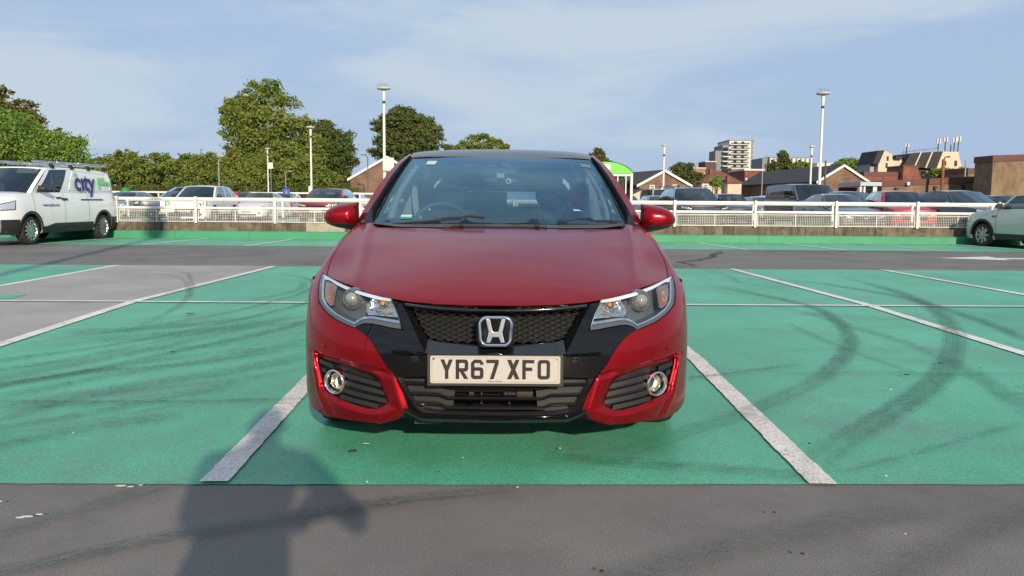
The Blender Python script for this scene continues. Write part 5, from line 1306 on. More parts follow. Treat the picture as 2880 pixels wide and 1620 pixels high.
        for sx in (-1, 1): m.grid(lambda u, v: (sx * (flk(L - (L - wb[1] - ar) * u, clr + (zb - clr) * v) + .006), Y(L - (L - wb[1] - ar) * u), clr + (zb - clr) * v), 6, 3, flip=sx > 0)
        m.build('rear_bumper', M_BLACKPLASTIC, root, 50)
    if plate:
        f = fas(0, plz, .012); m = MB(); m.box((0, f[1], plz), (.52, .014, .112)); po = m.build('number_plate', plate_bg or M_PLATE, root)
        m = MB(); text_mesh(m, plate, .105, Matrix.Translation((0, f[1] - .0085, plz)) @ Matrix.Rotation(R(90), 4, 'X'), 0, .0008, (.86, 1)); m.build('plate_lettering', M_INK, po)
    # cabin
    m = MB()
    for x in (-.36, .36):
        m.box((x, Y(roof[0] + .55), cowl[1] - .10), (.48, .14, .60)); m.box((x, Y(roof[0] + .58), cowl[1] + .27), (.26, .09, .17))
    if not panel_van: m.box((0, Y(min(tail[0] - .35, roof[0] + 1.5)), cowl[1] - .12), (1.2, .14, .5))
    m.build('seats', M_INNER, root)
    m = MB(); m.grid(lambda u, v: ((2 * u - 1) * (wb0 - .05), Y(cowl[0] + .04 + .45 * v), cowl[1] - .02 + .02 * v), 4, 1, flip=True); m.build('dashboard', M_INNER, root)
    m = MB(); m.box((0, A1.y - .18, zt - .12), (.22, .03, .06)); m.build('rear_view_mirror', M_INNER, root)
    root['half_width'] = hw
    return root, dict(flk=flk, Y=Y, sidep=sidep, fas=fas, ztop=ztop, L=L, hw=hw, wrap=wrap, A1=A1, C1=C1, zt=zt)

P_WHITE = carpaint('white_van_paint', (.78, .79, .79)); P_PEARL = carpaint('pearl_white', (.68, .68, .67))
P_DGREY = carpaint('dark_grey_paint', (.035, .037, .042), .4); P_BLACK = carpaint('black_paint', (.008, .008, .010), .3)
P_GREY = carpaint('mid_grey_paint', (.085, .09, .10), .4); P_BLUE = carpaint('dark_blue_paint', (.02, .035, .075), .4)
P_RED2 = carpaint('cherry_red_paint', (.22, .012, .02), .4); P_RED3 = carpaint('bright_red_paint', (.40, .010, .028), .2)
P_GREEN = carpaint('dark_green_grey', (.035, .042, .040), .4); P_PURPLE = carpaint('plum_paint', (.06, .03, .055), .4)
P_MINT = carpaint('pale_mint_paint', (.44, .49, .43)); P_SILV = carpaint('silver_blue_paint', (.22, .26, .31), .5)

# ---- white works van backed up to the parapet
van, V = vehicle('works_van', 'white works van with a roof rack and blue city lettering backed up to the parapet', 'van', P_WHITE, (-11.71, 21.38, 0), -.085,
    L=4.72, W=1.92, H=1.88, hood=1.02, cowl=(.88, 1.20), roof=(1.72, 4.45), tail=(4.62, 1.22), belt=.03, clr=.26, wr=.335, wb=(.86, 3.92),
    grille=((-.62, .66, .62, .78), (-.5, .80, .5, .88)), low=((-.62, .34, .62, .52),), lamp=((.50, .80), (1.16, .98)), rw=.86, black_low=.60, pillars=(.335, .62), group=None, panel_van=True, wheelm=M_SATIN, spokes=12)
def van_details():
    flk, Y, sidep = V['flk'], V['Y'], V['sidep']
    # side lettering on the cargo panel
    M_NAVY = mat('navy_vinyl', (.022, .025, .16), .4); M_LIME = mat('lime_vinyl', (.16, .50, .16), .4)
    def side_M(u, v, lift=.004):
        p = sidep(u, v, 1); a = sidep(u + .02, v, 1) - p; b = sidep(u, min(1, v + .05), 1) - p
        a.normalize(); b = (b - a * b.dot(a)).normalized(); n = a.cross(b); q = p + n * lift
        return Matrix(((a.x, b.x, n.x, q.x), (a.y, b.y, n.y, q.y), (a.z, b.z, n.z, q.z), (0, 0, 0, 1)))
    m = MB(); text_mesh(m, 'c\u0131ty', .66, side_M(.57, .42, .035), 0, .002, (.98, 1.0), bold=.012); m.build('lettering', M_NAVY, van, None)
    m = MB(); M = side_M(.435, .71, .03); m.lathe([(.034, 0), (.034, .003), (.066, .003), (.066, 0)], 20, M); m.build('ring_logo', M_LIME, van)
    m = MB()
    for k, w in enumerate((.44, .60, .13)): text_mesh(m, ('FACILITIES', 'MANAGEMENT', 'LTD')[k], .115, side_M(.79, .60 - .165 * k, .034) @ Matrix.Translation((-.10, 0, 0)), 0, .002, (w / (.55 if k < 2 else .25) * .78, 1), align='LEFT', bold=.006)
    m.build('strapline', M_LIME, van)
    s = 1.62; M = Matrix(((0, 0, 1, flk(s, .93) + .016), (1, 0, 0, Y(s)), (0, 1, 0, .93), (0, 0, 0, 1)))
    m = MB(); text_mesh(m, 'www.cityfm.com', .10, M, 0, .002, (.95, 1)); m.build('web_address', mat('grey_vinyl', (.10, .10, .13), .5), van)
    # sliding door rail, seams, side rubbing strip, extra handle
    m = MB(); m.box((flk(3.4, 1.04) + .012, Y(3.4), 1.06), (.012, 1.0, .025)); m.build('door_track', M_DARK, van)
    for s_ in (2.08,):
        m = MB(); m.box((flk(s_, 1.07) + .015, Y(s_ + .12), 1.07), (.03, .20, .05)); m.build('door_handle', M_BLACKPLASTIC, van)
    for sx in (-1, 1):
        m = MB(); m.grid(lambda u, v: (sx * (flk(1.36 + 2.05 * u, .36 + .10 * v) + .012 + .012 * math.sin(math.pi * v)), Y(1.36 + 2.05 * u), .36 + (.05 + .08 * min(1, u * 5)) * v), 10, 3, flip=sx < 0); m.build('rubbing_strip', M_BLACKPLASTIC, van, 50)
    pm = MB(); F0 = lambda u, v: sidep(u, v, 1)
    loop = [(.40, .12), (.94, .12), (.96, .5), (.93, .86), (.40, .90), (.385, .5)]
    pts = [F0(*q) + Vector((.0, 0, 0)) for q in dense(loop, .05)]; pm.tube(pts + [pts[0]], .010, 5, cap=False); pm.build('panel_pressing', P_WHITE, van, 60)
    # big black door mirror already there: add pale sun visor strip and dash papers
    m = MB(); m.box((.42, V['A1'].y - .10, V['zt'] - .10), (.52, .02, .13), 0, 0, ('X', R(-30))); m.build('sun_visor', mat('visor_pale', (.55, .55, .42), .8), van)
    # roof rack: cross bars on black feet, a tube and a ladder bar
    r = thing('roof_rack', 'aluminium roof bars with pipe carriers clamped on the white van roof', 'roof rack', (-11.71, 21.38, 0), -.085)
    z0 = 1.88
    for k, s_ in enumerate((1.95, 2.75, 3.5, 4.25)):
        m = MB(); m.box((0, Y(s_), z0 + .07), (1.72, .05, .03)); b = m.build('cross_bar', M_SATIN, r)
        for sx in (-1, 1):
            m = MB(); m.box((sx * .80, Y(s_), z0 + .012), (.06, .08, .09)); m.box((sx * .835, Y(s_), z0 - .02), (.03, .12, .08)); m.build('bar_foot', M_BLACKPLASTIC, b)
    for x, s0, s1 in ((.55, 1.6, 3.4), (.62, 2.5, 4.0), (.68, 3.3, 4.6), (-.5, 1.7, 4.5)):
        m = MB(); m.tube([(x, Y(s0), z0 + .108), (x, Y(s1), z0 + .108)], .023, 8); m.build('carrier_tube', M_SATIN, r, 50)
    m = MB()
    for x in (-.82, .84): m.tube([(x, Y(1.72), z0 + .06), (x, Y(1.76), z0 + .16)], .012, 5)
    m.build('end_stop', M_BLACKPLASTIC, r)
van_details()

# ---- pale mint small car at the right edge, nose to the parapet
_rz = math.atan2(-.20, -.98)
mini, Q = vehicle('compact_car', 'pale mint compact hatchback with black arches cut off by the right picture edge', 'car', P_MINT, (0, 0, 0), _rz,
    L=3.72, W=1.68, H=1.41, hood=.80, cowl=(1.05, .97), roof=(1.55, 3.2), tail=(3.58, 1.0), belt=.04, clr=.20, wr=.305, wb=(.70, 3.17), rw=.80, clad=True, roofm=carpaint('mini_white_roof', (.66, .68, .68)), group=None, spokes=8, pillars=(.60, .86))
_p = Matrix.Rotation(_rz, 3, 'Z') @ Vector((1.68 / 2 - .02, -3.72 / 2 + .70, 0))
mini.location = (12.86 - _p.x, 21.95 - _p.y, 0)
m = MB(); m.box((Q['flk'](.98, .80) + .012, Q['Y'](1.10), .80), (.02, .13, .05)); m.build('indicator_badge', M_TAIL, mini)

# ---- the row beyond the railings
def row(name, label, cat, paint, px, y, rz=0, **kw):
    L = kw.get('L', 4.4); x = at(px, y)
    n = Vector((math.sin(rz), -math.cos(rz)))       # direction of the nose
    return vehicle(name, label, cat, paint, (x - n.x * L / 2, y - n.y * L / 2, 0), rz, **kw)
SUV = dict(L=4.6, W=1.88, H=1.70, hood=.98, cowl=(1.15, 1.12), roof=(2.0, 3.9), tail=(4.35, 1.15), clr=.28, wr=.36, wb=(.92, 3.62), lamp=((.48, .80), (1.02, .92)), low=((-.62, .34, .62, .52),), grille=((-.55, .66, .55, .84),), plz=.58, clad=True)
HATCH = dict(L=4.2, W=1.78, H=1.48)
SALOON = dict(L=4.7, W=1.85, H=1.45, hood=.72, cowl=(1.30, .93), roof=(2.15, 3.2), tail=(4.05, 1.0), lamp=((.50, .60), (1.05, .70)))
row('parked_suv', 'white sporty SUV with black lower grille between the plum car and the white saloon', 'car', P_PEARL, 527, 35.6, 0, plate='LY73 FYP', drl=None, **{**SUV, 'grille': ((-.62, .50, .62, .70),), 'roofm': None})
row('parked_suv', 'dark green-grey SUV standing side-on behind the mesh next to the white van tail', 'car', P_GREEN, 385, 41.5, -1.15, **SUV)
row('parked_car', 'plum coloured car half hidden behind the white SUV, left side', 'car', P_PURPLE, 474, 38.6, 0, plate='KP18 LNE', **HATCH)
row('parked_car', 'grey hatchback just showing behind the tail of the white SUV', 'car', P_GREY, 655, 43.5, .1, **HATCH)
row('parked_car', 'low white saloon with a black glass roof beside the white SUV', 'car', P_PEARL, 699, 43.0, -.06, plate='BJ21 ATF', **{**SALOON, 'roofm': M_BLACKGLOSS, 'grille': (), 'low': ((-.5, .25, .5, .34),)})
row('parked_car', 'grey-blue estate car peeping out behind the low white saloon', 'car', P_SILV, 768, 49.5, -.05, **HATCH)
row('parked_suv', 'cherry red SUV facing us left of the red door mirror', 'car', P_RED2, 893, 37.2, -.05, plate='HJ15 AGW', **{**SUV, 'H': 1.64, 'hood': .95})
row('parked_car', 'small white hatchback far off below the brick gable', 'car', P_PEARL, 1015, 63, math.pi, **{**HATCH, 'H': 1.62})
row('parked_car', 'blue car half hidden between van tail and railing', 'car', P_SILV, 322, 46, 0, **HATCH)
row('parked_suv', 'black SUV with a wide barred chrome grille beside the right door mirror', 'car', P_BLACK, 1980, 31.5, .04, **{**SUV, 'rails': True, 'drl': 'chrome', 'L': 4.8, 'clad': False, 'grille': ((-.50, .58, .50, .92),), 'lamp': ((.60, .84), (1.1, .94))})
row('parked_car', 'black hatchback with white plate behind the barred grille SUV', 'car', P_BLACK, 2074, 43, 0, plate='BN59 KTU', **{**HATCH, 'H': 1.58})
row('parked_car', 'white hatchback seen small between black hatchback and grey van', 'car', P_PEARL, 2112, 60, math.pi, **{**HATCH, 'H': 1.58})
row('panel_van', 'grey panel van standing behind the railings on the right', 'van', P_GREY, 2318, 35.0, .06, L=4.9, W=1.95, H=1.96, hood=1.05, cowl=(.95, 1.22), roof=(1.75, 4.7), tail=(4.82, 1.25), belt=.03, clr=.28, wr=.34, wb=(.88, 4.05), rw=.86, pillars=(.36, .62), panel_van=True, lamp=((.50, .82), (1.12, .98)), black_low=.5, group='vans parked beyond the railings')
ds, DS = row('parked_car', 'dark grey saloon with a winged chrome grille behind the mesh panels', 'car', P_GREY, 2421, 29.3, .02, **{**SALOON, 'H': 1.47, 'grille': ((-.40, .45, .40, .68),)})
m = MB()
for sx in (-1, 1):
    m.tube([DS['fas'](sx * x, z, .03) for x, z in ((0, .53), (.06, .60), (.12, .655), (.35, .672), (.58, .68))], [.03, .03, .024, .016, .010], 6)
m.build('chrome_wing', M_CHROME, ds, 50)
row('parked_suv', 'dark blue-black crossover between grey van and bright red hatchback', 'car', P_DGREY, 2440, 33.0, 0, **{**SUV, 'H': 1.62})
rc, RC = row('parked_car', 'bright red hatchback right of the winged grille saloon', 'car', P_RED3, 2562, 29.2, -.16, L=4.1, W=1.76, H=1.60, hood=.88, cowl=(1.0, 1.05), roof=(1.75, 3.4), tail=(3.9, 1.08), clr=.24, wr=.33, wb=(.84, 3.3), lamp=((.55, .66), (1.1, .80)), low=((-.6, .30, .6, .44),))
m = MB()
for z in (.84, .775): m.tube([RC['fas'](x, z - .06 * abs(abs(x) / .16) ** 1.2 if abs(x) < .16 else z - .06, .02) for x in np.linspace(-.16, .16, 9)], .018, 6)
m.build('chevron_emblem', M_CHROME, rc, 50)
row('parked_suv', 'grey SUV behind the bright red hatchback', 'car', P_GREY, 2602, 37.5, 0, **SUV)
row('parked_suv', 'dark coupe SUV with sloping roof left of the mint compact', 'car', P_DGREY, 2812, 27.2, .12, **{**SUV, 'L': 4.7, 'H': 1.60, 'hood': .92, 'cowl': (1.25, 1.04), 'roof': (2.1, 3.3), 'tail': (4.45, 1.12), 'clad': False})
row('parked_car', 'dark blue car at the right edge behind the mint compact', 'car', P_BLUE, 2885, 37, 0, **{**HATCH, 'H': 1.55})
row('off_roader', 'pale blue boxy off-roader with a loaded black roof rack', 'car', P_SILV, 1886, 50, .1, L=4.6, W=1.85, H=1.92, hood=1.08, cowl=(1.35, 1.2), roof=(1.65, 4.4), tail=(4.55, 1.2), clr=.32, wr=.38, wb=(.8, 3.6), lamp=((.55, .9), (.95, 1.04)), rw=.84, clad=True)
rk = thing('roof_rack', 'black luggage rack loaded on the pale off-roader roof', 'roof rack', (at(1886, 52.3), 52.3, 1.92), .1)
m = MB()
for y in (-1.4, -.7, 0, .7): m.box((0, y, .06), (1.45, .04, .03))
for x in (-.7, .7): m.box((x, -.35, .16), (.03, 2.2, .03)); m.box((x, -.35, .07), (.03, 2.2, .03))
for y in (-1.45, .75): m.box((0, y, .16), (1.4, .03, .03))
for k in range(8): m.box((-.7 + .2 * k, -1.45, .11), (.025, .025, .12))
m.build('rack_frame', M_BLACKPLASTIC, rk)
m = MB(); m.box((.35, -.6, .16), (.45, .5, .14)); m.build('luggage_box', mat('case_tan', (.22, .15, .10), .7), rk)
row('parked_car', 'dark car behind the railings below the green canopy', 'car', P_DGREY, 1772, 44, .1, **HATCH)
row('parked_car', 'grey-blue hatchback in front of the pale off-roader', 'car', P_SILV, 1872, 46, .05, **HATCH)
row('parked_car', 'silver hatchback left of the grey panel van', 'car', P_SILV, 2165, 49, .05, **HATCH)

# ================================================================== surroundings
def hzn(px): return 565 + .0074 * (px - 1440)
def zat(px, py, y): return CAMH + (hzn(px) - py) / FPX * y * 1.0
def leafmat(name, dark, light, tint):
    m, t, b = newmat(name); N = t.nodes.new; K = t.links.new
    g = N('ShaderNodeNewGeometry'); x = N('ShaderNodeMix'); x.data_type = 'RGBA'; x.inputs[6].default_value = (*dark, 1); x.inputs[7].default_value = (*light, 1)
    K(g.outputs['Random Per Island'], x.inputs[0])
    n = N('ShaderNodeTexNoise'); n.inputs['Scale'].default_value = .35; n.inputs['Detail'].default_value = 3; co = N('ShaderNodeTexCoord'); K(co.outputs['Object'], n.inputs[0])
    r = N('ShaderNodeMapRange'); r.inputs[1].default_value = .42; r.inputs[2].default_value = .66; K(n.outputs[0], r.inputs[0])
    y = N('ShaderNodeMix'); y.data_type = 'RGBA'; y.inputs[7].default_value = (*tint, 1); K(x.outputs[2], y.inputs[6]); mu = N('ShaderNodeMath'); mu.operation = 'MULTIPLY'; mu.inputs[1].default_value = .6; K(r.outputs[0], mu.inputs[0]); K(mu.outputs[0], y.inputs[0])
    K(y.outputs[2], b.inputs['Base Color']); b.inputs['Roughness'].default_value = .6; b.inputs['Specular IOR Level'].default_value = .25
    tl = N('ShaderNodeBsdfTranslucent'); K(y.outputs[2], tl.inputs[0]); ms = N('ShaderNodeMixShader'); ms.inputs[0].default_value = .25
    K(b.outputs[0], ms.inputs[1]); K(tl.outputs[0], ms.inputs[2]); K(ms.outputs[0], t.nodes['Material Output'].inputs[0])
    return m
LF_GREEN = leafmat('leaf_fresh_green', (.085, .165, .026), (.19, .32, .055), (.23, .29, .05))
LF_OLIVE = leafmat('leaf_olive', (.090, .138, .024), (.205, .27, .055), (.235, .245, .05))
LF_DARK = leafmat('leaf_dark_green', (.048, .080, .022), (.12, .165, .045), (.14, .14, .04))
LF_BROWN = leafmat('leaf_brown_green', (.075, .085, .024), (.16, .165, .045), (.17, .14, .04))
M_BARK = mat('bark', (.07, .055, .04), .95, var=.4, vscale=3)
GROUND_Z = -5.2
def crown_mesh(lobes, leaf, dens, seed, droop=0.0):
    rng = np.random.default_rng(seed); V = []
    for (cx, cy, cz, rx, ry, rz) in lobes:
        area = (rx * rz + ry * rz + rx * ry) / 3 * 4
        nc = max(8, int(area * dens * .55)); k = 36
        d = rng.normal(size=(nc, 3)); d /= np.linalg.norm(d, axis=1)[:, None]
        rad = .42 + .62 * rng.random(nc) ** .55
        c = d * rad[:, None] * np.array([rx, ry, rz]) + np.array([cx, cy, cz])
        sc = rng.uniform(.5, 1.2, nc)[:, None, None] * (.11 * (rx + rz) / 2 + .20)
        p = c[:, None, :] + rng.normal(size=(nc, k, 3)) * sc * np.array([1, 1, .62])
        p[:, :, 2] -= droop * np.abs(rng.normal(size=(nc, k))) * sc[:, :, 0]
        V.append(p.reshape(-1, 3))
    P = np.concatenate(V); n = len(P)
    a = rng.normal(size=(n, 3)); a /= np.linalg.norm(a, axis=1)[:, None]
    b = rng.normal(size=(n, 3)); b -= (a * b).sum(1)[:, None] * a; b /= np.linalg.norm(b, axis=1)[:, None]
    s = leaf * .74 * rng.uniform(.6, 1.4, n)[:, None]; a *= s; b *= s * .62
    vs_ = np.stack([P - a, P + b * .9 + a * .1, P + a, P - b], 1).reshape(-1, 3)
    me = bpy.data.meshes.new('crown'); me.vertices.add(4 * n); me.vertices.foreach_set('co', vs_.ravel())
    me.loops.add(4 * n); me.loops.foreach_set('vertex_index', np.arange(4 * n)); me.polygons.add(n)
    me.polygons.foreach_set('loop_start', np.arange(0, 4 * n, 4)); me.polygons.foreach_set('loop_total', np.full(n, 4)); me.update(); me.validate()
    return me
def tree(name, label, y, lobes_px, mat_, seed, leaf=.22, dens=5.0, group=None, droop=0, trunk_px=None, cat='tree', zb=GROUND_Z):
    s = y / FPX
    bx = at(trunk_px or lobes_px[0][0], y)
    rs = random.Random(seed + 500); more = []
    for (px, py, rx, rz) in lobes_px:           # break every mass up into boughs of its own
        more.append((px, py, rx * .80, rz * .80))
        for k in range(7):
            a = rs.uniform(-.5, math.pi + .5); q = rs.uniform(.62, .98); m_ = rs.uniform(.22, .42)
            more.append((px + math.cos(a) * rx * q, py - math.sin(a) * rz * q, rx * m_, rz * m_ * .8))
    lobes_px = more
    root = thing(name, label, cat, (bx, y, zb), 0, group)
    lb = []
    rnd = random.Random(seed)
    for (px, py, rx, rz) in lobes_px:
        lb.append((at(px, y) - bx, rnd.uniform(-.3, .3) * rx * s, zat(px, py, y) - zb, rx * s, .5 * (rx + rz) * s, rz * s))
    me = crown_mesh(lb, leaf, dens, seed, droop); me.materials.append(mat_)
    link(bpy.data.objects.new('crown', me), root)
    top = max(l[2] + l[5] * .6 for l in lb); rr = max(.14, top * .022)
    mb = MB(); P = [Vector((0, 0, -.1)), Vector((.1, 0, top * .3)), Vector((rnd.uniform(-.3, .3), .1, top * .6)), Vector((lb[0][0] * .6, lb[0][1], top * .92))]
    mb.tube(resample(P, 8), [rr * (1.25 - 1.1 * i / 7) for i in range(8)], 8); mb.build('trunk', M_BARK, root, 60)
    for k in range(min(14, 4 + len(lb) // 3)):
        l = lb[(k * 3) % len(lb)]; h = top * rnd.uniform(.25, .6)
        e = Vector((l[0] + rnd.uniform(-.6, .6) * l[3], l[1] + rnd.uniform(-.5, .5) * l[4], l[2] + rnd.uniform(-.1, .6) * l[5])); a = Vector((0, 0, h)); q = a.lerp(e, .5) + Vector((0, 0, .12 * (e - a).length))
        mb = MB(); mb.tube([a, q, e], [rr * .45, rr * .3, rr * .1], 6); mb.build('limb', M_BARK, root, 60)
    return root
G1 = 'trees beyond the deck'
tree('broadleaf_tree', 'large bright green rounded tree behind the white works van', 62, [(-30, 400, 190, 90), (60, 380, 110, 75), (150, 430, 100, 62), (240, 460, 62, 58), (265, 500, 45, 45), (-120, 450, 150, 120), (100, 470, 150, 70)], LF_GREEN, 1, .135, 13, G1, .8, 20)
tree('broadleaf_tree', 'tall brownish tree rising behind the bright green tree at left edge', 92, [(-60, 330, 110, 75), (30, 330, 80, 50), (85, 370, 60, 45), (-20, 290, 70, 45), (40, 420, 120, 80), (180, 420, 70, 45)], LF_BROWN, 2, .24, 5, G1)
tree('broadleaf_tree', 'olive green tree next to the bright green one, above the end of the van', 100, [(345, 470, 60, 42), (310, 490, 50, 45), (390, 490, 60, 50), (350, 520, 90, 40)], LF_OLIVE, 3, .22, 6, G1)
tree('broadleaf_tree', 'mid olive tree in the row above the dark green SUV', 104, [(455, 480, 58, 40), (430, 500, 55, 45), (490, 510, 55, 45), (460, 530, 90, 30)], LF_OLIVE, 4, .22, 6, G1)
tree('broadleaf_tree', 'light olive tree above the white SUV, left of the tall tree', 108, [(560, 475, 50, 42), (600, 470, 45, 42), (585, 510, 75, 45), (630, 510, 60, 42)], LF_OLIVE, 5, .22, 6, G1)
tree('broadleaf_tree', 'tallest tree with a wide open olive crown behind the white saloon', 100, [(755, 300, 80, 58), (705, 330, 55, 55), (690, 385, 50, 45), (775, 370, 95, 75), (830, 390, 65, 70), (730, 440, 80, 70), (860, 450, 70, 65), (800, 470, 90, 70), (700, 500, 70, 55), (670, 315, 30, 22), (662, 350, 28, 20), (680, 440, 45, 40)], LF_OLIVE, 6, .22, 5.4, G1, trunk_px=760)
tree('broadleaf_tree', 'bushy yellow-green tree in front of the tallest tree', 96, [(790, 470, 75, 55), (850, 490, 70, 55), (730, 500, 70, 50), (900, 510, 50, 45), (780, 520, 110, 40)], LF_GREEN if False else LF_OLIVE, 7, .19, 7.5, G1)
tree('broadleaf_tree', 'dark green rounded tree right of the tallest tree, behind the cherry red SUV', 112, [(935, 410, 60, 58), (890, 400, 45, 48), (965, 440, 40, 60), (930, 470, 65, 60), (960, 520, 55, 45), (905, 500, 60, 60)], LF_DARK, 8, .22, 7, G1)
tree('broadleaf_tree', 'dark spiky round tree behind the tall lamp and brick gable', 118, [(1145, 375, 72, 58), (1100, 395, 50, 55), (1195, 400, 50, 55), (1145, 430, 90, 45), (1130, 340, 45, 30)], LF_DARK, 9, .24, 7.5, G1)
tree('broadleaf_tree', 'distant olive tree just above the car roof', 170, [(1350, 408, 38, 26), (1400, 418, 30, 18), (1305, 418, 22, 14), (1350, 460, 60, 36), (1350, 510, 60, 40)], LF_OLIVE, 10, .3, 4, G1)
tree('broadleaf_tree', 'small hazy tree far off just above the roof edge of the red hatchback', 175, [(1265, 420, 16, 13), (1265, 460, 24, 30), (1265, 510, 28, 36)], LF_DARK, 11, .3, 4, G1)
tree('broadleaf_tree', 'sparse brown tree peeping over right roof pillar of the red hatchback', 150, [(1672, 445, 18, 20), (1690, 465, 22, 18), (1680, 505, 30, 36)], LF_BROWN, 12, .26, 3, G1)
tree('broadleaf_tree', 'dark green round tree right of the brick house gable with a window', 112, [(1915, 490, 32, 28), (1900, 510, 30, 30), (1935, 515, 28, 28)], LF_DARK, 13, .2, 8, G1)
tree('broadleaf_tree', 'small fresh green tree in front of the cream house under the red hipped roof', 97, [(2003, 518, 13, 15)], LF_GREEN, 14, .15, 9, G1)
tree('conifer_tree', 'dark pointed tree standing before the long pale flats', 190, [(2185, 462, 13, 30), (2187, 440, 6, 12), (2160, 475, 16, 14), (2200, 470, 18, 16)], LF_DARK, 15, .3, 5, G1)
tree('broadleaf_tree', 'low pale tree before right half of the long pale flats', 188, [(2245, 468, 22, 10), (2225, 470, 16, 9)], LF_OLIVE, 16, .3, 5, G1)
tree('broadleaf_tree', 'fresh green tree behind the right brick gable roof', 150, [(2372, 465, 28, 14), (2352, 470, 20, 10), (2390, 472, 16, 10)], LF_GREEN, 17, .26, 5, G1)
tree('bush', 'green scrub growing on the roofs right of the rusty post', 96, [(2655, 488, 40, 14), (2610, 492, 25, 12), (2690, 490, 25, 10)], LF_OLIVE, 18, .18, 7, None, cat='bush', zb=-1)
# low scrub below the tree rows
for i, (a, b) in enumerate(((300, 470), (480, 640), (650, 820), (830, 990))):
    tree('hedge', ['dark hedge below the olive trees left of the white SUV', 'dark hedge behind the white SUV', 'dark hedge below the tallest tree', 'dark hedge behind the cherry red SUV'][i], 94, [((a + b) / 2 + d, 545, (b - a) * .22, 20) for d in (-(b - a) * .36, 0, (b - a) * .36)], LF_DARK, 30 + i, .16, 8, 'hedges beyond the deck', cat='hedge')
# trees behind the camera (they show in the paintwork)
for i, (x, y, r, h) in enumerate(((-24, -48, 6, 9), (-12, -52, 7, 11), (1, -50, 6, 9), (14, -55, 8, 12), (27, -50, 6, 9), (-38, -50, 7, 11), (40, -54, 7, 10))):
    root = thing('broadleaf_tree', ['green tree farther left of the middle behind the viewer, seen in the car paint', 'taller tree left of the middle behind the viewer', 'tree right behind the viewer', 'tall tree right of the middle behind the viewer', 'low tree far to the right behind the viewer', 'leftmost tree behind the viewer', 'rightmost tree behind the viewer'][i], 'tree', (x, y, GROUND_Z), 0, 'trees behind the viewer')
    me = crown_mesh([(0, 0, h * .66, r, r, h * .36), (r * .5, 0, h * .45, r * .7, r * .7, h * .3), (-r * .5, 0, h * .5, r * .7, r * .7, h * .3)], .42, .9, 50 + i); me.materials.append(LF_DARK); link(bpy.data.objects.new('crown', me), root)
    mb = MB(); mb.tube([(0, 0, -.1), (.1, 0, h * .4), (0, .1, h * .8)], [.35, .28, .08], 8); mb.build('trunk', M_BARK, root, 60)

# ------------------------------------------------------------------ buildings
def brickmat(name, c1, c2, mortar, sx=1.0):
    m, t, b = newmat(name); N = t.nodes.new; K = t.links.new
    co = N('ShaderNodeTexCoord'); q = N('ShaderNodeMapping'); q.inputs['Rotation'].default_value = (R(90), 0, 0); K(co.outputs['Object'], q.inputs[0])
    k = N('ShaderNodeTexBrick'); k.inputs['Scale'].default_value = 1; k.inputs['Brick Width'].default_value = .45; k.inputs['Row Height'].default_value = .15; k.inputs['Mortar Size'].default_value = .012
    k.inputs['Color1'].default_value = (*c1, 1); k.inputs['Color2'].default_value = (*c2, 1); k.inputs['Mortar'].default_value = (*mortar, 1); K(q.outputs[0], k.inputs[0])
    n = N('ShaderNodeTexNoise'); n.inputs['Scale'].default_value = .8; n.inputs['Detail'].default_value = 5; K(co.outputs['Object'], n.inputs[0])
    r = N('ShaderNodeMapRange'); r.inputs[1].default_value = .3; r.inputs[2].default_value = .7; r.inputs[3].default_value = .7; r.inputs[4].default_value = 1.25; K(n.outputs[0], r.inputs[0])
    x = N('ShaderNodeMix'); x.data_type = 'RGBA'; x.blend_type = 'MULTIPLY'; x.inputs[0].default_value = 1; K(k.outputs[0], x.inputs[6]); K(r.outputs[0], x.inputs[7]); K(x.outputs[2], b.inputs['Base Color']); b.inputs['Roughness'].default_value = .9
    return m
BK_BROWN = brickmat('brown_brick', (.20, .105, .062), (.14, .075, .05), (.22, .19, .16))
BK_ORANGE = brickmat('orange_brick', (.36, .19, .10), (.30, .15, .08), (.34, .27, .2))
BK_RED = brickmat('red_brick', (.22, .065, .04), (.17, .055, .035), (.2, .13, .1))
M_SLATE = mat('slate_roof', (.045, .043, .045), .8, var=.3, vscale=2.5, bump=.3, bscale=8)
M_TILE = mat('red_clay_tiles', (.16, .062, .042), .85, var=.35, vscale=2, bump=.4, bscale=10)
M_CREAM = mat('cream_render', (.56, .47, .36), .9, var=.08, vscale=1)
M_WTRIM = mat('white_fascia', (.70, .68, .63), .6)
M_WPANE = glass('house_window_glass', (.10, .12, .13), 2.0)
M_DCLAD = mat('dark_cladding', (.055, .048, .045), .85, var=.2, vscale=3)
def window(root, x, z, w, h, y, name='window', m=None):
    mb = MB()
    mb.box((x, y - .04, z + h / 2 - .04), (w, .08, .08)); mb.box((x, y - .04, z - h / 2 + .04), (w, .08, .08))
    for q in (-1, 1): mb.box((x + q * (w / 2 - .04), y - .04, z), (.08, .08, h - .16))
    mb.box((x, y - .035, z + h * .12), (w - .16, .06, .06))
    f = mb.build(name, M_WTRIM, root)
    p = MB(); p.box((x, y - .012, z), (w - .16, .02, h - .16)); p.build('pane', m or M_PANEP, f)
M_PANEP = mat('pane_reflecting', (.30, .31, .30), .08, .5)
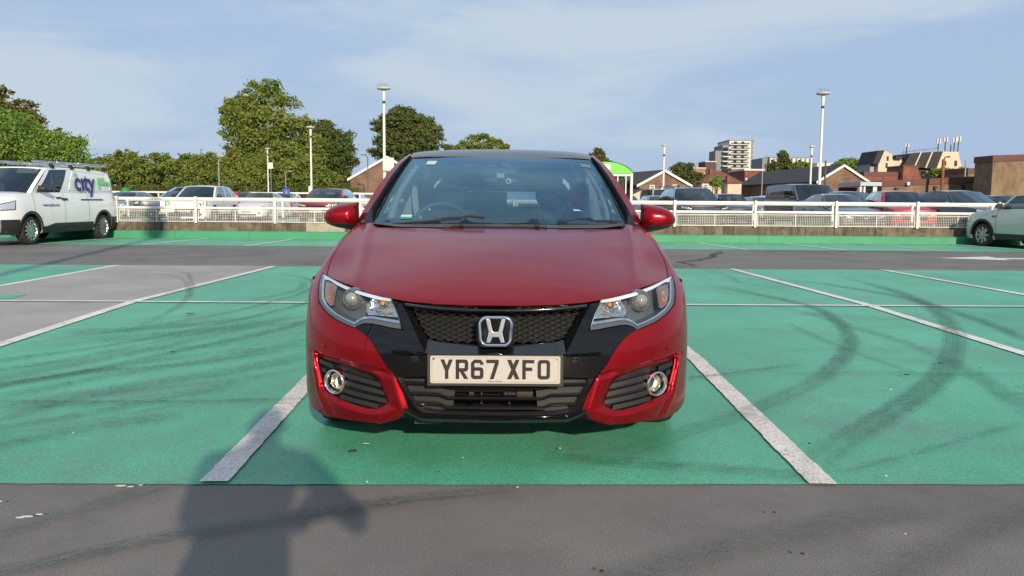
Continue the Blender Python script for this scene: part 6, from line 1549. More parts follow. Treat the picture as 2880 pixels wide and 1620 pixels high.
def gable_house(name, label, px_a, py_a, px_l, py_e, y, depth, wallm, roofm, rz=0, wins=(), skew=0, chimneys=(), base=GROUND_Z, trim=True, cat='house'):
    s = y / FPX; hw_ = (px_a - px_l) * s; ze = zat(px_l, py_e, y); za = zat(px_a, py_a, y); X = at(px_a, y)
    r = thing(name, label, cat, (X, y, base), rz)
    e, a = ze - base, za - base
    mb = MB(); P = [(-hw_, 0, 0), (hw_, 0, 0), (hw_, 0, e), (0, 0, a), (-hw_, 0, e)]; B = [(x + skew, depth, z) for x, _, z in P]
    mb.add(P + B, [(0, 1, 2, 3, 4), (9, 8, 7, 6, 5), (0, 5, 6, 1), (1, 6, 7, 2), (5, 0, 4, 9)]); mb.build('wall', wallm, r, fix=True)
    mb = MB(); sl = (a - e) / hw_; o = .35; t = .14; yo = -.25
    for q in (-1, 1):
        A = [Vector((0, yo, a + .02)), Vector((q * (hw_ + o), yo, e - o * sl + .02)), Vector((q * (hw_ + o) + skew, depth + .2, e - o * sl + .02)), Vector((skew, depth + .2, a + .02))]
        A2 = [p + Vector((0, 0, t)) for p in A]; mb.add(A + A2, [(4, 5, 6, 7), (0, 3, 2, 1), (0, 1, 5, 4), (1, 2, 6, 5), (2, 3, 7, 6)])
    mb.build('roof', roofm, r, fix=True)
    if trim:
        for q in (-1, 1):
            mb = MB(); A = [Vector((0, yo - .03, a + .17)), Vector((q * (hw_ + o), yo - .03, e - o * sl + .17))]
            A += [A[1] - Vector((0, 0, .30)), A[0] - Vector((0, 0, .30))]
            mb.add(A + [p + Vector((0, .05, 0)) for p in A], [(0, 1, 2, 3), (7, 6, 5, 4), (0, 4, 5, 1), (2, 6, 7, 3)]); mb.build('bargeboard', M_WTRIM, r, fix=True)
    for (wx, wpy, w, h) in wins: window(r, at(wx, y) - X, zat(wx, wpy, y) - base, w * s, h * s, -.0)
    for (cx, cy, w, h) in chimneys:
        c = MB(); c.box((cx, cy, a + h / 2 - .8), (w, w, h + 1.2)); ch = c.build('chimney', BK_RED, r)
        for k in (-.2, .2):
            q = MB(); q.lathe([(.11, 0), (.13, .4), (.09, .42)], 10, Matrix.Translation((cx + k, cy, a + h - .2))); q.build('chimney_pot', BK_ORANGE, ch)
    return r
gable_house('brick_building', 'brown brick gable with white bargeboards behind the lamp post with a sign', 1092, 445, 990, 503, 100, 16, BK_BROWN, M_SLATE, cat='building')
gable_house('cream_outbuilding', 'low cream rendered gable beside the green canopied shelter', 1797, 535, 1755, 556, 96, 6, M_CREAM, M_SLATE, cat='outbuilding', trim=False)
gable_house('brick_house', 'brown brick gable house with a white window between shelter and lamp', 1861, 482, 1791, 520, 100, 14, BK_BROWN, M_SLATE, wins=((1827, 531, 14, 20), (1890, 525, 13, 10)), skew=-3.4)
gable_house('terrace_house', 'long dark roofed terrace with brick gable end and skylight, right of the tall lamp', 2356, 467, 2288, 509, 98, 26, BK_BROWN, M_SLATE, skew=-1.6)
th_ = gable_house('terrace_house', 'dark clad terrace with white windows and grey roof behind the grey panel van', 2210, 498, 2085, 524, 125, 8, M_DCLAD, M_SLATE, wins=((2092, 536, 11, 19), (2114, 535, 11, 20), (2150, 534, 13, 20), (2127, 529, 8, 8)), skew=1.0, trim=False)
for px in (2090, 2124, 2146, 2187, 2212):
    m = MB(); m.lathe([(.12, 0), (.12, .8), (.18, .8), (.18, .95), (.02, 1.0)], 10, Matrix.Translation((at(px, 124) - at(2210, 125), -.6 + 3.0 * 0, zat(px, 520 - (px - 2090) * .08, 124) - GROUND_Z))); m.build('flue', M_WTRIM, th_, 50)
# hipped red roof house
def hip_house():
    y = 118; s = y / FPX; X = at(2020, y); r = thing('cream_house', 'cream house under a red hipped tile roof with brick chimneys', 'house', (X, y, GROUND_Z))
    ze = zat(2020, 515, y) - GROUND_Z; za = zat(2020, 478, y) - GROUND_Z; hw_ = 62 * s; d = 8
    mb = MB(); mb.box((0, d / 2, ze / 2), (2 * hw_ - .6, d, ze)); mb.build('wall', M_CREAM, r)
    mb = MB(); E = [(-hw_, -.3, ze), (hw_, -.3, ze), (hw_, d + .3, ze), (-hw_, d + .3, ze)]; rd = [(-hw_ * .08, d / 2, za), (hw_ * .25, d / 2, za)]
    mb.add(E + rd, [(0, 1, 5, 4), (1, 2, 5), (2, 3, 4, 5), (3, 0, 4), (3, 2, 1, 0)]); mb.build('roof', M_TILE, r, fix=True)
    # smaller projecting hip on the front right
    mb = MB(); x0, x1 = hw_ * .05, hw_ * .72; E = [(x0, -2.0, ze - .1), (x1, -2.0, ze - .1), (x1, 1.5, ze - .1), (x0, 1.5, ze - .1), ((x0 + x1) / 2, .2, ze + (za - ze) * .55), ((x0 + x1) / 2, 3.0, ze + (za - ze) * .55)]
    mb.add(E, [(0, 1, 4), (1, 2, 5, 4), (3, 0, 4, 5), (3, 2, 1, 0), (2, 3, 5)]); mb.build('porch_roof', M_TILE, r, fix=True)
    mb = MB(); mb.box(((x0 + x1) / 2, -.7, (ze - .1) / 2), (x1 - x0 - .4, 2.2, ze - .12)); mb.build('bay_wall', M_CREAM, r)
    for px, py, w, h in ((1957, 500, 9, 36), (2003, 488, 8, 26), (2032, 508, 10, 22)):
        yy = 3.0 if px < 2020 else -1.0
        mb = MB(); mb.box((at(px, y) - X, yy, zat(px, py, y) - GROUND_Z), (w * s, .9, h * s)); mb.build('chimney', BK_RED, r)
    for px, py in ((1975, 528), (2050, 527), (2066, 528)): window(r, at(px, y) - X, zat(px, py, y) - GROUND_Z, .7, .9, 0 if px < 2000 else -.0)
hip_house()
M_FLATW = mat('pale_flat_panel', (.58, .56, .52), .8, var=.06, vscale=.5); M_FLATG = mat('grey_flat_panel', (.20, .21, .22), .8); M_FLATR = mat('plum_brown_block', (.085, .055, .05), .85)
M_BALG = glass('balcony_glass', (.45, .52, .50), 2.0); M_CURT = mat('curtained_pane', (.62, .60, .55), .4)
def block(name, label, px0, px1, py0, y, d, wallm, cat='flats', base=GROUND_Z, rz=0):
    x0, x1 = at(px0, y), at(px1, y); z1 = zat((px0 + px1) / 2, py0, y)
    r = thing(name, label, cat, ((x0 + x1) / 2, y, base), rz); w, h = x1 - x0, z1 - base
    mb = MB(); mb.box((0, d / 2, h / 2), (w, d, h)); mb.build('wall', wallm, r)
    mb = MB(); mb.box((0, d / 2, h + .15), (w + .3, d + .3, .3)); mb.build('roof', M_FLATW if wallm is not M_FLATW else M_FLATG, r)
    return r, w, h, (x0 + x1) / 2
def tower():
    y = 300; r, w, h, X = block('tower_block', 'tall block of flats with rows of balconies above the red hipped roof', 2038, 2106, 398, y, 16, M_FLATW)
    s = y / FPX; fl = 13.1 * s
    for k in range(6):
        z = h - (6 + 13.1 * k) * s
        for q, (fx, ww, mm) in enumerate(((-.42, .10, M_CURT), (-.26, .12, M_WPANE), (-.12, .08, M_CURT), (.04, .10, M_WPANE), (.20, .10, M_CURT), (.38, .10, M_CURT))):
            mb = MB(); mb.box((fx * w, -.02, z), (ww * w, .10, fl * .52)); mb.build('window', mm, r)
        mb = MB(); mb.box((-.11 * w, -.75, z - fl * .42), (.76 * w, 1.5, .25)); b = mb.build('balcony', M_FLATW, r)
        mb = MB(); mb.box((-.11 * w, -1.45, z - fl * .20), (.76 * w, .06, fl * .36)); mb.build('balustrade', M_BALG, b)
        mb = MB(); mb.box((.43 * w, -.04, z), (.12 * w, .08, fl * .9)); mb.build('dark_panel', M_FLATG, r)
    mb = MB(); mb.box((-w / 2 - 1.2, 6, h / 2 - .8), (2.4, 12, h - 1.6)); mb.build('side_wing', M_FLATG, r)
    mb = MB(); mb.box((-w / 2 - 3.6, 5, (h - 28 * s) / 2), (2.4, 9, h - 28 * s)); mb.build('stair_wing', M_FLATG, r)
    for k in range(5):
        z = h - (32 + 13.1 * k) * s
        mb = MB(); mb.box((-w / 2 - 1.4, -.7, z), (2.2, 1.4, .3)); b = mb.build('balcony', M_FLATW, r); mb = MB(); mb.box((-w / 2 - 1.4, -.02, z + 1.0), (1.8, .1, 1.2)); mb.build('window', M_WPANE, r)
tower()
block('brown_block', 'small plum brown block standing left of the tall flats', 1973, 2003, 457, 290, 10, M_FLATR)
block('brick_block', 'orange brick block stretching below the tall flats', 2046, 2142, 476, 280, 12, BK_ORANGE, 'building')
block('brick_block', 'orange brick block left of the plum brown block behind chimneys', 1935, 1974, 475, 275, 12, BK_ORANGE, 'building')
block('brick_block', 'red brick flat-roofed block left of the dark terrace roof', 2083, 2134, 481, 150, 10, BK_RED, 'building')
def long_flats():
    y = 250; r, w, h, X = block('long_flats', 'long low pale flats with a row of windows right of the tower', 2150, 2262, 446, y, 12, M_FLATW); s = y / FPX
    for k in range(9):
        for j in range(2):
            mb = MB(); mb.box((-w / 2 + w * (k + .5) / 9, -.02, h - (8 + 12 * j) * s), (w / 15, .10, 6.5 * s)); mb.build('window', M_CURT if (k + j) % 3 else M_WPANE, r)
    for k in range(10):
        mb = MB(); mb.box((-w / 2 + w * k / 9, -.5, h - 10 * s), (.25, 1.0, 18 * s)); mb.build('fin', M_FLATW, r)
    mb = MB(); mb.box((-w / 2 - 1.0, 6, h / 2), (1.9, 11, h)); mb.build('side_wing', M_FLATG, r)
long_flats()
block('pale_building', 'pale low building far behind the right brick gable', 2404, 2432, 470, 170, 8, M_CREAM, 'building')
block('pale_building', 'white low building far off behind the right tall lamp', 2283, 2345, 462, 260, 8, M_WTRIM, 'building')
# cream building with dark raking roofs and aerials
M_DROOF = mat('dark_standing_seam', (.016, .014, .016), .7, var=.15, vscale=1)
def cream_hall():
    y = 135; s = y / FPX; X = at(2560, y); b = GROUND_Z; r = thing('cream_hall', 'cream hall with dark raking roof slabs and rooftop aerials', 'building', (X, y, b))
    P = lambda px, py: (at(px, y) - X, zat(px, py, y) - b)
    def slab(name, pts, y0, y1, m):
        mb = MB(); n = len(pts); A = [(x, y0, z) for x, z in pts]; B = [(x, y1, z) for x, z in pts]
        mb.add(A + B, [tuple(range(n)), tuple(reversed(range(n, 2 * n)))] + [(i, i + n, (i + 1) % n + n, (i + 1) % n) for i in range(n)]); return mb.build(name, m, r, fix=True)
    slab('tower_wall', [P(2452, 520), P(2490, 520), P(2490, 436), P(2466, 424), P(2452, 462)], 0, 6, M_CREAM)
    slab('tower_side', [P(2437, 520), P(2452, 520), P(2452, 462), P(2437, 462)], 1, 6, mat('grey_render', (.30, .30, .29), .9))
    slab('tower_roof', [P(2436, 462), P(2452.5, 462), P(2467, 424), P(2449, 425)], -.1, 6, M_DROOF)
    slab('link_wall', [P(2490, 520), P(2525, 520), P(2525, 449), P(2490, 449)], 1, 7, M_CREAM)
    slab('link_roof', [P(2502, 449), P(2520, 449), P(2524, 440), P(2506, 440)], .5, 7, M_DROOF)
    slab('gable_wall', [P(2612, 475), P(2684, 475), P(2672, 428), P(2632, 428)], 0, 9, M_CREAM)
    slab('lower_wall', [P(2515, 520), P(2690, 520), P(2690, 474), P(2515, 474)], .5, 9, M_DCLAD)
    for k in range(3):
        x0 = 2518 + 31 * k
        slab('roof_slab', [P(x0, 468 + 3 * k), P(x0 + 30, 470 + 3 * k), P(x0 + 46, 430 - 1.5 * k), P(x0 + 20, 433 - 2 * k)], -.3 + .05 * k, 8, M_DROOF)
        slab('roof_rib', [P(x0 + 29, 470 + 3 * k), P(x0 + 33, 470 + 3 * k), P(x0 + 49, 429 - 1.5 * k), P(x0 + 45, 430 - 1.5 * k)], -.5, 8, M_CREAM)
    for px, py, w, h in ((2477, 447, 5, 12), (2475, 466, 5, 13), (2636, 460, 7, 12), (2666, 460, 7, 15)):
        x, z = P(px, py); mb = MB(); mb.box((x, -.03, z), (w * s, .12, h * s)); mb.build('window', M_DROOF, r)
    mb = MB()
    for px in (2545, 2575, 2605, 2630): x, z = P(px, 428); mb.tube([(x, 3, z - .5), (x, 3, z + .6)], .04, 4)
    a, c = P(2540, 427), P(2640, 414); mb.tube([(a[0], 3, a[1]), (c[0], 3, c[1])], .04, 4); mb.build('roof_handrail', M_SATIN, r)
    for i, (px, p0, p1, sec) in enumerate(((2528, 440, 405, 9), (2615, 500, 390, 14), (2634, 428, 388, 12), (2659, 428, 387, 16), (2670, 428, 385, 14), (2650, 428, 408, 0))):
        t = thing('aerial_mast', ['short aerial on the link roof of the cream hall', 'tall aerial pole rising left of the cream gable', 'twin dish aerial above the cream gable', 'white panel aerial above the middle of the cream gable', 'slim white aerial at the right end of the cream roof', 'short thin whip aerial between the panel aerials'][i], 'aerial', (at(px, y + 3), y + 3, zat(px, p0, y + 3)), 0, 'aerials on the cream hall')
        hgt = (p0 - p1) * s; mb = MB(); mb.tube([(0, 0, 0), (0, 0, hgt * .98)], .09, 6); mb.build('pole', M_DROOF, t)
        if sec:
            for q in (-.22, .22): mb = MB(); mb.box((q, -.1, hgt - sec * s / 2), (.22, .2, sec * s)); mb.build('panel', M_FLATW, t)
cream_hall()
M_OCHRE = stainmat('stained_ochre_concrete', (.20, .14, .078), (.13, .092, .052), (.23, .175, .11), 1.2, 2.0)
M_RBAND = mat('red_brown_coping', (.13, .05, .042), .8, var=.15, vscale=1)
def slope_block(name, label, pts, y, d, wallm, band, cat='building'):
    # pts: left top (px,py), right top (px,py)
    (pl_, tl), (pr, tr_) = pts; x0, x1 = at(pl_, y), at(pr, y); z0, z1 = zat(pl_, tl, y), zat(pr, tr_, y); b = GROUND_Z; s = y / FPX
    r = thing(name, label, cat, (x0, y, b)); w = x1 - x0; A = [(0, 0, 0), (w, 0, 0), (w, 0, z1 - b - band * s), (0, 0, z0 - b - band * s)]
    mb = MB(); mb.add(A + [(x, d, z) for x, _, z in A], [(0, 1, 2, 3), (7, 6, 5, 4), (0, 4, 5, 1), (1, 5, 6, 2), (3, 2, 6, 7), (4, 0, 3, 7)]); mb.build('wall', wallm, r, fix=True)
    A = [(-.06, -.06, z0 - b - band * s), (w + .06, -.06, z1 - b - band * s), (w + .06, -.06, z1 - b), (-.06, -.06, z0 - b)]
    mb = MB(); mb.add(A + [(x, d + .06, z) for x, _, z in A], [(0, 1, 2, 3), (7, 6, 5, 4), (0, 4, 5, 1), (1, 5, 6, 2), (3, 2, 6, 7), (4, 0, 3, 7)]); mb.build('coping', M_RBAND, r, fix=True)
    return r, w, s
slope_block('brick_warehouse', 'red brown flat building behind right brick gable, below the cream hall', ((2414, 484), (2600, 484)), 118, 12, BK_RED, 12)
m_, w_, s_ = slope_block('brick_warehouse', 'small red box on top of the flat brick roof under the cream hall', ((2522, 466), (2564, 466)), 117, 5, BK_RED, 3)
lw, w_, s_ = slope_block('low_building', 'long low brown building with red coping and wall lamps behind the parked row', ((2465, 509), (2770, 494)), 62, 3, M_OCHRE, 17)
M_PIPE = mat('dark_downpipe', (.03, .022, .02), .7)
for k, px in enumerate((2505, 2612, 2690, 2740)):
    mb = MB(); q = at(px, 62) - at(2465, 62); zt_ = zat(px, 512 - (px - 2465) * .045, 62) - GROUND_Z - .6; mb.tube([(q, -.09, 2.0), (q, -.09, zt_)], .06, 6); mb.box((q, -.1, zt_), (.2, .16, .22)); mb.build('downpipe', M_PIPE, lw, 50)
for px, py in ((2537, 517), (2799, 508)):
    q = thing('wall_lamp', ['white bulkhead lamp on the long low brown building', 'white bulkhead lamp on the tall ochre block'][px > 2700], 'lamp', (at(px, 61.8), 61.8 if px < 2700 else 57.8, zat(px, py, 61.8)))
    mb = MB(); mb.box((0, -.05, 0), (.2, .15, .22)); mb.build('housing', M_WTRIM, q); mb = MB(); mb.box((.13, -.04, .0), (.05, .12, .24)); mb.build('back_plate', M_DARK, q)
slope_block('tall_block', 'tall ochre concrete block with red coping at the right edge', ((2769, 438), (3050, 428)), 58, 2.2, M_OCHRE, 18)
slope_block('brick_warehouse', 'red coped flat roof between cream hall and ochre block', ((2702, 474), (2770, 472)), 90, 10, M_OCHRE, 14)
def grey_canopy():
    y = 60; r = thing('loading_canopy', 'pale blue-grey canopy with white posts left of the low brown building', 'canopy', (at(2435, y), y, GROUND_Z)); s = y / FPX; z = zat(2435, 513, y) - GROUND_Z
    mb = MB(); mb.box((0, 2, z - .12), (60 * s, 4, .28)); mb.build('roof', mat('pale_blue_metal', (.36, .42, .50), .5), r)
    for px in (2409, 2420, 2446, 2452): mb = MB(); mb.box((at(px, y) - at(2435, y), .2, (z - .3) / 2), (.12, .12, z - .3)); mb.build('post', M_WTRIM, r)
    mb = MB(); mb.box((0, 3.9, (z - .3) / 2), (58 * s, .1, z - .3)); mb.build('back_wall', M_RBAND, r)
grey_canopy()
# trolley shelter with the green arched front
def shelter():
    y = 28.5; s = y / FPX; X = at(1697, y); r = thing('trolley_shelter', 'glazed shelter with a bright green arched front behind the right roof pillar', 'shelter', (X, y, 0))
    ze, za, hw_ = zat(1697, 489, y), zat(1697, 457, y), 77 * s
    arc = [(hw_ * math.sin(a), ze + (za - ze) * (math.cos(a) - math.cos(1.2)) / (1 - math.cos(1.2))) for a in np.linspace(-1.2, 1.2, 25)]
    arc = [(x / math.sin(1.2), z) for x, z in arc]
    My = Matrix(((1, 0, 0, 0), (0, 0, -1, 0), (0, 1, 0, 0), (0, 0, 0, 1)))
    M_LG = mat('shelter_green', (.10, .52, .03), .4)
    mb = MB(); mb.prism(arc, -.03, .03, 0, My); f = mb.build('arched_front', M_LG, r, 40, fix=True)
    mb = MB(); mb.prism(rounded(.34, .20, .06), .03, .036, 0, Matrix.Translation((0, 0, (ze + za) / 2 + .02)) @ My); mb.build('white_badge', M_WTRIM, f, fix=True)
    mb = MB(); o = [(x * 1.03, z + .025) for x, z in arc]
    mb.grid(lambda u, v: (arc[int(round(u * 24))][0] * 1.02, -.06 + 3.6 * v, arc[int(round(u * 24))][1] + .02), 24, 4); mb.build('curved_roof', mat('polycarbonate_white', (.62, .66, .62), .35), r, 60)
    for x in (-hw_ * .95, hw_ * .95):
        for yy in (0, 1.7, 3.4): mb = MB(); mb.box((x, yy, ze / 2), (.08, .08, ze)); mb.build('post', M_WHITEPAINT, r)
    mb = MB(); mb.box((0, .0, ze - .05), (hw_ * 1.8, .06, .07)); mb.build('cross_rail', M_WHITEPAINT, r)
    for x in np.linspace(-hw_ * .75, hw_ * .75, 6): mb = MB(); mb.box((x, .02, ze * .5), (.035, .035, ze - .14)); mb.build('mullion', M_WHITEPAINT, r)
    mb = MB(); mb.box((0, .03, ze * .5), (hw_ * 1.8, .012, ze - .2)); mb.build('front_pane', glass('shelter_glass', (.62, .66, .60), 1.5), r)
    for x in (-hw_ * .95, hw_ * .95): mb = MB(); mb.box((x, 1.7, ze * .5), (.012, 3.2, ze - .2)); mb.build('side_pane', glass('shelter_glass', (.6, .7, .65), 1.5), r)
    mb = MB()
    mb.grid(lambda u, v: (-hw_ * .8 + hw_ * 1.6 * u, .12 + .05 * math.sin(u * 40), ze * .60 + ze * .30 * v - .06 * abs(math.sin(u * 14)) * (1 - v)), 40, 2); mb.build('curtain', mat('pale_cloth', (.50, .47, .38), .9), r)
shelter()

# ------------------------------------------------------------------ lamps, signs, poles
def lamp_post(label, px, py, y, rdisc, spikes=False, sign=None, base=0.0, box=False):
    zt = zat(px, py, y); X = at(px, y); r = thing('lamp_post', label, 'lamp post', (X, y, base), 0, 'white disc topped lamp posts'); h = zt - base; k = rdisc / .31
    mb = MB(); mb.lathe([(.115, 0), (.115, .9), (.07, 1.1), (.055, h - .55)], 14, cap=True); mb.build('post', M_WHITEPAINT, r, 40)
    mb = MB(); mb.lathe([(.066, h - .55), (.075, h - .40), (.088, h - .12)], 14, cap=True); mb.build('lamp_body', M_WHITEPAINT, r, 40)
    mb = MB(); mb.lathe([(.064, h - .72), (.064, h - .60)], 14); mb.build('collar', M_BLACKPLASTIC, r)
    mb = MB(); mb.lathe([(.001, h - .12), (rdisc * .9, h - .10), (rdisc, h - .06), (rdisc * .95, h - .02), (rdisc * .4, h + .03), (.001, h + .04)], 24); mb.build('disc_head', mat('lamp_disc', (.46, .45, .42), .5), r, 30)
    if spikes:
        mb = MB()
        for i in range(26):
            a = i * 2.4; q = rdisc * .85 * math.sqrt((i + .5) / 26); mb.tube([(q * math.cos(a), q * math.sin(a), h), (q * 1.15 * math.cos(a), q * 1.15 * math.sin(a), h + .16)], .004, 3)
        tag(mb.build('bird_spikes', M_SATIN, r), kind='stuff')
    if box:
        mb = MB(); mb.box((-.10, -.05, 1.7), (.14, .12, .55)); mb.build('control_box', M_WHITEPAINT, r)
    return r, X, y
lamp_post('tall lamp post carrying a parking notice left of the windscreen', 1084, 254, 38, .31, True)
lamp_post('lamp post rising from behind the cherry red SUV', 881, 361, 55, .31, False, box=True)
lamp_post('slim lamp post with a white box sign in front of the tallest tree', 761, 420, 86, .29)
lamp_post('tall lamp post beside the grey panel van', 2291, 265, 38, .31, True)
lamp_post('lamp post in front of the brick house gable with window', 1858, 409, 52, .19, False, box=True)
lamp_post('short lamp post left of the tall lamp by the grey van', 2266, 412, 53, .19, False, box=True)
# lamp post just outside the picture on the left: its long shadow lies across the bays
lp_, _, _ = lamp_post('lamp post left of the viewer whose shadow crosses the lane', 1440, 565, 1.0, .31)
lp_.location = (-4.75, 1.0, 0); 
for c_ in lp_.children: c_.scale = (1, 1, 9.3 / 1.11); 
def notice():
    y = 37.85; X = at(1095, y); z = zat(1095, 464, y); r = thing('parking_notice', 'white parking notice with green lines of print on the tall lamp post', 'sign', (X, y, z)); w, h = 30 * y / FPX, 37 * y / FPX
    mb = MB(); mb.box((0, 0, 0), (w, .02, h)); mb.build('board', M_WTRIM, r)
    M_G = mat('notice_green', (.20, .42, .16), .6); M_K = mat('notice_grey', (.30, .30, .30), .6)
    mb = MB(); mb.box((0, -.012, h / 2 - .02), (w - .02, .004, .03)); mb.box((0, -.012, -h / 2 + .03), (w - .02, .004, .03)); mb.build('green_bands', M_G, r)
    mb = MB(); rnd = random.Random(4)
    for k in range(9): L = w * rnd.uniform(.55, .85); mb.box((-w * .44 + L / 2, -.012, h / 2 - .075 - k * h * .095), (L, .004, .012 if k % 3 else .022))
    mb.build('print_lines', M_K, r)
    mb = MB(); mb.box((-.09, .05, 0), (.16, .06, h * .7)); mb.build('bracket', M_SATIN, r)
notice()
def small_sign(name, label, px, py, y, w, h, face, m, base=0, txt=None, tm=None, shape='rect'):
    z = zat(px, py, y); r = thing(name, label, 'sign', (at(px, y), y, base)); mb = MB(); mb.tube([(0, .03, 0), (0, .03, z - base)], .03, 8); mb.build('post', M_SATIN, r, 50)
    My = Matrix(((1, 0, 0, 0), (0, 0, -1, 0), (0, 1, 0, z - base), (0, 0, 0, 1)))
    poly = rounded(w, h, .03) if shape == 'rect' else [(w / 2 * math.cos(a), w / 2 * math.sin(a)) for a in np.linspace(0, 2 * math.pi, 25)[:-1]]
    mb = MB(); mb.prism(poly, 0, .02, 0, My); f = mb.build(face, m, r, fix=True)
    if txt: mb = MB(); text_mesh(mb, txt, h * .8, My @ Matrix.Translation((0, 0, .0215)), 0, .001); mb.build('sign_letter', tm, f)
    if shape == 'noentry': mb = MB(); mb.prism(rounded(w * .7, w * .17, .01), .02, .024, 0, My); mb.build('white_bar', M_WTRIM, f, fix=True)
    return r
small_sign('no_entry_sign', 'round red no entry sign between the white SUV and white saloon', 666, 553, 44, .44, .44, 'red_disc', mat('sign_red', (.45, .02, .02), .4), shape='noentry')
small_sign('disabled_bay_sign', 'small blue disabled bay sign in front of the far railing', 811, 541, 52, .42, .42, 'blue_plate', mat('sign_blue', (.02, .08, .36), .4), txt='\u267f' if False else 'i', tm=M_WTRIM)
small_sign('parking_sign', 'square white parking sign with green P in front of white SUV', 479, 577, 34, .56, .56, 'sign_plate', M_WTRIM, txt='P', tm=mat('sign_green', (.03, .30, .14), .4))
small_sign('box_sign', 'white box sign fixed to the slim lamp post', 769, 468, 85.6, .42, .6, 'box_face', M_WTRIM)
def pole(label, px, py, y, r0, m, base=GROUND_Z, arm=None, name='pole', cat='pole'):
    zt = zat(px, py, y); r = thing(name, label, cat, (at(px, y), y, base)); mb = MB(); mb.tube([(0, 0, 0), (0, 0, zt - base)], [r0, r0 * .7], 8); mb.build('shaft', m, r, 50)
    if arm: mb = MB(); mb.tube([(0, 0, zt - base - .1), (arm * .3, -.05, zt - base + .15), (arm, -.1, zt - base + .18)], .05, 6); mb.box((arm * 1.2, -.1, zt - base + .18), (abs(arm) * .6, .2, .1)); mb.build('lantern', m, r, 50)
    return r
M_POLEG = mat('galvanised', (.26, .26, .25), .6); M_WOODP = mat('weathered_wood', (.10, .075, .055), .9, var=.3, vscale=4); M_RUST = mat('rusty_paint', (.20, .075, .025), .8, var=.3, vscale=3)
pole('grey street lamp with bent arm in front of the left brick gable', 1038, 443, 92, .08, mat('dark_grey_steel', (.10, .10, .10), .6), arm=-.5, name='street_lamp', cat='street lamp')
pole('thin grey pole between the olive trees and the tallest tree', 625, 455, 93, .10, M_POLEG)
pole('small grey street lamp below the bushy yellow-green tree', 810, 488, 93, .07, M_POLEG, arm=.5, name='street_lamp', cat='street lamp')
pole('thin pole in front of the dark clad terrace', 2132, 482, 93, .08, M_POLEG)
pole('dark wooden pole on the slope of the right brick gable', 2306, 453, 93, .14, M_WOODP)
pole('rusty orange post with bent top in front of low brown building', 2632, 449, 60.5, .16, M_RUST, base=0 - 5.2, arm=.25, name='rusty_post', cat='post')
pole('pale grey post right of the rusty orange post', 2694, 452, 80, .10, M_POLEG)
pole('thin aerial pole on the far houses right of the tower', 2141, 434, 160, .08, M_POLEG)
# far railings at the edge of the deck
def far_rail(label, x0, x1, y, zb, zt, plinth):
    r = thing('railing', label, 'railing', (0, y, 0), 0)
    if plinth: mb = MB(); mb.box(((x0 + x1) / 2, .1, zb / 2), (x1 - x0, .2, zb)); mb.build('plinth', M_CONC2, r)
    n = max(2, int((x1 - x0) / 1.9)); p0 = None
    for k in range(n + 1):
        if p0 is None: mb = MB(); mb.box((0, .03, (zb + zt) / 2 - .03), (.08, .06, zt - zb - .06)); o = p0 = mb.build('post', M_WHITEPAINT, r)
        else: o = link(p0.copy(), r)
        o.location = (x0 + (x1 - x0) * k / n, 0, 0)
    for z in (zt - .05, zb + (zt - zb) * .48): mb = MB(); mb.box(((x0 + x1) / 2, -.02, z), (x1 - x0, .04, .10)); mb.build('rail_bar', M_WHITEPAINT, r)
far_rail('white railing at the far left edge of the deck beyond the parked cars', -29, -7.5, 53, .35, 1.54, True)
far_rail('white railing at the far right of the deck beyond the barred grille SUV', 7.5, 21, 52.5, 0, 1.19, False)
lit = thing('litter_bin', 'green litter bin against the far left railing', 'bin', (at(364, 52.5), 52.5, 0))
mb = MB(); mb.lathe([(.26, 0), (.30, 1.2), (.32, 1.22), (.30, 1.5), (.16, 1.72), (.001, 1.75)], 14, cap=True); mb.build('drum', mat('bin_green', (.02, .22, .05), .5), lit, 40)

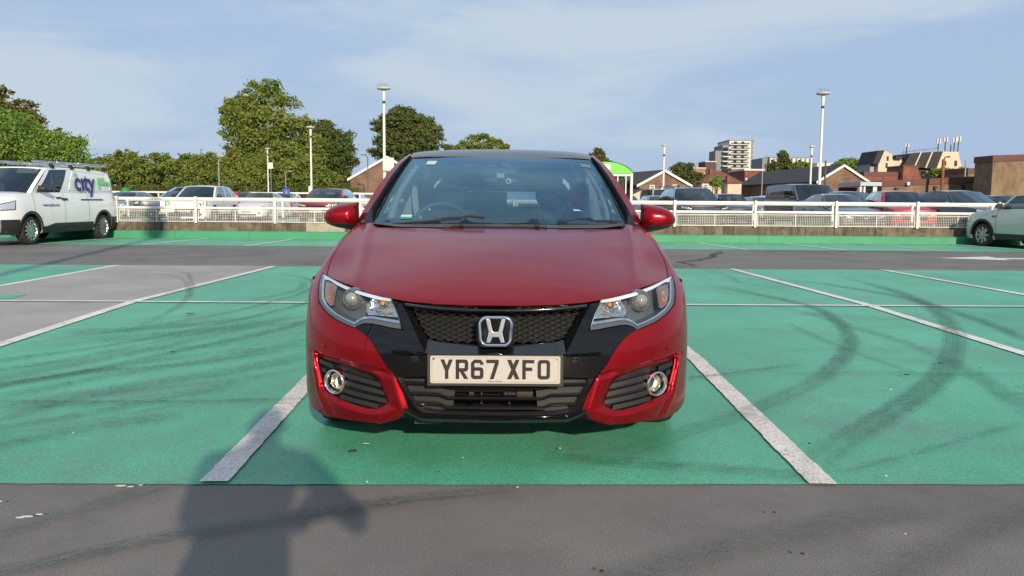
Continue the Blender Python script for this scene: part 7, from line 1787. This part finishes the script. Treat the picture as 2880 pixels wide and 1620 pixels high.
# ------------------------------------------------------------------ the person taking the photograph (outside the frame, behind the lens)
def photographer():
    r = thing('person', 'person in dark jacket and jeans standing behind the viewpoint, arms held forward', 'person', (-.185, -.40, 0), 0)
    J = {'pel': (0, 0, .95), 'sp': (0, .01, 1.18), 'ch': (0, 0, 1.40), 'nk': (0, .02, 1.52), 'hd': (0, .04, 1.60), 'top': (0, .03, 1.70),
         'hl': (-.10, 0, .90), 'kl': (-.13, .02, .49), 'al': (-.15, -.02, .09), 'tl': (-.16, .12, .035), 'hr': (.10, 0, .90), 'kr': (.13, .02, .49), 'ar': (.15, -.02, .09), 'tr': (.17, .12, .035),
         'sl': (-.19, 0, 1.43), 'el': (-.21, .10, 1.15), 'wl': (.12, .27, 1.08), 'sr': (.19, 0, 1.43), 'er': (.36, .06, 1.19), 'wr': (.33, .28, 1.08)}
    Ed = [('pel', 'sp'), ('sp', 'ch'), ('ch', 'nk'), ('nk', 'hd'), ('hd', 'top'), ('pel', 'hl'), ('hl', 'kl'), ('kl', 'al'), ('al', 'tl'), ('pel', 'hr'), ('hr', 'kr'), ('kr', 'ar'), ('ar', 'tr'), ('ch', 'sl'), ('sl', 'el'), ('el', 'wl'), ('ch', 'sr'), ('sr', 'er'), ('er', 'wr')]
    Rd = dict(pel=(.17, .13), sp=(.15, .11), ch=(.19, .13), nk=(.06, .06), hd=(.085, .105), top=(.07, .09), hl=(.10, .10), kl=(.065, .065), al=(.045, .045), tl=(.04, .03), hr=(.10, .10), kr=(.065, .065), ar=(.045, .045), tr=(.04, .03), sl=(.075, .075), el=(.052, .052), wl=(.036, .036), sr=(.075, .075), er=(.052, .052), wr=(.036, .036))
    K = list(J); me = bpy.data.meshes.new('body'); me.from_pydata([J[k] for k in K], [(K.index(a), K.index(b)) for a, b in Ed], [])
    o = link(bpy.data.objects.new('body', me), r); sk = o.modifiers.new('skin', 'SKIN')
    for i, k in enumerate(K): me.skin_vertices[0].data[i].radius = Rd[k]; me.skin_vertices[0].data[i].use_root = (k == 'pel')
    su = o.modifiers.new('sub', 'SUBSURF'); su.levels = su.render_levels = 2
    m, t, b = newmat('clothed_body'); N = t.nodes.new; Kk = t.links.new; co = N('ShaderNodeTexCoord'); sp = N('ShaderNodeSeparateXYZ'); Kk(co.outputs['Object'], sp.inputs[0]); rp_ = N('ShaderNodeValToRGB'); Kk(sp.outputs[2], rp_.inputs[0]); rp_.color_ramp.interpolation = 'CONSTANT'
    rp_.color_ramp.elements[0].color = (.03, .04, .07, 1); e = rp_.color_ramp.elements[1]; e.position = .93; e.color = (.03, .03, .035, 1); Kk(rp_.outputs[0], b.inputs['Base Color']); me.materials.append(m)
    skin = mat('skin', (.45, .27, .19), .55)
    for sx, w, d in ((-1, J['wl'], 1), (1, J['wr'], -1)):
        hb = MB(); w = Vector(w); hb.tube([w, w + Vector((d * .01, .05, .01)), w + Vector((d * .02, .09, .02))], [.032, .042, .034], 8)
        for f in range(4): hb.tube([w + Vector((d * .02, .085, .045 - .022 * f)), w + Vector((d * .045, .115, .05 - .022 * f)), w + Vector((d * .075, .11 - .004 * f, .05 - .022 * f))], [.009, .0085, .007], 6)
        hb.tube([w + Vector((0, .04, .035)), w + Vector((d * .02, .07, .065)), w + Vector((d * .05, .09, .07))], [.012, .010, .008], 6); hb.build('hand', skin, r, 60)
    hd = MB(); hd.grid(lambda u, v: (.078 * math.sin(math.pi * v) * math.cos(2 * math.pi * u), .045 + .095 * math.sin(math.pi * v) * math.sin(2 * math.pi * u), 1.635 + .115 * math.cos(math.pi * v)), 18, 12, wrap=True)
    hd.tube([(0, .135, 1.65), (0, .160, 1.615), (0, .142, 1.605)], [.010, .014, .010], 6)
    for sx in (-1, 1): hd.tube([(sx * .078, .04, 1.66), (sx * .088, .035, 1.635), (sx * .08, .04, 1.605)], [.012, .014, .010], 6)
    h = hd.build('head', skin, r, 70)
    fe = MB()
    for sx in (-1, 1): fe.lathe([(.001, .012), (.008, .009), (.012, 0)], 10, Matrix.Translation((sx * .032, .127, 1.648)) @ Matrix.Rotation(R(-90), 4, 'X'))
    fe.build('eyes', M_DARK, h, 60); mo = MB(); mo.tube([(-.022, .130, 1.577), (0, .140, 1.574), (.022, .130, 1.577)], .005, 6); mo.build('mouth', mat('lips', (.35, .12, .10), .5), h, 60)
    hr_ = MB(); hr_.grid(lambda u, v: (.086 * math.sin(math.pi * v * .58) * math.cos(2 * math.pi * u), .030 + .100 * math.sin(math.pi * v * .58) * math.sin(2 * math.pi * u) - .01 * v, 1.64 + .122 * math.cos(math.pi * v * .58)), 18, 8, wrap=True); hr_.build('hair', mat('dark_hair', (.02, .014, .010), .6), h, 70)
    ph = thing('mobile_phone', 'black mobile phone held up sideways in front of the person', 'phone', (0, -.035, CAMH)); mb = MB(); mb.prism(rounded(.15, .072, .012), -.004, .004, 0, Matrix.Translation((0.0, 0, 0)) @ Matrix.Rotation(R(90), 4, 'X')); mb.build('phone_body', M_BLACKGLOSS, ph, 40, fix=True)
photographer()
